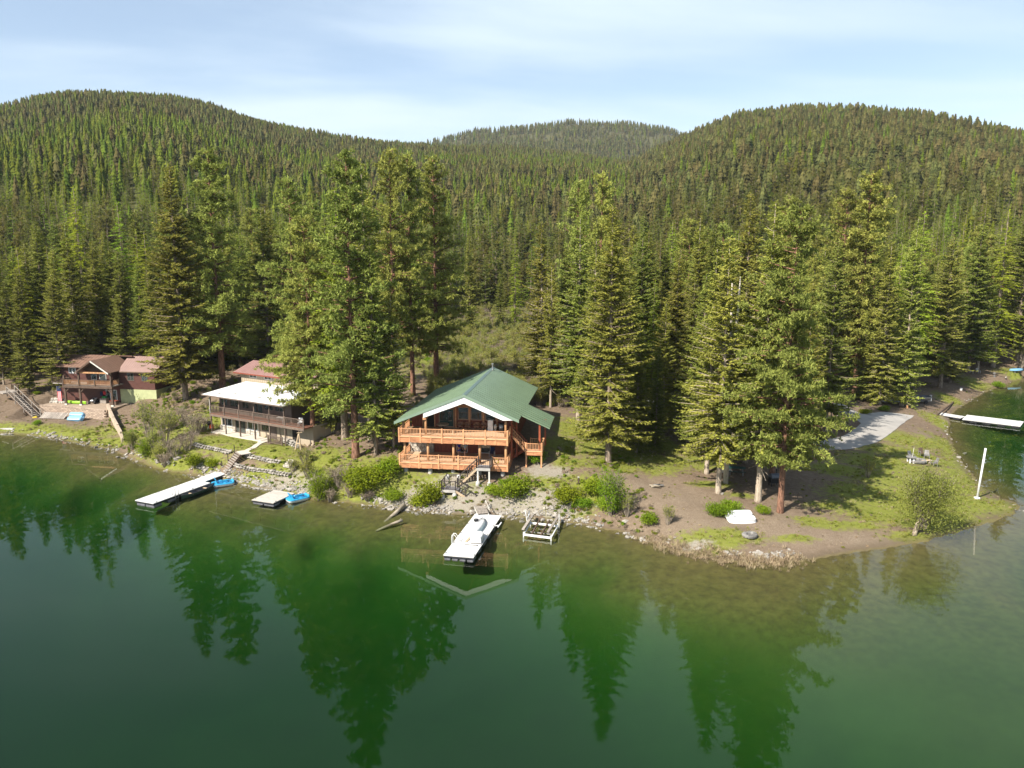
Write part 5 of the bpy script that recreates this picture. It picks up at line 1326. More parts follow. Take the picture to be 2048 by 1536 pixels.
def quad_frame(a, b, c):
    """local axes from three corners: a front left, b front right, c back right"""
    a, b, c = Vector(a), Vector(b), Vector(c)
    y = (c - b); L = Vector((y.x, y.y, 0)).length; yaw = math.atan2(y.y, y.x) - math.pi/2
    w = abs(Matrix.Rotation(-yaw, 2) @ Vector(((b - a).x, (b - a).y)))[0] if False else abs((Matrix.Rotation(-yaw, 2) @ Vector(((b - a).x, (b - a).y))).x)
    return yaw, w, L, b
def dock(name, a, b, c, zt, label, m_top, panel=1.2, floats=4, group=None, skirt=M_FLOAT, m_float=None):
    yaw, w, L, o = quad_frame(P(*a, zt), P(*b, zt), P(*c, zt))
    d = empty(name, (o.x, o.y, 0), yaw, label, 'dock', group)
    n = max(1, round(L / panel)); s = L / n
    for i in range(n):
        MB().box(-w, 0, i*s + 0.006, (i + 1)*s - 0.006, zt - 0.07, zt + (0.004 if i % 2 else 0.0)).build('deck_panel', m_top, d)
    MB().box(-w + 0.02, -0.02, 0.02, 0.10, zt - 0.24, zt - 0.075).box(-w + 0.02, -0.02, L - 0.1, L - 0.02, zt - 0.24, zt - 0.075).box(-w + 0.02, -w + 0.1, 0.1, L - 0.1, zt - 0.24, zt - 0.075).box(-0.1, -0.02, 0.1, L - 0.1, zt - 0.24, zt - 0.075).build('frame', skirt, d)
    fm = MB().box(-w/floats/2 + 0.06, w/floats/2 - 0.06, -0.55, 0.55, -0.12, zt - 0.25).mesh('dock_float', m_float or M_FLOATG, bevel=0.06)
    for k in range(max(1, int(L // 1.9))):
        for j in range(floats): link_mesh('float', fm, d, (-w + w*(j + 0.5)/floats, 0.65 + k*1.9, 0))
    for k in range(max(2, int(L/2.6))):
        for x in (-w + .09, -.09): MB().cbox((x, .5 + k*2.5, zt + .05), .05, .22, .04).cbox((x, .5 + k*2.5, zt + .02), .05, .08, .04).build('cleat', M_METAL, d)
    return d, w, L, yaw
def ladder(parent, x, y, z, m, name='ladder', side=-1):
    mb = MB()
    for dy in (0, 0.42):
        mb.tube([(x + side*0.05, y + dy, z - 0.9), (x + side*0.05, y + dy, z + 0.55), (x, y + dy, z + 0.78), (x - side*0.22, y + dy, z + 0.80), (x - side*0.42, y + dy, z + 0.55), (x - side*0.42, y + dy, z)], 0.03, 6)
    for k in range(4): mb.tube([(x + side*0.05, y, z - 0.8 + k*0.26), (x + side*0.05, y + 0.42, z - 0.8 + k*0.26)], 0.022, 6)
    return mb.build(name, m, parent, smooth=True)
# the long white dock in front of the green-roofed house
d1, w1, L1, yaw1 = dock('floating_dock', (888,1108), (947,1115), (1003,1031), 0.46, 'white floating dock with two small boats on it, before the green-roofed house', M_DOCKWHITE, 1.22)
ladder(d1, -w1 - 0.03, 2.9, 0.46, M_WHITE)
MB().tube([(0.02, 8.2, 0.4), (0.35, 8.4, 0.42)], 0.05, 6).tube([(0.3, 8.2, 0.3), (0.5, 8.9, 0.55)], 0.06, 6).build('mooring_bracket', M_WHITE, d1)
# gangway
ga = Vector(HL(9.45, -3.05, 0.75)); gb = Vector((d1.matrix_basis @ Vector((-w1 + 0.95, L1 - 0.3, 0.62))))
gw = empty('gangway', (ga.x, ga.y, 0), math.atan2(gb.y - ga.y, gb.x - ga.x), 'weathered plank gangway from the bank stairs onto the white dock', 'gangway')
gl_ = math.hypot(gb.x - ga.x, gb.y - ga.y)
MB().beam((-0.8, -0.55, 0.62), (gl_, -0.55, 0.50), 0.08, 0.16).beam((-0.8, 0.55, 0.62), (gl_, 0.55, 0.50), 0.08, 0.16).build('stringer', M_OFFWHITE, gw)
for k in range(14):
    x = -0.75 + k*(gl_ + 0.7)/14; z = 0.72 - 0.12*(x/gl_)
    MB().box(x, x + (gl_ + 0.7)/14 - 0.025, -0.58, 0.58, z, z + 0.035).build('plank', M_GREYWOOD, gw)
for y in (-0.62, ): MB().tube([(gl_*0.35, 0.62, 0.3), (gl_*0.35, 0.62, 1.25), (gl_*0.98, 0.66, 0.95)], 0.03, 6).build('handrail', M_OFFWHITE, gw)

def hull_rings(L, W, H, n=13, bow=1.0, stern=0.75, flat=0.55, rocker=0.12, m=9, inset=0.0):
    """cross sections from stern (y=0) to bow (y=L): gunwale to gunwale round the bottom"""
    rings = []
    for i in range(n):
        t = i / (n - 1)
        wf = (stern + (1 - stern)*min(1, t/0.35)) * (1 - bow*max(0, (t - 0.55)/0.45)**2.2)
        hw = max(0.02, W/2*wf - inset); z0 = rocker*max(0, (t - 0.5)/0.5)**2*H*2.2 + inset*0.8
        ring = []
        for k in range(m):
            a = math.pi * k/(m - 1)
            cx = math.cos(a); sz = math.sin(a)
            x = hw*math.copysign(abs(cx)**flat, cx); z = z0 + (H + rocker*H*max(0, (t-0.6)/0.4)**2*1.3 - z0)*(1 - abs(sz)**flat)
            ring.append((x, t*L, z))
        rings.append(ring)
    return rings
def boat_shell(parent, m_out, m_in, L, W, H, name='hull', both=False, **kw):
    if both:
        def rg(ins):
            out = []
            n = 17
            for i in range(n):
                t = i/(n-1); s = abs(2*t - 1); hw = max(0.015, W/2*(1 - s**2.4) - ins*(1 if s < 0.93 else 0)); top = H*(1 + 0.35*s**3)
                out.append([(hw*math.copysign(abs(math.cos(a))**0.6, math.cos(a)), t*L, ins*0.7 + (top - ins*0.7)*(1 - math.sin(a)**0.6)) for a in [math.pi*k/8 for k in range(9)]])
            return out
    else:
        def rg(ins): return hull_rings(L, W, H, inset=ins, **kw)
    o = MB().loft(rg(0), closed=False); 
    if not both: o.add(rg(0)[0], [tuple(range(9))])
    out = o.build(name, m_out, parent, smooth=True)
    i_ = MB().loft(rg(0.035), closed=False)
    if not both: i_.add([(x, y + 0.035, z) for x, y, z in rg(0.035)[0]], [tuple(reversed(range(9)))])
    i_.build('inner_hull', m_in, out, smooth=True)
    # gunwale rim
    for sgn in (0, -1):
        MB().tube([r[sgn] for r in rg(0.01)], 0.028, 5).build('gunwale', m_in, out, smooth=True)
    return out
def on_dock(d, x, y, z): return d.matrix_basis @ Vector((x, y, z))
# upturned skiff with pale blue side on the dock
q = on_dock(d1, -w1 + 1.28, 5.1, 0.47)
sk = empty('upturned_skiff', q, yaw1 + math.radians(2), 'long upturned white skiff with pale blue side on the white dock', 'boat')
rg = [[(x, y, 0.50 - z) for x, y, z in r] for r in hull_rings(4.5, 1.35, 0.48, flat=0.45)]
MB().loft(rg, closed=False).add(rg[0], [tuple(range(9))]).build('hull', M_GEL, sk, smooth=True)
MB().loft([[(r[k][0]*1.012, r[k][1], r[k][2] + 0.004) for k in (0, 1)] for r in rg], closed=False).build('side_stripe', M_PALEBLUE, sk)
MB().loft([[(r[k][0]*1.012, r[k][1], r[k][2] + 0.004) for k in (7, 8)] for r in rg], closed=False).build('side_stripe', M_PALEBLUE, sk)
for x in (-0.22, 0.22): MB().beam((x, 0.4, 0.50), (x*0.8, 3.6, 0.47), 0.05, 0.04).build('keel_strip', M_GEL, sk)
q = on_dock(d1, -w1 + 1.05, 7.55, 0.975)
om = empty('outboard_motor', q, yaw1 + 0.6, 'small black electric motor lying on the upturned skiff', 'motor')
MB().cbox((0, 0, 0.13), 0.42, 0.30, 0.24).build('motor_head', M_BLACK, om, bevel=0.05); MB().cbox((0, 0.02, 0.27), 0.2, 0.2, 0.06).build('cap', M_METAL, om, bevel=0.02)
MB().tube([(0.15, 0, 0.12), (0.55, 0.25, 0.10), (0.85, 0.5, 0.06)], 0.03, 6).build('shaft', M_BLACK, om)
# small upturned dinghy
q = on_dock(d1, -0.62, 3.1, 0.47)
dg = empty('upturned_dinghy', q, yaw1 + math.radians(8), 'short white dinghy propped upside down near the outer end of the dock', 'boat')
rg = [[(x, y, 0.62 - z) for x, y, z in r] for r in hull_rings(2.3, 1.25, 0.50, stern=0.8, bow=0.55, flat=0.35, rocker=0.2)]
MB().loft(rg, closed=False).add(rg[0], [tuple(range(9))]).add(rg[-1], [tuple(reversed(range(9)))]).build('hull', M_GEL, dg)
MB().tube([rg[i][0] for i in range(13)], 0.03, 5).tube([rg[i][8] for i in range(13)], 0.03, 5).build('rub_rail', M_METAL, dg)
MB().box(-0.45, 0.45, 0.3, 0.5, 0, 0.12).box(-0.4, 0.4, 1.7, 1.85, 0, 0.12).build('prop_block', M_GREYWOOD, dg)
o = MB().beam((-0.0, 0, 0.0), (0.12, 1.6, 0.0), 0.22, 0.05).build('weathered_board', M_PALEWOOD); o.location = on_dock(d1, -1.62, 3.35, 0.50); o.rotation_euler = (0, 0, yaw1)
tag(o, 'weathered tan board lying beside the propped dinghy', 'board')
o = MB().tube([(0, 0, 0), (0.3, 1.1, 0.0), (0.33, 1.25, 0.0)], [0.02, 0.02, 0.07], 6).build('paddle', M_BLACK); o.location = on_dock(d1, -1.6, 2.72, 0.5); o.rotation_euler = (0, 0, yaw1 - 1.35)
tag(o, 'dark paddle lying on the dock by the dinghy bow', 'paddle')
# boat lift standing in the shallows
bl = empty('boat_lift', P(1080, 1062, 0.0), 0, 'white pipe boat lift with dark wooden bunks beside the white dock', 'boat lift')
def bp_(px, py, z): q = P(px, py, z); return Vector((q[0] - bl.location.x, q[1] - bl.location.y, z))
c1, c2, c3, c4 = bp_(1047,1069,.25), bp_(1102,1076,.25), bp_(1115,1052,.25), bp_(1061,1046,.25)
for a, b, r in ((c1,c2,.09),(c4,c3,.09),(c1,c4,.06),(c2,c3,.06)): MB().beam(a, b, r*2, r*2).build('frame_tube', M_WHITE, bl, bevel=0.02)
MB().beam((c1+c4)/2 - V(0,0,.3), (c2+c3)/2 - V(0,0,.3), .1, .1).build('cross_tube', M_OFFWHITE, bl)
for c in (c1, c2, c3, c4): MB().beam(c - V(0,0,1.5), c + V(0,0,.25), .1, .1).build('leg', M_WHITE, bl)
MB().tube([c3 + V(0.15,0,-1.2), c3 + V(0.15,0,1.25)], .035, 6).tube([c4 + V(-.3,0,-.2), c4 + V(-.5,.6,1.0)], .03, 6).build('guide_post', M_WHITE, bl)
for (a, b, w_) in ((bp_(1046,1059,.55), bp_(1066,1029,.65), .26), (bp_(1064,1067,.3), bp_(1080,1038,.3), .14), (bp_(1081,1072,.3), bp_(1099,1041,.3), .14), (bp_(1096,1064,.6), bp_(1117,1032,.7), .24)):
    MB().beam(a, b, w_, .12).build('bunk', M_DARKTIMBER if w_ < .2 else M_GREYWOOD, bl)
    MB().beam(a - V(0,0,.1), b - V(0,0,.1), w_*0.7, .1).build('bunk_rail', M_BLACK, bl)
wc = bp_(1057, 1031, .9); MB().tube([wc + V(math.cos(t)*.08, math.sin(t)*.42 , math.cos(t*1)*0) if False else wc + V(0.10*math.sin(t), .42*math.cos(t), .45*math.sin(t)) for t in np.linspace(0, 6.28, 17)], .05, 6).tube([wc + V(0,-.42,0), wc + V(0,.42,0)], .03, 5).tube([wc + V(-.1,0,-.45), wc + V(.1,0,.45)], .03, 5).build('winch_wheel', M_METAL, bl, smooth=True)
# drift logs
for a, b, r, lab in (((807,1011,.45),(742,1072,-1.1),.20,'long grey drift log slanting from the bank into the water'), ((803,1041,.08),(752,1062,-.5),.16,'half-sunk drift log in the shallows left of the white dock')):
    A_, B_ = P(*a), P(*b)
    o = empty('drift_log', A_, 0, lab, 'log'); e = Vector(B_ - A_)
    MB().tube([-e*0.03, e*0.25 + V(.05,0,.03), e*0.6 + V(-.04,0,0), e], [r, r*1.05, r*0.9, r*0.55], 9).build('stem', M_LOG, o, smooth=True)
    MB().tube([e*0.12, e*0.12 + V(.25,.1,.35)], [.05,.02], 5).build('branch_stub', M_LOG, o)

# left dock
d2, w2, L2_, yaw2 = dock('white_dock', (271,1000), (306.5,1007), (421,965.5), 0.5, 'long white dock with chrome ladder at the bottom of the wooden steps', M_DOCKWHITE, 1.25, 2)
ladder(d2, 0.03, 2.9, 0.5, M_METAL, side=1)
a_ = d2.matrix_basis @ Vector((-w2*0.62, L2_ + 0.05, 0)); b_ = P(443, 945, 0.6)
rmp = empty('dock_ramp', (a_.x, a_.y, 0), math.atan2(b_[1]-a_.y, b_[0]-a_.x), 'narrow white ramp joining the left dock to the wooden steps', 'ramp')
rl_ = math.hypot(b_[0]-a_.x, b_[1]-a_.y)
for k in range(4): MB().box(k*rl_/4 + .01, (k+1)*rl_/4 - .01, -.85, .85, .50 + .01*k, .58 + .01*k).build('deck_panel', M_DOCKWHITE, rmp)
MB().box(0, rl_, -.83, -.75, .3, .49).box(0, rl_, .75, .83, .3, .49).build('frame', M_FLOAT, rmp)
# canoe moored along it
ca, cb_ = P(359, 994, 0.1), P(425, 969, 0.1)
cn = empty('canoe', (ca[0] + .45, ca[1] - .55, -0.06), math.atan2(cb_[1]-ca[1], cb_[0]-ca[0]) - math.pi/2, 'dark green canoe tied along the left white dock', 'canoe')
cl = math.hypot(cb_[0]-ca[0], cb_[1]-ca[1])
sh = boat_shell(cn, M_CANOE, mat('grey_canoe_inside', (0.10, 0.105, 0.12), 0.6, 0.2), cl, 0.95, 0.42, both=True)
for y, m_ in ((cl*0.28, M_PALEWOOD), (cl*0.5, M_BLACK), (cl*0.72, M_PALEWOOD)): MB().box(-.4, .4, y - .11, y + .11, .30, .34).build('thwart', m_, cn)
# pedal boats
def pedal_boat(loc, yaw, label, group):
    o = empty('pedal_boat', loc, yaw, label, 'pedal boat', group)
    base = MB()
    def ring(z, ins, n=28):
        out = []
        for k in range(n):
            a = 2*math.pi*k/n; c, s = math.cos(a), math.sin(a)
            out.append((math.copysign(abs(c)**0.35, c)*(0.82 - ins), math.copysign(abs(s)**0.35, s)*(1.25 - ins) , z))
        return out
    MB().loft([ring(-.1, .16), ring(.02, .05), ring(.2, .0)]).build('hull', M_GEL, o, smooth=False)
    dk = MB().loft([ring(.21, .0), ring(.30, .02), ring(.34, .10)]).build('deck', M_BLUE, o)
    for x in (-.40, .40):
        MB().cbox((x, -.35, .39), .52, .55, .12).build('seat', M_BLUED, o, bevel=.04)
        MB().extrude([(x-.27, -.60, .34), (x+.27, -.60, .34), (x+.24, -.80, .82), (x-.24, -.80, .82)], (0, -.12, .02)).build('seat_back', M_BLUE, o, bevel=.03)
        MB().cbox((x, .55, .36), .46, .7, .08).build('foot_well', M_BLUED, o, bevel=.03)
        MB().tube([(x-.16, .5, .48), (x+.16, .5, .48)], .04, 6).build('pedal', M_BLACK, o)
    MB().cbox((0, .1, .45), .22, 1.0, .24).build('console', M_BLUE, o, bevel=.05)
    MB().extrude([(-.6, 1.0, .34), (.6, 1.0, .34), (.5, 1.12, .46), (-.5, 1.12, .46)], (0, .1, -.02)).build('bow_coaming', M_BLUE, o, bevel=.02)
    MB().tube([(.1, -.1, .56), (.1, -.05, .78)], .02, 5).build('tiller', M_BLACK, o)
    return o
q = P(446, 966, 0.2); pedal_boat((q[0], q[1], 0.02), math.radians(-62), 'bright blue pedal boat moored where the ramp meets the left dock', 'blue pedal boats')
q = P(595, 996, 0.2); pedal_boat((q[0], q[1], 0.02), math.radians(-52), 'bright blue pedal boat moored at the small grey dock', 'blue pedal boats')
d3, *_ = dock('grey_dock', (508.6,997), (546.6,1006), (590,986), 0.42, 'small square grey swim dock between the two blue pedal boats', M_DOCKGREY, 0.42, 2)
# steps from the left dock up to the lawn
sa, sb_ = P(448, 945, .62), P(478, 906.2, 2.72)
ws_ = empty('wooden_steps', (sa[0], sa[1], 0), math.atan2(sb_[1]-sa[1], sb_[0]-sa[0]), 'broad grey wooden steps from the left dock up to the lawn', 'steps')
sl_ = math.hypot(sb_[0]-sa[0], sb_[1]-sa[1]); nst = 10
for k in range(nst):
    x = k*sl_/nst; z = .62 + (k + 1)*2.1/nst
    stp = MB().box(x, x + sl_/nst - .02, -.85, .85, z - .06, z).build('tread', M_GREYWOOD, ws_)
    MB().box(x + .02, x + .05, -.83, .83, z - .21, z - .062).build('riser', M_DARKTIMBER, stp)
MB().beam((0, -.88, .6), (sl_, -.88, 2.68), .06, .26).beam((0, .88, .6), (sl_, .88, 2.68), .06, .26).build('stringer', M_DARKTIMBER, ws_)
for k in (0.5, 4.5, 8.8): 
    x = k*sl_/nst; MB().box(x-.04, x+.04, .93, 1.01, .5 + k*.21, 1.75 + k*.21).build('rail_post', M_BLACKIRON, ws_)
MB().box(sl_, sl_ + 1.2, -.9, .9, 2.66, 2.74).build('top_slab', M_PATIO, ws_)

# right-hand far dock
d4, w4, L4, yaw4 = dock('far_dock_walkway', (1933,838), (1931.5,833.0), (1878.5,824.4), 0.36, 'narrow white walkway running from the grassy point to the far dock', M_DOCKWHITE, 1.3, 1, m_float=M_FLOAT)
d5, *_ = dock('far_dock', (2048,853.5), (2048,843), (1934,829.5), 0.36, 'wide white dock reaching to the right picture edge', M_DOCKWHITE, 1.4, 2, m_float=M_FLOAT)
# white pole with base on the point
g = G(1953.7, 997.5)
pole = empty('white_pole', g, 0, 'white wooden pole leaning slightly at the tip of the grassy point', 'pole')
ph_ = height_at(897, g[1], 1970) - g[2]
tx = 0.42
MB().tube([(0,0,-.2),(tx,0.1,ph_)], [.12,.10], 10).build('shaft', M_WHITE, pole, smooth=True)
MB().cbox((0,0,.08), .5, .4, .2).build('base_block', M_WHITE, pole, bevel=.03)
for k in (.72,.78): MB().cbox((tx*k + .15, .05, ph_*k), .2, .1, .12).build('cleat', M_METAL, pole)

# upturned white boat on the shore with faded lettering
def upturned_pedal(name, loc, yaw, tilt, m, label, cat='boat', marks=False, s=1.0):
    o = empty(name, loc, yaw, label, cat); o.rotation_euler = (tilt, 0, yaw); o.scale = (s, s, s)
    def ring(z, ax, ay, cx, n=24): return [(cx + math.copysign(abs(math.cos(a))**.4, math.cos(a))*ax, math.copysign(abs(math.sin(a))**.4, math.sin(a))*ay, z) for a in [2*math.pi*k/n for k in range(n)]]
    MB().loft([ring(0, 1.28, .85, 0), ring(.10, 1.28, .85, 0), ring(.2, 1.2, .78, 0)]).build('deck_rim', m, o)
    for y in (-.42, .42):
        MB().loft([[(x, yy + y, z) for x, yy, z in ring(zz, ax, ay, 0)] for zz, ax, ay in ((.18,1.2,.36),(.42,1.17,.345),(.52,1.08,.28),(.55,.9,.18))]).build('pontoon', m, o)
    MB().box(-1.05, 1.05, -.08, .08, .18, .36).build('centre_channel', m, o)
    if marks:
        for (x0, x1, y0, y1, sk) in ((-.95,-.82,-.10,.02,.06),(-.80,-.70,-.02,.09,.03),(-.68,-.64,-.01,.1,.02),(-.62,-.56,0,.06,.02),(-.55,-.45,.0,.07,.02)):
            MB().add([(x0,y0-.42,.555),(x1,y0-.42+sk,.555),(x1,y1-.42+sk,.555),(x0,y1-.42,.555)], [(0,1,2,3)]).build('letter_mark', M_NAVY, o)
        for (x0, x1, y) in ((-.3,.18,.04),(.3,.62,.06),(-.2,.3,-.1)):
            MB().add([(x0,y-.42,.555),(x1,y-.41,.555),(x1,y-.385,.555),(x0,y-.395,.555)], [(0,1,2,3)]).build('letter_line', M_METAL, o)
    return o
g = G(1481, 1040); upturned_pedal('upturned_white_boat', (g[0], g[1], g[2] + .02), math.radians(6), math.radians(14), M_GEL, 'white boat lying upside down on the brown point, dark lettering on its bottom', marks=True, s=1.08)
upturned_pedal('upturned_blue_boat', (*LC(5.0, -4.1)[:2], 1.35), YC + .05, math.radians(42), M_SKYBLUE, 'pale blue pedal boat leaning upside down against the block wall', s=1.0)
# ------------------------------------------------------------------ yard things
def chair(name, loc, yaw, m_seat, m_frame, label, group=None, lounge=False):
    o = empty(name, loc, yaw, label, 'chair', group)
    MB().box(-.26, .26, -.28, .24, .40, .45).build('seat', m_seat, o, bevel=.015)
    MB().extrude([(-.26, .22, .45), (.26, .22, .45), (.25, .42, 1.02), (-.25, .42, 1.02)], (0, .04, .01)).build('backrest', m_seat, o)
    for x in (-.29, .29):
        MB().box(x-.03, x+.03, -.3, .3, .62, .66).build('armrest', m_frame, o)
        for y in (-.26, .24): MB().box(x-.02, x+.02, y-.02, y+.02, 0, .62).build('leg', m_frame, o)
    return o
def tub_chair(loc, yaw, label, group):
    o = empty('wicker_chair', loc, yaw, label, 'chair', group)
    MB().tube([(0,0,.38),(0,0,.46)], .30, 14).build('seat', M_WICKER, o)
    arc = [(math.cos(a)*.36, math.sin(a)*.36) for a in np.linspace(-.5, math.pi + .5, 13)]
    MB().loft([[(x, y, .40) for x, y in arc], [(x*1.05, y*1.05, .78 - .12*(1 - max(0, y)/.36)) for x, y in arc]], closed=False).build('backrest', M_WICKER, o)
    MB().tube([(x*1.05, y*1.05, .78 - .12*(1 - max(0, y)/.36)) for x, y in arc], .04, 6).build('rim', M_WICKER, o, smooth=True)
    for k in range(4): a = .8 + k*1.57; MB().tube([(math.cos(a)*.25, math.sin(a)*.25, 0), (math.cos(a)*.25, math.sin(a)*.25, .38)], .025, 6).build('leg', M_WICKER, o)
for k, (u, w_) in enumerate(((6.25, 'first from the green doors'), (7.05, 'second from the green doors'), (8.1, 'third from the green doors'), (8.95, 'next to the white cabinet'))):
    tub_chair(HL(u, 3.75, 6.97), HYAW, 'tan wicker tub chair on the upper deck, ' + w_, 'wicker chairs on the upper deck')
t = empty('round_table', HL(4.35, 3.0, 6.97), HYAW, 'round pale table before the dark green doors', 'table')
MB().tube([(0,0,.68),(0,0,.73)], .72, 20).build('tabletop', M_PALEWOOD, t); MB().tube([(0,0,0),(0,0,.05),(0,0,.68)], [.3,.06,.05], 10).build('pedestal', M_BLACK, t)
o = empty('white_cabinet', HL(9.75, 3.7, 6.97), HYAW, 'white upright cabinet on the upper deck by the last wicker chair', 'cabinet')
MB().box(-.3, .3, -.3, .3, 0, 1.25).build('body', M_WHITE, o, bevel=.02); MB().box(-.29, .29, -.33, -.302, .05, 1.2).build('door', M_WHITE, o); MB().box(.2, .23, -.37, -.332, .5, .8).build('handle', M_METAL, o)
o = empty('trash_can', HL(10.95, 3.75, 6.97), HYAW, 'grey round trash can with dark lid on the upper deck', 'trash can')
MB().tube([(0,0,0),(0,0,.75)], [.26,.32], 16).build('bin', M_METAL, o, smooth=True); MB().tube([(0,0,.75),(0,0,.82),(0,0,.9)], [.35,.34,.12], 16).build('lid', M_BLACK, o)
o = empty('potted_plant', HL(10.3, 3.5, 6.97), 0, 'small pale potted figure plant between cabinet and trash can', 'plant')
MB().tube([(0,0,0),(0,0,.3)], [.14,.18], 10).build('pot', M_CONC, o); MB().tube([(0,0,.3),(.03,0,.55),(0,.03,.8)], [.16,.2,.05], 8).build('foliage', M_OFFWHITE, o, smooth=True)
chair('folding_chair', HL(9.95, 3.3, 4.0), HYAW, M_NAVY, M_METAL, 'navy folding chair on the lower deck by the right patio door')
for k, (u, v, lab) in enumerate(((5.2, 2.0, 'wooden deck bench on the sunny part of the upper deck'),)):
    o = empty('deck_bench', HL(u, 1.6, 6.97), HYAW + .15, lab, 'bench')
    for j in range(3): MB().box(-.7, .7, -.2 + j*.14, -.08 + j*.14, .40, .44).build('slat', M_PALEWOOD, o)
    for x in (-.6, .6):
        for y in (-.15, .15): MB().box(x-.04, x+.04, y-.04, y+.04, 0, .40).build('leg', M_PALEWOOD, o)
# coiled hose on the lower rail corner
o = empty('hose_coil', HL(10.95, .28, 4.0), HYAW, 'yellow-green garden hose coiled behind the lower railing', 'hose')
hm = MB()
for k in range(4): hm.tube([(math.cos(a)*(.26 - .02*k), .02*k, .32 + math.sin(a)*(.26 - .02*k)) for a in np.linspace(0, 6.28, 15)], .025, 5)
hm.build('coil', mat('yellow_green_hose', (.42, .40, .03), .5, .1), o, smooth=True)

# two people talking on the lower deck: one continuous skinned figure each
def person(loc, yaw, label, top, legs, skin, hair, pose):
    o = empty('person', loc, yaw, label, 'person')
    def skinned(name, joints, edges, m, parent):
        me = bpy.data.meshes.new(name); me.from_pydata([j[0] for j in joints], edges, []); ob = link_mesh(name, me, parent)
        md = ob.modifiers.new('skin', 'SKIN'); md.use_smooth_shade = True
        for i, j in enumerate(joints): me.skin_vertices[0].data[i].radius = (j[1], j[2] if len(j) > 2 else j[1])
        me.skin_vertices[0].data[0].use_root = True
        sb = ob.modifiers.new('sub', 'SUBSURF'); sb.levels = 1; sb.render_levels = 2
        for mm in (m if isinstance(m, list) else [m]): me.materials.append(mm)
        return ob
    kl, kr, fl, fr, el, er, hl, hr = pose
    J = [((0,0,.95),.15,.11),((0,0,1.15),.15,.10),((0,.01,1.36),.17,.10),((0,.01,1.47),.08),((0,0,1.56),.055),((0,-.02,1.66),.09,.10),((0,-.02,1.74),.075,.085),
         ((-.10,0,.90),.095),(kl,.062),(fl,.045),((fl[0],fl[1]-.13,.04),.04),((.10,0,.90),.095),(kr,.062),(fr,.045),((fr[0],fr[1]-.13,max(.04,fr[2]-.04)),.04),
         ((-.19,.01,1.40),.065),(el,.046),(hl,.034),((.19,.01,1.40),.065),(er,.046),(hr,.034)]
    E = [(0,1),(1,2),(2,3),(3,4),(4,5),(5,6),(0,7),(7,8),(8,9),(9,10),(0,11),(11,12),(12,13),(13,14),(2,15),(15,16),(16,17),(2,18),(18,19),(19,20)]
    body = skinned('body', J, E, skin, o)
    skinned('shirt', [((0,0,1.0),.165,.125),((0,0,1.15),.165,.12),((0,.01,1.36),.185,.12),((0,.01,1.46),.09),((-.20,.01,1.40),.08),(tuple((np.array((-.20,.01,1.40))+np.array(el))/2*1.0),.068),((.20,.01,1.40),.08),(tuple((np.array((.20,.01,1.40))+np.array(er))/2),.068)],
            [(0,1),(1,2),(2,3),(2,4),(4,5),(2,6),(6,7)], top, o)
    skinned('shorts', [((0,0,.98),.165,.125),((0,0,.90),.16,.12),((-.10,0,.86),.11),(tuple((np.array((-.10,0,.86))*.35+np.array(kl)*.65)),.095),((.10,0,.86),.11),(tuple((np.array((.10,0,.86))*.35+np.array(kr)*.65)),.095)],
            [(0,1),(1,2),(2,3),(1,4),(4,5)], legs, o)
    hb = MB()
    rings = []
    for z, r in ((1.66,.108),(1.72,.112),(1.78,.10),(1.83,.06),(1.845,.015)):
        rings.append([(math.cos(a)*r*.95, .01 + math.sin(a)*r*1.05 + (.015 if z < 1.7 else 0), z + (.05 if (math.sin(a) < -.3 and z < 1.7) else 0)) for a in [2*math.pi*k/12 for k in range(12)]])
    hb.loft(rings).build('hair', hair, o, smooth=True)
    fm = MB(); fm.extrude([(-.014,-.115,1.655),(.014,-.115,1.655),(0,-.112,1.70)], (0,-.025,-.01)).build('nose', skin, o)
    for x in (-.035,.035): MB().cbox((x,-.108,1.70),.024,.014,.012).build('eye', M_BLACK, o)
    MB().cbox((0,-.106,1.625),.045,.012,.012).build('mouth', mat('lip', (.35,.12,.1),.6,.1) if 'lip' not in bpy.data.materials else bpy.data.materials['lip'], o)
    for (h, s_) in ((hl,-1),(hr,1)):
        for k in range(4):
            x = h[0] + (k - 1.5)*.02; MB().tube([(x,h[1],h[2]-.02),(x,h[1]-.012,h[2]-.07),(x,h[1]-.03,h[2]-.10+.006*abs(k-1.4))],[.011,.010,.008],5).build('finger', skin, o, smooth=True)
        MB().tube([(h[0]-s_*.03,h[1],h[2]-.01),(h[0]-s_*.05,h[1]-.03,h[2]-.045)],[.012,.009],5).build('thumb', skin, o, smooth=True)
    return o
SKIN = mat('skin', (.52,.30,.21), .6, .06); HAIRB = mat('dark_brown_hair', (.045,.03,.02), .7, .2, 20); HAIRG = mat('brown_hair', (.12,.075,.045), .7, .2, 20)
SHIRTB = mat('royal_blue_cloth', (.015,.03,.36), .85, .12, 6); SHIRTG = mat('light_blue_grey_cloth', (.30,.40,.46), .85, .12, 6)
SHORTB = mat('blue_shorts_cloth', (.05,.06,.30), .85, .12, 6); SHORTK = mat('dark_grey_shorts_cloth', (.06,.055,.05), .85, .15, 6)
person(HL(6.25, 2.75, 4.005), HYAW + .9, 'person in royal blue shirt and shorts standing with bent arms on the lower deck', SHIRTB, SHORTB, SKIN, HAIRB,
       ((-.11,-.02,.50),(.11,.0,.50),(-.11,.03,.07),(.12,.02,.07),(-.27,-.03,1.14),(.27,-.05,1.14),(-.12,-.22,1.12),(.10,-.24,1.10)))
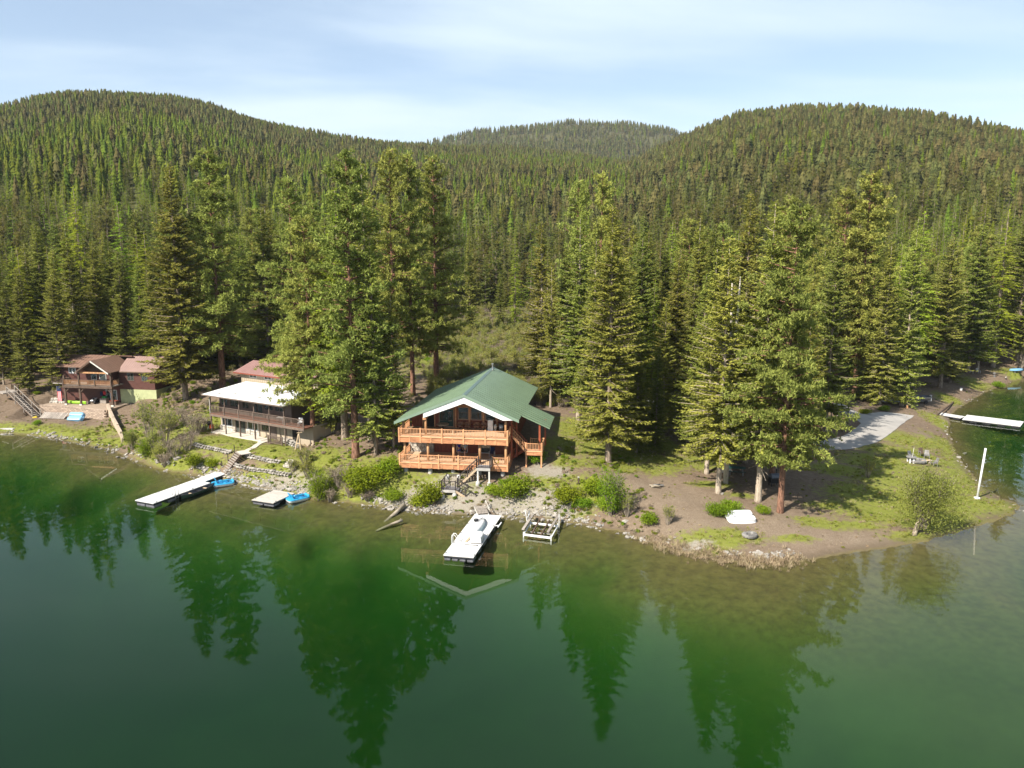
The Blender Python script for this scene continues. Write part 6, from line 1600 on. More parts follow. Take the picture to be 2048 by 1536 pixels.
person(HL(7.0, 2.55, 4.005), HYAW - .5, 'person in pale blue-grey shirt with one knee raised beside the blue-shirted person', SHIRTG, SHORTK, SKIN, HAIRG,
       ((-.11,-.02,.50),(.14,-.30,.62),(-.11,.03,.07),(.16,-.22,.24),(-.28,.02,1.14),(.28,-.02,1.14),(-.24,-.16,.98),(.22,-.20,1.0)))

# the point: fire rings, furniture, smoker, light
def fire_ring(px, py, r, label, n=11, h=.32):
    g = G(px, py); o = empty('fire_ring', g, 0, label, 'fire pit')
    for k in range(n):
        a = 2*math.pi*k/n; s = rs.uniform(.85, 1.15)
        link_mesh('stone', bmz_f[k % 3], o, (math.cos(a)*r, math.sin(a)*r, .02), (0, 0, a + rs.uniform(-.2,.2)), (s, s, s*h/.3))
    MB().tube([(0,0,-.03),(0,0,.06)], r*.8, 12).build('ash_bed', mat('grey_ash', (.24,.22,.2), .95, .3) if 'grey_ash' not in bpy.data.materials else bpy.data.materials['grey_ash'], o)
    return o
M_FIRESTONE = mat('grey_fire_stone', (.22,.21,.20), .9, .25, 3, bump=.02, obj_var=.3)
bmz_f = [MB().box(-.2-.03*k, .2+.02*k, -.26, .26, 0, .3).mesh('fire_stone', M_FIRESTONE, bevel=.08) for k in range(3)]
fire_ring(1499, 1075, .48, 'small grey stone fire ring on the brown point near the reeds')
fire_ring(1834, 924, .8, 'stone fire ring among the chairs on the grassy point', 12)
for k, (px, py, yw, c, lab) in enumerate(((1822,920,.3,M_CONC,'grey lawn chair at the left of the grassy fire circle'), (1843,913,0,M_DARKTIMBER,'dark wooden chair behind the grassy fire circle'), (1853,918,-.4,M_METAL,'pale grey upright chair right of the grassy fire circle'), (1868,933,-1.5,M_CONC,'grey chair behind the budding willow'))):
    g = G(px, py); chair('lawn_chair', g, yw, M_FIRESTONE if c is not M_DARKTIMBER else c, M_FIRESTONE, lab, 'chairs round the grassy fire circle')
g = G(1822, 926); t = empty('round_table', g, 0, 'grey round table with a pole and white legs on the grassy point', 'table')
MB().tube([(0,0,.7),(0,0,.75)], .62, 18).build('tabletop', M_FIRESTONE, t); MB().tube([(.1,0,.7),(.2,0,1.9)], .03, 6).build('pole', M_OFFWHITE, t)
for x, y in ((-.3,-.3),(.1,-.4),(.3,.2),(-.3,.3)): MB().box(x-.07,x+.07,y-.05,y+.05,0,.7).build('leg', M_WHITE, t)
g = G(1852, 928); o = empty('log_bench', g, .3, 'pale split-log bench at the grassy fire circle', 'bench')
MB().box(-.7,.7,-.17,.17,.34,.44).build('seat', M_PALEWOOD, o, bevel=.04)
for x in (-.5,.5): MB().tube([(x,0,0),(x,0,.34)], .15, 8).build('leg', M_LOG, o)
# picnic table
g = G(1472, 948); pt = empty('picnic_table', g, math.radians(-12), 'dark green picnic table with pale plank top in the tree shade', 'picnic table')
for j in range(5): MB().box(-1.0, 1.0, -.42 + j*.17, -.27 + j*.17, .72, .77).build('plank', mat('green_table_paint', (.03,.09,.075), .6, .2) if 'green_table_paint' not in bpy.data.materials else bpy.data.materials['green_table_paint'], pt)
for y in (-.85, .7):
    MB().box(-1.0, 1.0, y, y + .16, .42, .46).build('bench', bpy.data.materials['green_table_paint'], pt)
for x in (-.7, .7):
    MB().beam((x,-.78,.0),(x,-.2,.72),.08,.05).beam((x,.78,0),(x,.2,.72),.08,.05).beam((x,-.8,.40),(x,.8,.40),.06,.08).build('leg_frame', M_METAL, pt)
g = G(1452, 945); o = empty('plank_stack', g, .2, 'slatted pale boards leaning at the left end of the picnic table', 'boards')
for j in range(5): MB().beam((-.9, -.4 + j*.2, .15 + j*.06), (.6, -.3 + j*.2, .22 + j*.07), .14, .04).build('board', M_OFFWHITE, o)
# smoker
g = G(1548, 972); o = empty('barrel_smoker', g, .15, 'black barrel smoker with grey lid between the red trunks', 'smoker')
MB().box(-.55,.55,-.4,.4,.35,.95).build('firebox', M_BLACK, o, bevel=.04)
arc = [(0, -.42*math.cos(a), .95 + .42*math.sin(a)) for a in np.linspace(0, math.pi, 10)]
MB().extrude([(-.5, y, z) for _, y, z in arc], (1.0, 0, 0)).build('lid', mat('grey_lid', (.11,.12,.15), .4, .1, spec=.5), o)
for x in (-.45,.45):
    for y in (-.3,.3): MB().box(x-.04,x+.04,y-.04,y+.04,0,.35).build('leg', M_BLACK, o)
MB().tube([(.3,.2,1.3),(.3,.2,1.8)], .07, 8).build('stack', M_BLACK, o)
g = G(1523, 953); o = empty('propane_tank', g, 0, 'white propane tank standing by the pale trunk', 'tank')
MB().tube([(0,0,.04),(0,0,.12),(0,0,.42),(0,0,.5)], [.12,.17,.17,.1], 12).build('bottle', M_WHITE, o, smooth=True); MB().tube([(0,0,.5),(0,0,.6)], .1, 10, False).build('collar', M_WHITE, o)
g = G(1157, 970); o = empty('bollard_light', g, 0, 'short dark bollard lamp on the bank right of the stairs', 'lamp')
MB().tube([(0,0,-.1),(0,0,.75)], .09, 8).build('post', M_DARKTIMBER, o); MB().tube([(0,0,.75),(0,0,.85)], .1, 8).build('lamp_head', M_METAL, o); MB().tube([(0,0,.85),(0,0,.9)], [.14,.05], 8).build('cap', M_CONC, o)
# heap of old driftwood
g = G(1312, 976); o = empty('driftwood_heap', g, 0, 'dark heap of driftwood and stones on the brown bank', 'woodpile')
for k in range(7):
    a = rs.uniform(-.5,.5); x0 = rs.uniform(-.9,.2); y0 = rs.uniform(-.4,.4)
    MB().tube([(x0,y0,.1+.03*k),(x0+1.1*math.cos(a),y0+1.1*math.sin(a),.15+.03*k)],[.09,.06],7).build('log', M_FIRESTONE if k % 2 else M_LOG, o, smooth=True)
# aluminium boat on its trailer
g = G(1840, 806); bt = empty('trailered_boat', g, math.radians(-84), 'open aluminium fishing boat on a trailer under the trees', 'boat')
tr_ = MB().beam((-.5,-1.3,.45),(-.5,1.6,.45),.08,.1).beam((.5,-1.3,.45),(.5,1.6,.45),.08,.1).beam((-.5,-1.3,.45),(0,-2.4,.45),.08,.1).beam((.5,-1.3,.45),(0,-2.4,.45),.08,.1).beam((-.6,.6,.4),(.6,.6,.4),.08,.08).build('trailer_frame', M_METAL, bt)
for x in (-.75,.75): MB().tube([(x-.08,.6,.3),(x+.08,.6,.3)], .3, 14).build('wheel', M_BLACK, bt)
for x in (-.66,.66): MB().box(x-.04,x+.04,1.5,1.6,.4,.95).build('guide_post', M_WHITE, bt)
shb = boat_shell(bt, M_ALU, mat('grey_boat_inside', (.12,.13,.16), .7, .2), 4.2, 1.6, .6); 
for ch in [shb]: ch.location = (0, 1.7, .58); ch.rotation_euler = (0, 0, math.pi)
for y in (.7, -.5): MB().box(-.7,.7,y-.14,y+.14,.98,1.03).build('thwart', M_GREYWOOD, bt)
MB().cbox((0,1.85,1.15),.32,.3,.42).build('outboard', M_OFFWHITE, bt, bevel=.05)
g = G(1814, 816); o = empty('tree_stump', g, 0, 'orange cut stump at the trailer hitch', 'stump')
MB().tube([(0,0,-.1),(0,0,.1),(0,0,.45)], [.24,.18,.17], 9).build('stem', M_LOGPOST, o); MB().tube([(0,0,.451),(0,0,.46)], .165, 9).build('cut_face', M_PALEWOOD, o)
# tarp-covered heap left of it
g = G(1772, 803); o = empty('tarp_heap', g, .2, 'pale tarp-covered heap behind the driveway turn', 'tarp')
r_ = []
for z, s in ((0,1.0),(.25,.92),(.5,.6),(.62,.2)): r_.append([(math.cos(a)*1.9*s*(1+.1*math.sin(3*a)), math.sin(a)*.8*s*(1+.12*math.cos(2*a)), z*(1+.15*math.sin(2*a))) for a in [2*math.pi*k/16 for k in range(16)]])
MB().loft(r_).build('tarp', M_OFFWHITE, o, smooth=True); MB().loft([[(x+1.4, y-.5, z*.7) for x,y,z in q] for q in r_]).build('tarp', M_METAL, o, smooth=True)
# driveway
M_DRIVE = mat('pale_concrete_drive', (.37,.35,.325), .9, .06, .6, bump=.003)
draped('driveway', M_DRIVE, outline([(1660,795),(1684,808),(1705,820),(1724,829),(1740,827),(1775,825),(1800,828),(1828,832),(1812,843),(1795,856),(1772,874),(1745,888),(1715,896),(1690,899),(1660,900),(1620,897),(1560,893),(1500,893),(1430,885),(1390,878),(1395,868),(1440,873),(1500,880),(1560,880),(1610,878),(1650,880),(1680,875),(1705,862),(1722,848),(1710,838),(1695,832),(1680,826),(1655,808)]), .06, .9, 'pale concrete driveway curving behind the big pines', thick=.15)
draped('driveway_apron', M_DRIVE, outline([(1272,800),(1300,795),(1318,801),(1300,815),(1270,820)]), .06, .9, 'patch of driveway seen between the firs', thick=.15)
# boulders at the driveway bend
for k, (px, py) in enumerate(((1684,838),(1692,842),(1699,839),(1704,835),(1678,835))):
    g = G(px, py); o = MB().cbox((0,0,.2), .8 - .06*k, .55, .5).build('boulder', M_STONE, bevel=.14); o.location = g; o.rotation_euler = (0,0,k*.7)
    tag(o, 'pale boulder edging the driveway bend', 'boulder', 'boulders edging the driveway bend')
# open shelter at the driveway bend
g = G(1672, 832); o = empty('garden_shelter', g, .1, 'small dark-roofed shelter on posts at the driveway bend', 'shelter')
for x in (-1.3,1.3):
    for y in (-1,1): MB().box(x-.06,x+.06,y-.06,y+.06,0,2.3).build('post', M_BLACK, o)
slope_roof(o, [(-1.7,-1.4,2.3),(1.7,-1.4,2.3),(1.7,0,2.9),(-1.7,0,2.9)], .1, M_DARKTIMBER); slope_roof(o, [(-1.7,1.4,2.3),(1.7,1.4,2.3),(1.7,0,2.9),(-1.7,0,2.9)], .1, M_DARKTIMBER)
MB().box(-.8,.8,-.4,.4,.7,.75).build('table_top', M_METAL, o)
# house half hidden in the trees
g = G(1440, 838); hb_ = empty('hidden_house', (g[0], g[1] + 3, g[2]), math.radians(-3), 'tan house with brown-red metal roof hidden behind the firs', 'house')
MB().box(0,13,0,.2,-.5,3.0).box(0,.2,.2,9,-.5,3.0).box(12.8,13,.2,9,-.5,3.0).box(.2,12.8,8.8,9,-.5,3.0).build('wall', mat('cream_siding', (.55,.45,.30), .8, .08), hb_)
M_MAROON = mat('maroon_metal_roof', (.17,.06,.05), .5, .1, .8)
slope_roof(hb_, [(-.7,-.8,2.9),(13.7,-.8,2.9),(13.7,4.5,5.6),(-.7,4.5,5.6)], .12, M_MAROON, 'roof', 20, M_MAROON, .03); slope_roof(hb_, [(-.7,9.8,2.9),(13.7,9.8,2.9),(13.7,4.5,5.6),(-.7,4.5,5.6)], .12, M_MAROON)
for u in (1.5,5.0,9.5): window(hb_, u, u+1.6, .9, 2.3, 0, M_OFFWHITE, 2)
# far shore bits
g = G(2033, 742); kb = empty('upturned_kayak', (g[0], g[1], g[2] + .1), math.radians(-75), 'pale blue kayak lying on the far shore at the right edge', 'kayak')
rgk = [[(x, y - 1.7, .42 - z) for x, y, z in r] for r in hull_rings(3.4, 1.1, .4, stern=.3)]
MB().loft(rgk, closed=False).add(rgk[0], [tuple(range(9))]).build('hull', M_SKYBLUE, kb, smooth=True); MB().beam((0,-1.2,.43),(0,1.2,.43),.06,.05).build('keel', M_SKYBLUE, kb)
for px, py, yw, lab in ((1943,748,.9,'grey lawn chair turned sideways on the far shore'), (1956,747,.2,'grey lawn chair facing the lake on the far shore')): chair('lawn_chair', G(px, py), yw, M_CONC, M_METAL, lab, 'far shore lawn chairs')
g = G(1988, 755); o = empty('kettle_grill', g, 0, 'small round grill on the far shore', 'grill')
MB().tube([(0,0,.55),(0,0,.7),(0,0,.9),(0,0,1.0)], [.12,.3,.3,.1], 12).build('kettle', M_FIRESTONE, o, smooth=True)
for k in range(3): a = k*2.1; MB().tube([(math.cos(a)*.3,math.sin(a)*.3,0),(math.cos(a)*.1,math.sin(a)*.1,.6)], .03, 5).build('leg', M_METAL, o)
g = G(1922, 781); o = empty('white_bucket', g, 0, 'white bucket on the path below the far trees', 'bucket'); MB().tube([(0,0,0),(0,0,.42)], [.2,.25], 12).build('pail', M_WHITE, o); MB().tube([(-.24,0,.4),(0,0,.62),(.24,0,.4)], .015, 5).build('handle', M_METAL, o)
a_ = G(1874, 832); b_ = G(1907, 806); o = empty('landscape_timber', a_, 0, 'dark timber edging the bank beside the far walkway', 'timber'); MB().beam((0,0,.1), Vector(b_-a_)+V(0,0,.1), .2, .22).build('beam', M_DARKTIMBER, o)

# cabin yard
g = LC(1.1, .9, 2.43); ky = empty('lime_kayak', g, YC + math.pi/2 - .05, 'lime green kayak lying under the brown cabin deck', 'kayak')
rgk = [[(x, y - 1.9, z) for x, y, z in r] for r in hull_rings(3.8, .78, .36, stern=.05, bow=.98, flat=.7)]
rgk2 = [[(x*1.0, y, .36 - (z-.36)*.35) for x, y, z in r] for r in rgk]
MB().loft(rgk, closed=False).build('hull', M_LIME, ky, smooth=True); MB().loft(rgk2, closed=False).build('deck', M_LIME, ky, smooth=True)
MB().tube([(math.cos(a)*.25, math.sin(a)*.45, .49) for a in np.linspace(0,6.28,15)], .03, 5).build('cockpit_rim', M_BLACK, ky)
g = LC(3.6, 1.7, 2.43); o = empty('quad_bike', g, YC + .3, 'white and black quad bike parked under the cabin deck', 'quad bike')
for x in (-.42,.42):
    for y in (-.6,.6): MB().tube([(x-.12,y,.28),(x+.12,y,.28)], .28, 12).build('wheel', M_BLACK, o)
MB().cbox((0,0,.55),.5,1.5,.25).build('body', M_WHITE, o, bevel=.08); MB().cbox((0,-.2,.75),.34,.7,.16).build('seat', M_BLACK, o, bevel=.05); MB().tube([(-.4,.45,.98),(0,.5,.9),(.4,.45,.98)], .03, 6).build('handlebar', M_BLACK, o); MB().cbox((0,.62,.72),.7,.4,.08).build('fender', M_WHITE, o, bevel=.03)
g = LC(5.2, 2.3, 2.43); o = empty('storage_box', g, YC, 'grey wooden box with a green bag and red jacket above by the patio door', 'box')
MB().box(-.6,.5,-.4,.4,0,.8).build('crate', M_GREYWOOD, o); MB().cbox((0,0,.95),.8,.5,.3).build('green_bag', mat('green_bag', (.03,.28,.06), .7, .15), o, bevel=.1); MB().cbox((-.1,.2,1.6),.5,.2,.6).build('red_jacket', M_RED, o, bevel=.08); MB().cbox((-.7,.25,1.45),.5,.2,.7).build('dark_jacket', M_NAVY, o, bevel=.08)
g = LC(7.6, 1.3, 2.43); o = empty('planter_box', g, YC, 'dark planter box at the cabin patio corner', 'planter'); MB().box(-.6,.6,-.35,.35,0,.6).build('box', M_DARKTIMBER, o, bevel=.03); MB().box(-.62,.62,-.37,.37,.6,.68).build('rim', M_REDLOG, o)
# flag hanging by the side deck
g = LC(-2.2, .9, 0); fl_ = empty('hanging_flag', (g[0], g[1], 2.3), YC, 'striped red and white flag with blue corner hanging left of the cabin deck', 'flag')
MB().tube([(0,0,0),(0,0,3.0)], .03, 6).build('staff', M_METAL, fl_)
for k in range(7): MB().box(.04+k*.1,.14+k*.1,-.02+.02*(k%2),.0+.02*(k%2),.5,2.1).build('stripe', M_RED if k % 2 == 0 else M_WHITE, fl_)
MB().box(.04,.45,-.045,-.03,2.1,2.9).box(.45,.74,-.04,-.03,2.1,2.9).build('canton', M_NAVY, fl_)
# old dock section leaning on the wall
a_ = LC(-1.4, -4.2, 1.02); o = empty('old_dock_section', a_, YC, 'old grey plank dock section leaning on the block wall', 'dock section')
for k in range(14): MB().beam((k*.31, 0, .05), (k*.31 + .25, 1.0, .85), .27, .05).build('plank', M_GREYWOOD, o)
MB().beam((-.1,-.02,.03),(4.2,-.02,.03),.08,.1).build('edge_beam', M_DARKTIMBER, o)
a_ = LC(-2.4, -4.0, 1.0); o = empty('toy_boat', a_, .3, 'small yellow plastic toy by the old dock section', 'toy'); MB().cbox((0,0,.12),.7,.3,.2).build('body', mat('yellow_plastic', (.65,.5,.02), .5, .1), o, bevel=.08); MB().cbox((.1,0,.27),.25,.2,.12).build('cabin', bpy.data.materials['yellow_plastic'], o, bevel=.03)
# wooden stair on the far left
A_, B_ = P(74, 835, 1.0), P(22, 783, 4.3)
sl = empty('wooden_stair', (A_[0], A_[1], 0), math.atan2(B_[1]-A_[1], B_[0]-A_[0]), 'grey wooden stair with handrails at the far left shore', 'stairs')
l_ = math.hypot(B_[0]-A_[0], B_[1]-A_[1])
flight(sl, (l_, -.6, 4.2), (0, -.6, 1.1), 1.2, 16, M_GREYWOOD, M_DARKTIMBER, 'stair_flight')
for y in (-.62,.62): railing(sl, (0, y, 1.1), (l_, y, 4.2), .95, 4, M_GREYWOOD, M_DARKTIMBER, .12, .5, .04, post_drop=.6)
MB().box(l_, l_+2.4, -1.2, 1.2, 4.05, 4.2).build('landing', M_GREYWOOD, sl); railing(sl, (l_, -1.15, 4.2), (l_+2.4, -1.15, 4.2), .95, 3, M_DARKTIMBER, M_DARKTIMBER, .12, .3, .05, post_drop=2.5)
g = G(12, 860); o = MB().box(-1.5,1.3,-.5,.6,-.5,.16).build('concrete_slab', M_CONC, bevel=.03); o.location = (g[0], g[1] + .4, max(g[2], .3)); o.rotation_euler = (0,0,-.15); tag(o, 'pale concrete slab at the water edge, far left', 'slab')
# boulder retaining heap left of the kayak
g = LC(-2.2, 1.3, 2.4)
for k in range(12):
    o = MB().cbox((0,0,.2),rs.uniform(.5,.8),rs.uniform(.4,.6),rs.uniform(.4,.6)).build('boulder', M_STONE, bevel=.15); q = LC(-3.6 + .45*(k % 6) + rs.uniform(-.1,.1), 1.0 + .5*(k//6), 0); o.location = (q[0], q[1], 2.35 + .35*(k//6)); o.rotation_euler = (0,0,rs.uniform(0,3))
    tag(o, 'pale boulder heaped beside the lime green kayak', 'boulder', 'boulders heaped beside the lime green kayak')
# leaning timber frame at the white-roofed house
g = G(598, 902); o = empty('sawhorse', g, -.4, 'pale wooden A-frame standing by the rock wall of the white-roofed house', 'frame')
MB().beam((-.6,0,0),(.0,.1,2.3),.1,.1).beam((.3,0,0),(.05,.1,2.3),.12,.12).beam((-.35,.05,.9),(.2,.05,.9),.08,.08).build('legs', M_PALEWOOD, o); MB().beam((-.1,-.1,2.3),(.3,.4,2.3),.08,.08).build('ridge', M_PALEWOOD, o)
g = L2(-.9, .4, 3.2); o = empty('kettle_grill', g, 0, 'black kettle grill with orange cover beside the balcony corner post', 'grill')
MB().tube([(0,0,.5),(0,0,.7),(0,0,.95),(0,0,1.1)], [.15,.34,.34,.1], 12).build('kettle', M_BLACK, o, smooth=True); MB().cbox((.3,-.1,.35),.5,.3,.6).build('cover', mat('orange_cover', (.6,.12,.04), .7, .1), o, bevel=.08)
for k in range(3): a = k*2.1; MB().tube([(math.cos(a)*.35,math.sin(a)*.35,0),(math.cos(a)*.1,math.sin(a)*.1,.55)], .03, 5).build('leg', M_METAL, o)
# ------------------------------------------------------------------ shrubs, brush, grass, stones
F_LEAF = foliage('fresh_leaves', (0.095, 0.160, 0.012), (0.270, 0.350, 0.025), 0.35, 0.03, 0.15)
F_BUD = foliage('spring_buds', (0.180, 0.205, 0.035), (0.390, 0.400, 0.085), 0.35, 0.025, 0.15)
F_GRASS = foliage('grass_blades', (0.120, 0.145, 0.018), (0.330, 0.330, 0.075), 0.3, 0.03, 0.25)
F_DRY = foliage('dry_grass', (0.22, 0.165, 0.095), (0.46, 0.37, 0.24), 0.2, 0.015, 0.22)
F_SCRUB = foliage('grey_scrub_twigs', (0.16, 0.125, 0.085), (0.36, 0.30, 0.21), 0.15, 0.02, 0.25)
F_WEED = foliage('bank_weeds', (0.090, 0.125, 0.018), (0.235, 0.270, 0.045), 0.3, 0.035, 0.25)
M_TWIG = bark_material('grey_twig_bark', (0.12, 0.095, 0.07), (0.25, 0.21, 0.165), (0.36, 0.31, 0.25))

def leafy(seed, R, H, n, size, lobes=7, low=0.05, hang=0.0):
    """leaf-sized faces gathered in uneven lobes"""
    rng = np.random.default_rng(seed)
    P_ = []; T_ = []
    for k in range(lobes):
        a = rng.uniform(0, 6.28); r = R*rng.uniform(0.0, 0.62); c = np.array([math.cos(a)*r, math.sin(a)*r, H*rng.uniform(0.3, 0.72)])
        rad = np.array([R*rng.uniform(0.32, 0.52), R*rng.uniform(0.32, 0.52), H*rng.uniform(0.24, 0.36)])
        m = n // lobes
        d = unit(rng.normal(0, 1, (m, 3))) * (rng.uniform(0.55, 1.0, m)**0.5)[:, None] * (1 + 0.22*rng.normal(0, 1, m))[:, None]
        P_.append(c + d*rad); T_.append(np.clip(rng.uniform(0, 0.45) + rng.uniform(0, 0.5, m), 0, 1))
    p = np.concatenate(P_); t = np.concatenate(T_)
    ok = p[:, 2] > low*H; p = p[ok]; t = t[ok]
    f = unit(rng.normal(0, 1, p.shape) + np.array([0, 0, 0.3 - hang]))
    l = rng.uniform(0.7, 1.3, len(p))*size
    v = kites(p, f, l, l*rng.uniform(0.45, 0.7, len(p)), rng)
    return v, np.repeat(t, 4)
def stems(seed, R, H, n, r0=0.03, fork=3):
    rng = random.Random(seed); mb = MB(); tips = []
    for k in range(n):
        a = rng.uniform(0, 6.28); rr = R*rng.uniform(0.15, 0.85); h = H*rng.uniform(0.6, 1.0)
        b = V(math.cos(a)*R*0.12, math.sin(a)*R*0.12, -0.1); e = V(math.cos(a)*rr, math.sin(a)*rr, h); mid = b*0.5 + e*0.5 + V(rng.uniform(-.1,.1), rng.uniform(-.1,.1), h*0.12)
        mb.tube([b, mid, e], [r0, r0*0.6, r0*0.2], 4, False); tips.append((mid, e))
        for j in range(fork):
            t = rng.uniform(0.35, 0.9); q = b.lerp(mid, t*2) if t < .5 else mid.lerp(e, t*2 - 1)
            d = V(rng.uniform(-1,1), rng.uniform(-1,1), rng.uniform(0.2, 1.2)).normalized()*H*rng.uniform(0.12, 0.28)
            mb.tube([q, q + d*0.5 + V(0,0,.02), q + d], [r0*0.45, r0*0.3, r0*0.12], 3, False); tips.append((q, q + d))
    return mb, tips
def twig_leaves(tips, seed, per, size):
    rng = np.random.default_rng(seed); pp = []
    for a, b in tips:
        s = rng.uniform(0.25, 1.05, per); pp.append(np.array(a)[None]*(1 - s)[:, None] + np.array(b)[None]*s[:, None] + rng.normal(0, 0.05, (per, 3)))
    p = np.concatenate(pp); f = unit(rng.normal(0, 1, p.shape) + np.array([0, 0, .4])); l = rng.uniform(.6, 1.3, len(p))*size
    return kites(p, f, l, l*0.5, rng), np.repeat(rng.uniform(0, 1, len(p)), 4)
def quads(v): return np.arange(len(v)).reshape(-1, 4)
SHRUB = {}
for k, (R, H, n, sz) in enumerate(((1.5, 1.3, 2600, .13), (1.2, 1.0, 2000, .12), (1.7, 1.1, 2800, .13))):
    v, t = leafy(60 + k, R, H, n, sz, 7 + k); mb, _ = stems(60 + k, R*.8, H*.8, 9, .02, 2)
    SHRUB['leafy%d' % k] = (mb.mesh('shrub_stems', M_TWIG), np_mesh('shrub_leaves', v, quads(v), F_LEAF, {'tint': t}), H)
for k, (R, H, n, per, sz) in enumerate(((1.7, 3.4, 26, 16, .13), (1.4, 2.6, 22, 12, .11), (2.2, 4.6, 30, 14, .13))):
    mb, tips = stems(70 + k, R, H, n, .035, 6); v, t = twig_leaves(tips, 70 + k, per, sz)
    SHRUB['bud%d' % k] = (mb.mesh('shrub_stems', M_TWIG), np_mesh('shrub_buds', v, quads(v), F_BUD, {'tint': t}), H)
for k, (R, H, n) in enumerate(((1.3, 1.6, 30), (1.8, 2.4, 36))):
    mb, tips = stems(80 + k, R, H, n, .022, 7); v, t = twig_leaves(tips, 80 + k, 5, .10)
    SHRUB['dry%d' % k] = (mb.mesh('shrub_stems', M_TWIG), np_mesh('shrub_twigs', v, quads(v), F_SCRUB, {'tint': t}), H)
# leafing willow dome: stems plus leafy lobes
mb, tips = stems(90, 1.9, 4.2, 24, .045, 7); v, t = twig_leaves(tips, 90, 20, .13); v2, t2 = leafy(91, 2.0, 4.2, 2600, .14, 12, .12)
SHRUB['willow'] = (mb.mesh('shrub_stems', M_TWIG), np_mesh('willow_leaves', np.concatenate([v, v2]), quads(np.concatenate([v, v2])), F_BUD, {'tint': np.concatenate([t, t2])}), 4.2)
v2, t2 = leafy(95, 1.9, 4.0, 4200, .14, 13, .06); mb, tips = stems(95, 1.6, 4.0, 20, .04, 5)
SHRUB['willow_green'] = (mb.mesh('shrub_stems', M_TWIG), np_mesh('willow_leaves', v2, quads(v2), F_LEAF, {'tint': t2}), 4.0)
def place_shrub(key, px, py, H, width, label, group=None, name='shrub', xyz=None):
    g = G(px, py) if xyz is None else xyz
    sm, lm_, h0 = SHRUB[key]; s = H/h0
    o = empty(name, g, rs.uniform(0, 6.28), label, 'shrub', group)
    for nm, me in (('stems', sm), ('foliage', lm_)): link_mesh(nm, me, o, scale=(s*width, s*width, s))
    return o
for key, px, py, H, w, lab in (
  ('leafy0',1030,992,1.9,1.35,'largest rounded bright green shrub right of the dock stairs'), ('leafy1',985,992,1.1,1.1,'low green shrub between the stairs and the largest shrub'),
  ('leafy2',1135,1000,1.3,1.3,'low spreading green shrub above the boat lift'), ('leafy0',1188,985,1.5,1.2,'green shrub at the foot of the big bank fir'),
  ('leafy1',1165,1015,1.0,1.2,'low green shrub beside the brown slash patch'), ('leafy1',1215,1020,1.2,1.1,'green shrub under the pale willow'),
  ('willow_green',1222,1030,5.2,.85,'tall feathery light green willow shrub at the water edge'), ('bud1',1255,1035,2.4,1.0,'budding grey-green shrub right of the feathery willow'),
  ('bud1',1335,1050,2.0,.9,'thin green shrub at the start of the reeds'), ('leafy1',1300,1050,1.1,1.0,'small green shrub by the white rock'),
  ('leafy2',1430,1030,1.1,1.2,'low green shrub left of the white upturned boat'), ('leafy1',1460,1025,1.3,.9,'bright green shrub touching the white upturned boat'), ('leafy1',1525,1030,.9,.9,'small green shrub right of the white upturned boat'),
  ('leafy1',1075,928,1.5,.8,'green shrub at the side stair posts'), ('leafy1',1010,975,.9,.9,'small yellow-green plant by the deck footing'),
  ('leafy0',865,1005,2.2,.85,'yellow-green shrub left of the stair landing'), ('leafy1',838,1010,1.1,1.1,'low green shrub on the pale bank left of the stairs'), ('leafy2',790,1000,1.0,1.3,'low weeds on the bank below the orange deck corner'),
  ('leafy2',745,965,1.6,1.5,'wide green thicket on the slope left of the orange deck'), ('leafy0',780,945,1.5,1.4,'green thicket right beside the lower deck corner'), ('leafy2',715,985,1.2,1.3,'low thicket below the leaning trunk'),
  ('willow_green',640,1000,3.6,1.25,'large yellow-green willow shrub by the small grey dock'), ('bud0',615,960,2.4,1.0,'pale budding shrub above the yellow-green willow'), ('dry1',680,975,2.6,1.0,'grey-brown bare shrub between willow and thicket'), ('dry0',700,995,1.6,1.2,'reddish bare brush at the water edge'), ('dry0',660,1003,1.5,1.0,'grey brush hanging over the water'),
  ('willow_green',290,915,2.6,1.2,'bright yellow-green shrub at the water below the ramp wall'), ('willow',265,900,2.8,1.0,'yellow-green shrub touching the ramp wall end'), ('bud2',300,880,5.6,1.0,'tall bare-branched budding shrub below the cabin'), ('bud2',330,890,5.0,1.0,'budding shrub with grey branches right of the cabin lawn'), ('dry1',350,915,2.6,1.2,'brown bare brush on the bank left of the lawn'), ('dry1',375,900,2.6,1.1,'rusty brush beside the white-roofed house lawn'), ('dry0',330,935,1.8,1.2,'brown brush hanging over the water left of the dock'), ('dry1',390,870,3.0,1.2,'rusty brush below the shaded fir'),
  ('leafy0',392,935,1.6,.8,'rounded green shrub on the rocky bank left of the wooden steps'), ('leafy1',425,935,1.1,.8,'small green shrub beside the wooden steps'),
  ('bud1',610,930,2.2,1.2,'grey-green budding shrub below the red pine trunk'), ('bud1',585,945,1.8,1.1,'thin budding shrub above the rock terraces'),
  ('bud1',345,860,2.6,1.2,'budding brush on the slope right of the cabin foundation'), ('dry1',365,845,2.4,1.2,'brown brush below the olive fir by the cabin'), ('bud0',310,905,3.0,1.0,'yellow-budded brush above the bright waterside shrub'), ('dry1',405,860,2.2,1.2,'brown brush at the left corner of the white-roofed house'), ('willow',320,925,2.6,1.1,'yellow-green brush at the waterline left of the rounded shrub'),
  ('dry0',735,1003,1.2,1.2,'low brown brush at the waterline left of the drift log'), ('bud1',1735,955,2.2,.9,'small bare shrub in the pine shade on the lawn'), ('leafy2',75,850,.7,1.0,'low dark green mat by the old dock section'),
  ('leafy1',1730,828,.8,1.3,'low green plants on the inner driveway edge'), ('leafy2',1768,822,.8,1.3,'low green plants below the tarp heap'), ('bud2',2040,735,6.5,1.1,'bare grey shrub at the right edge of the far shore'), ('leafy1',1995,775,1.2,1.2,'green shrub on the far bank')):
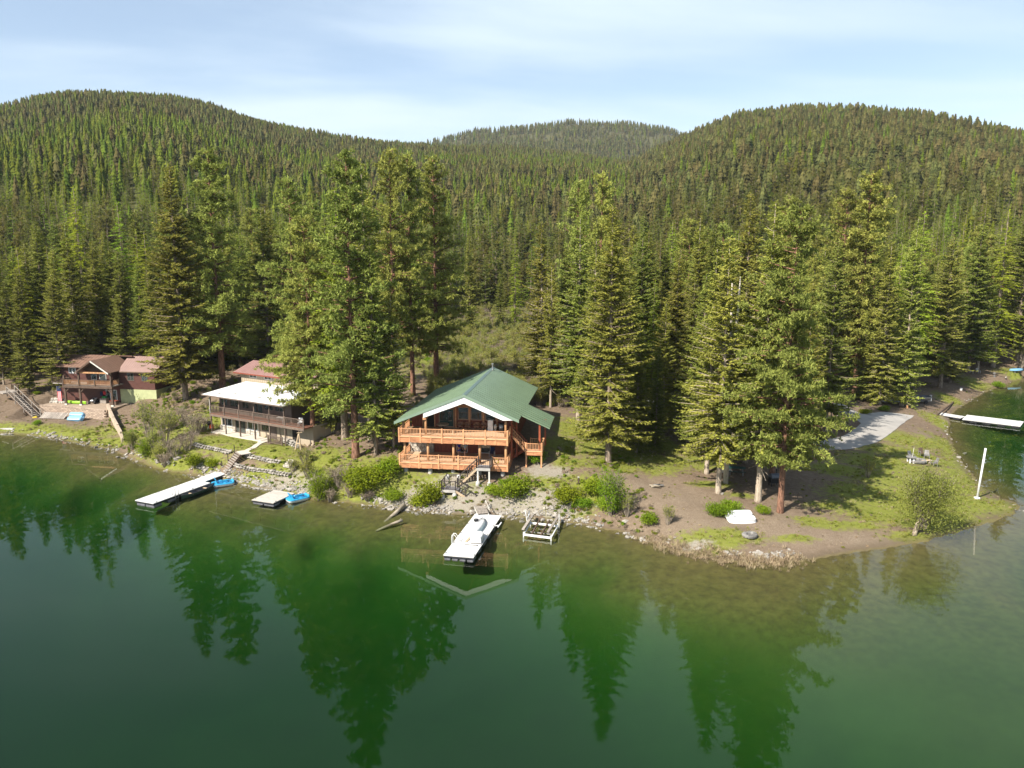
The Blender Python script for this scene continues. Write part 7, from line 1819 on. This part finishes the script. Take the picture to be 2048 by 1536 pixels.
    place_shrub(key, px, py, H, w, lab)
# the budding willow on the point, with a leaning double trunk
g = G(1828, 1070); wt = empty('willow_tree', g, 0, 'budding round-crowned willow with pale twisted trunk at the water on the point', 'tree')
tm = MB()
tm.tube([(0,0,-.2),(.15,.05,.5),(.45,.15,1.1),(.75,.3,1.9)], [.26,.2,.17,.12], 9).tube([(.1,0,.3),(.1,-.05,1.0),(.5,.1,1.6)], [.15,.13,.08], 8)
tm.build('trunk', M_BARK_PALE, wt, smooth=True)
mb, tips = stems(101, 3.0, 5.6, 40, .045, 9); tipl = [(Vector(a) + V(.9,.3,.7), Vector(b) + V(.9,.3,.7)) for a, b in tips]
MB().add([(x+.9, y+.3, z+.7) for x, y, z in mb.v], mb.f).build('limbs', M_TWIG, wt)
v, t = twig_leaves(tipl, 101, 26, .13); v2, t2 = leafy(102, 3.9, 6.6, 12500, .14, 32, .05); v2 = v2 + np.array([1.0, .3, .0])
F_WIL = foliage('willow_buds', (0.125, 0.145, 0.028), (0.31, 0.325, 0.080), 0.35, 0.02, 0.1)
link_mesh('crown', np_mesh('willow_crown', np.concatenate([v, v2]), quads(np.concatenate([v, v2])), F_WIL, {'tint': np.concatenate([t, t2])}), wt)

# ---- growth and stones nobody could count
rg_ = np.random.default_rng(77)
def tuft_mesh(name, leaf, n, h, spread, wide, seed):
    r = np.random.default_rng(seed); p = np.zeros((n, 3)); p[:, :2] = r.normal(0, spread, (n, 2))
    f = unit(np.stack([r.normal(0, .45, n), r.normal(0, .45, n), np.ones(n)], 1)); l = h*r.uniform(.6, 1.2, n)
    v = kites(p, f, l, np.full(n, wide), r, .3); return np_mesh(name, v, quads(v), leaf, {'tint': np.repeat(r.uniform(0, 1, n), 4)})
GRASST = [tuft_mesh('grass_tuft_a', F_GRASS, 14, .26, .12, .035, 1), tuft_mesh('grass_tuft_b', F_GRASS, 12, .18, .14, .04, 2), tuft_mesh('grass_tuft_c', F_DRY, 10, .22, .12, .03, 3)]
REEDT = [tuft_mesh('reed_a', F_DRY, 16, .62, .14, .035, 4), tuft_mesh('reed_b', F_DRY, 12, .42, .16, .04, 5)]
def weed(seed, leaf, R, H, n, sz):
    v, t = leafy(seed, R, H, n, sz, 4, 0); return np_mesh('weed', v, quads(v), leaf, {'tint': t})
WEEDS = [weed(111, F_WEED, .42, .40, 160, .12), weed(112, F_WEED, .32, .28, 120, .11), weed(113, F_SCRUB, .40, .34, 150, .11), weed(114, F_DRY, .35, .24, 110, .11), weed(115, F_LEAF, .40, .36, 150, .11)]
def sample(n, x0, x1, y0, y1):
    x = rg_.uniform(x0, x1, n); y = rg_.uniform(y0, y1, n); d, ins = seg_dist(x, y, shore_poly); ok = ~ins & (d > .15); return x[ok], y[ok], d[ok]
def seen(x, y): return np.abs(x) < 0.70*y + 6
HB = [(-1.0, 17.0, -4.6, 19.0, HA, HYAW), (-1.5, 17.5, -.4, 8, h2o, Y2), (-4.5, 14.5, -3.4, 12, co, YC)]
def clear_of_houses(x, y):
    ok = np.ones(len(x), bool)
    for u0, u1, v0, v1, o_, yw in HB:
        c, s = math.cos(yw), math.sin(yw); u = (x - o_[0])*c + (y - o_[1])*s; v = -(x - o_[0])*s + (y - o_[1])*c
        ok &= ~((u > u0) & (u < u1) & (v > (v0 if o_ is not HA else -0.3)) & (v < v1))
    return ok
DRIVE = [tuple(P(x, y, 1.9)[:2]) for x, y in ((1650,790),(1684,806),(1724,827),(1775,823),(1835,832),(1772,878),(1715,900),(1600,900),(1380,885),(1390,862),(1600,874),(1690,870),(1715,848),(1690,834),(1650,810))]
def off_drive(x, y): d, i = seg_dist(x, y, DRIVE); return ~i & (d > .25)
# grass
x, y, d = sample(150000, -85, 110, 60, 175); k = seen(x, y); x, y, d = x[k], y[k], d[k]
m = area_mask(x, y, GRASS) + 0.35*(crude(x, y, 2.2, .3)) ; k = (m > .48) & (rg_.random(len(x)) < np.clip(m, 0, 1)) & clear_of_houses(x, y) & off_drive(x, y); x, y = x[k][:10000], y[k][:10000]
z = ground(x, y); n = len(x); s = rg_.uniform(.55, 1.15, n)
scatter('grass', GRASST, np.stack([x, y, z - .02], 1), rg_.uniform(0, 6.28, n), np.stack([s, s, s], 1), rg_.choice(3, n, p=[.45, .35, .2]), 'short spring grass on the lawns and the point')
# weeds and dry litter over the banks and forest floor
x, y, d = sample(90000, -85, 110, 60, 170); k = seen(x, y) & clear_of_houses(x, y) & off_drive(x, y); x, y, d = x[k], y[k], d[k]
bank = ((x > -32) & (x < 14) & (d < 14)) | ((x > -62) & (x <= -32) & (d < 20))
lawn = area_mask(x, y, GRASS[3:7]) > .2
pr = np.where(bank, .55, .16)*np.where(crude(x, y, 3.0, 1.2) > -.2, 1, .35)*np.where(lawn, .05, 1)
k = rg_.random(len(x)) < pr; x, y, bank = x[k][:14000], y[k][:14000], bank[k][:14000]; z = ground(x, y); n = len(x)
s = rg_.uniform(.4, 1.1, n)*np.where(bank, 1.05, .6)
scatter('bank_weeds', WEEDS, np.stack([x, y, z - .03], 1), rg_.uniform(0, 6.28, n), np.stack([s, s, s*.9], 1), np.where(bank, rg_.choice(5, n, p=[.27, .2, .2, .13, .2]), rg_.choice(5, n, p=[.1, .15, .25, .45, .05])), 'low weeds and dry brush over the banks')
# reeds along the point
NR = 650
seg = np.array([P(a, b, 0)[:2] for a, b in SHORE[27:34]])
i = rg_.integers(0, len(seg) - 1, NR); f = rg_.random(NR)
pp = seg[i]*(1 - f)[:, None] + seg[i + 1]*f[:, None] + rg_.normal(0, .6, (NR, 2)) + np.array([0, .1]); z = np.maximum(ground(pp[:, 0], pp[:, 1]), -.2); s = rg_.uniform(.35, 1.0, NR)
scatter('reeds', REEDT, np.stack([pp[:, 0], pp[:, 1], z - .02], 1), rg_.uniform(0, 6.28, NR), np.stack([s, s, s], 1), rg_.integers(0, 2, NR), 'dry tan reeds fringing the brown point')
# meadow scrub behind the green-roofed house
SCR = []
for k_ in ('bud1', 'dry1', 'bud0', 'dry0', 'leafy2'):
    sm, lm_, h0 = SHRUB[k_]
    vs = np.array([v_.co[:] for v_ in sm.vertices]); fs = [tuple(p_.vertices) for p_ in sm.polygons if len(p_.vertices) == 4]
    lv = np.array([v_.co[:] for v_ in lm_.vertices]); lt = np.zeros(len(lv)); lm_.attributes['tint'].data.foreach_get('value', lt)
    SCR.append(np_mesh('scrub_' + k_, np.concatenate([lv, vs]), np.concatenate([quads(lv), np.array(fs) + len(lv)]), [lm_.materials[0], M_TWIG], {'tint': np.concatenate([lt, np.zeros(len(vs))])}, matidx=np.concatenate([np.zeros(len(lv)//4), np.ones(len(fs))])))
y = rg_.uniform(108, 245, 4000); t = rg_.uniform(-.108, .086, 4000); x = t*y; k = clear_of_houses(x, y); x, y = x[k], y[k]; z = ground(x, y); n = len(x); s = rg_.uniform(.35, .85, n)
scatter('meadow_scrub', SCR, np.stack([x, y, z - .05], 1), rg_.uniform(0, 6.28, n), np.stack([s, s, s], 1), rg_.choice(5, n, p=[.3, .24, .2, .16, .10]), 'pale budding scrub filling the meadow behind the green roof')
# understory between the trunks behind the houses
x, y, d = sample(9000, -95, 115, 92, 178); k = seen(x, y) & clear_of_houses(x, y) & off_drive(x, y) & (d > 11) & ~((np.abs(x/y) < .1) & (y > 100)); k &= (area_mask(x, y, GRASS[:40]) < .15) & (crude(x, y, 5.0, .2) > -.4); x, y = x[k][:2400], y[k][:2400]; z = ground(x, y); n = len(x); s = rg_.uniform(.18, .55, n)
scatter('understory_brush', SCR, np.stack([x, y, z - .03], 1), rg_.uniform(0, 6.28, n), np.stack([s, s, s], 1), rg_.choice(5, n, p=[.2, .25, .08, .27, .20]), 'low brush on the forest floor behind the houses')
# stones: the shoreline band and the terraces of the white-roofed house
M_ROCK = mat('pale_shore_rock', (.31, .285, .25), .85, .22, 4.0, bump=.01, obj_var=.35)
def rock(seed):
    r = np.random.default_rng(seed); bm = bmesh.new(); bmesh.ops.create_icosphere(bm, subdivisions=1, radius=1)
    for v_ in bm.verts: v_.co *= r.uniform(.75, 1.2); v_.co.z *= .65; v_.co.x *= 1.15
    me = bpy.data.meshes.new('rock'); bm.to_mesh(me); bm.free(); me.materials.append(M_ROCK); return me
ROCKS = [rock(k) for k in range(5)]
def along(pix, n, wid, zoff=0.0, water=True):
    q = np.array([(P(a, b, 0) if water else G(a, b))[:2] for a, b in pix]); L = np.hypot(*(q[1:] - q[:-1]).T); c = np.cumsum(L)/L.sum(); u = rg_.random(n); i = np.searchsorted(c, u); i = np.clip(i, 0, len(L) - 1)
    f = rg_.random(n)[:, None]; return q[i]*(1 - f) + q[i + 1]*f + rg_.normal(0, wid, (n, 2))
a1 = along(SHORE[:28], 1500, .42); a2 = along(SHORE[28:34], 160, .3) + np.array([0, 1.2]); a3 = along(SHORE[41:], 110, .35)
a4 = along(SHORE[8:15], 650, .40) + np.array([0, .35]); a5 = along(SHORE[17:26], 420, .4) + np.array([.05, .4])
pts_r = np.concatenate([a1, a2, a3, a4, a5]); z = np.maximum(ground(pts_r[:, 0], pts_r[:, 1]), -.25); n = len(pts_r); k = crude(pts_r[:, 0], pts_r[:, 1], 1.7, .8) > -.55; pts_r, z = pts_r[k], z[k]; n = len(pts_r); s = rg_.uniform(.05, .16, n)*(1 + 1.1*(rg_.random(n) < .10))
scatter('shoreline_stones', ROCKS, np.stack([pts_r[:, 0], pts_r[:, 1], z + .02], 1), rg_.uniform(0, 6.28, n), np.stack([s*1.2, s, s], 1), rg_.integers(0, 5, n), 'pale stones strewn along the waterline', tilt=rg_.normal(0, .3, (n, 2)))
# dry-stone terrace walls below the white-roofed house
def stone_wall(name, pix, h, label):
    base = [G(a, b) for a, b in pix]; o = empty(name, base[0], 0, label, 'wall'); k_ = 0
    for (p0, p1) in zip(base[:-1], base[1:]):
        e = p1 - p0; L = np.linalg.norm(e[:2]); nn = max(2, int(L/.42))
        for i in range(nn):
            for row in range(max(1, int(h/.28))):
                c = p0 + e*((i + (.5 if row % 2 else 0))/nn); s = rs.uniform(.19, .28)
                link_mesh('stone', ROCKS[k_ % 5], o, (c[0]-base[0][0], c[1]-base[0][1] + .06*row, c[2]-base[0][2] + .1 + row*.26), (rs.uniform(-.2,.2), rs.uniform(-.2,.2), rs.uniform(0,6)), (s*1.15, s, s*.85)); k_ += 1
    return o
stone_wall('rock_terrace_wall', ((388,893),(410,898),(435,903),(462,909)), .6, 'rock wall edging the lawn left of the wooden steps')
stone_wall('rock_terrace_wall', ((492,915),(515,920),(540,926),(562,930)), .8, 'upper rock wall right of the wooden steps')
stone_wall('rock_terrace_wall', ((470,935),(500,942),(540,950),(582,956)), .8, 'middle rock wall right of the wooden steps')
stone_wall('rock_terrace_wall', ((568,886),(585,893),(600,898)), .9, 'rock wall below the balcony end of the white-roofed house')
g = G(579, 930); o = empty('stone_steps', g, -.5, 'few pale stone steps between the rock terraces', 'steps')
for k in range(4): MB().box(-.5,.5,-.6+.3*k,-.3+.3*k,-.2,.1+.14*k).build('step', M_STONE, o, bevel=.04)
# single larger rocks one can pick out
for px, py, s, lab in ((1443,988,.3,'white rock at the foot of the pale fir trunk'), (1299,1032,.35,'pale rock on the bank below the driftwood heap'), (1195,1012,.28,'pale rock by the brown slash patch')):
    g = G(px, py); o = link_mesh('rock', ROCKS[2].copy(), None, g, (0, 0, px), (s*1.2, s, s*.8)); tag(o, lab, 'rock')
g = G(1168, 1022); o = empty('slash_pile', g, 0, 'brown pile of dead needles and twigs on the bank', 'brush pile')
for k in range(26):
    a = rs.uniform(0, 6.28); r = rs.uniform(0, 1.1); MB().tube([(math.cos(a)*r, math.sin(a)*r*.7, .05), (math.cos(a)*r + rs.uniform(-.6,.6), math.sin(a)*r*.7 + rs.uniform(-.4,.4), rs.uniform(.1,.35))], [.025,.01], 4).build('twig', M_REDPOST if k % 3 else M_TWIG, o)
# ------------------------------------------------------------------ the air: thin spring haze over the valley
m_air, n_, l_n, o_ = nt('thin_air')
pv = n_.new('ShaderNodeVolumePrincipled'); pv.inputs['Color'].default_value = (0.80, 0.88, 1.0, 1); pv.inputs['Density'].default_value = 0.00006; pv.inputs['Anisotropy'].default_value = 0.1
l_n.new(pv.outputs[0], o_.inputs['Volume'])
tag(MB().box(-1600, 1600, -310, 2500, -16, 460).build('haze', m_air), 'thin blue haze over the valley', kind='stuff')
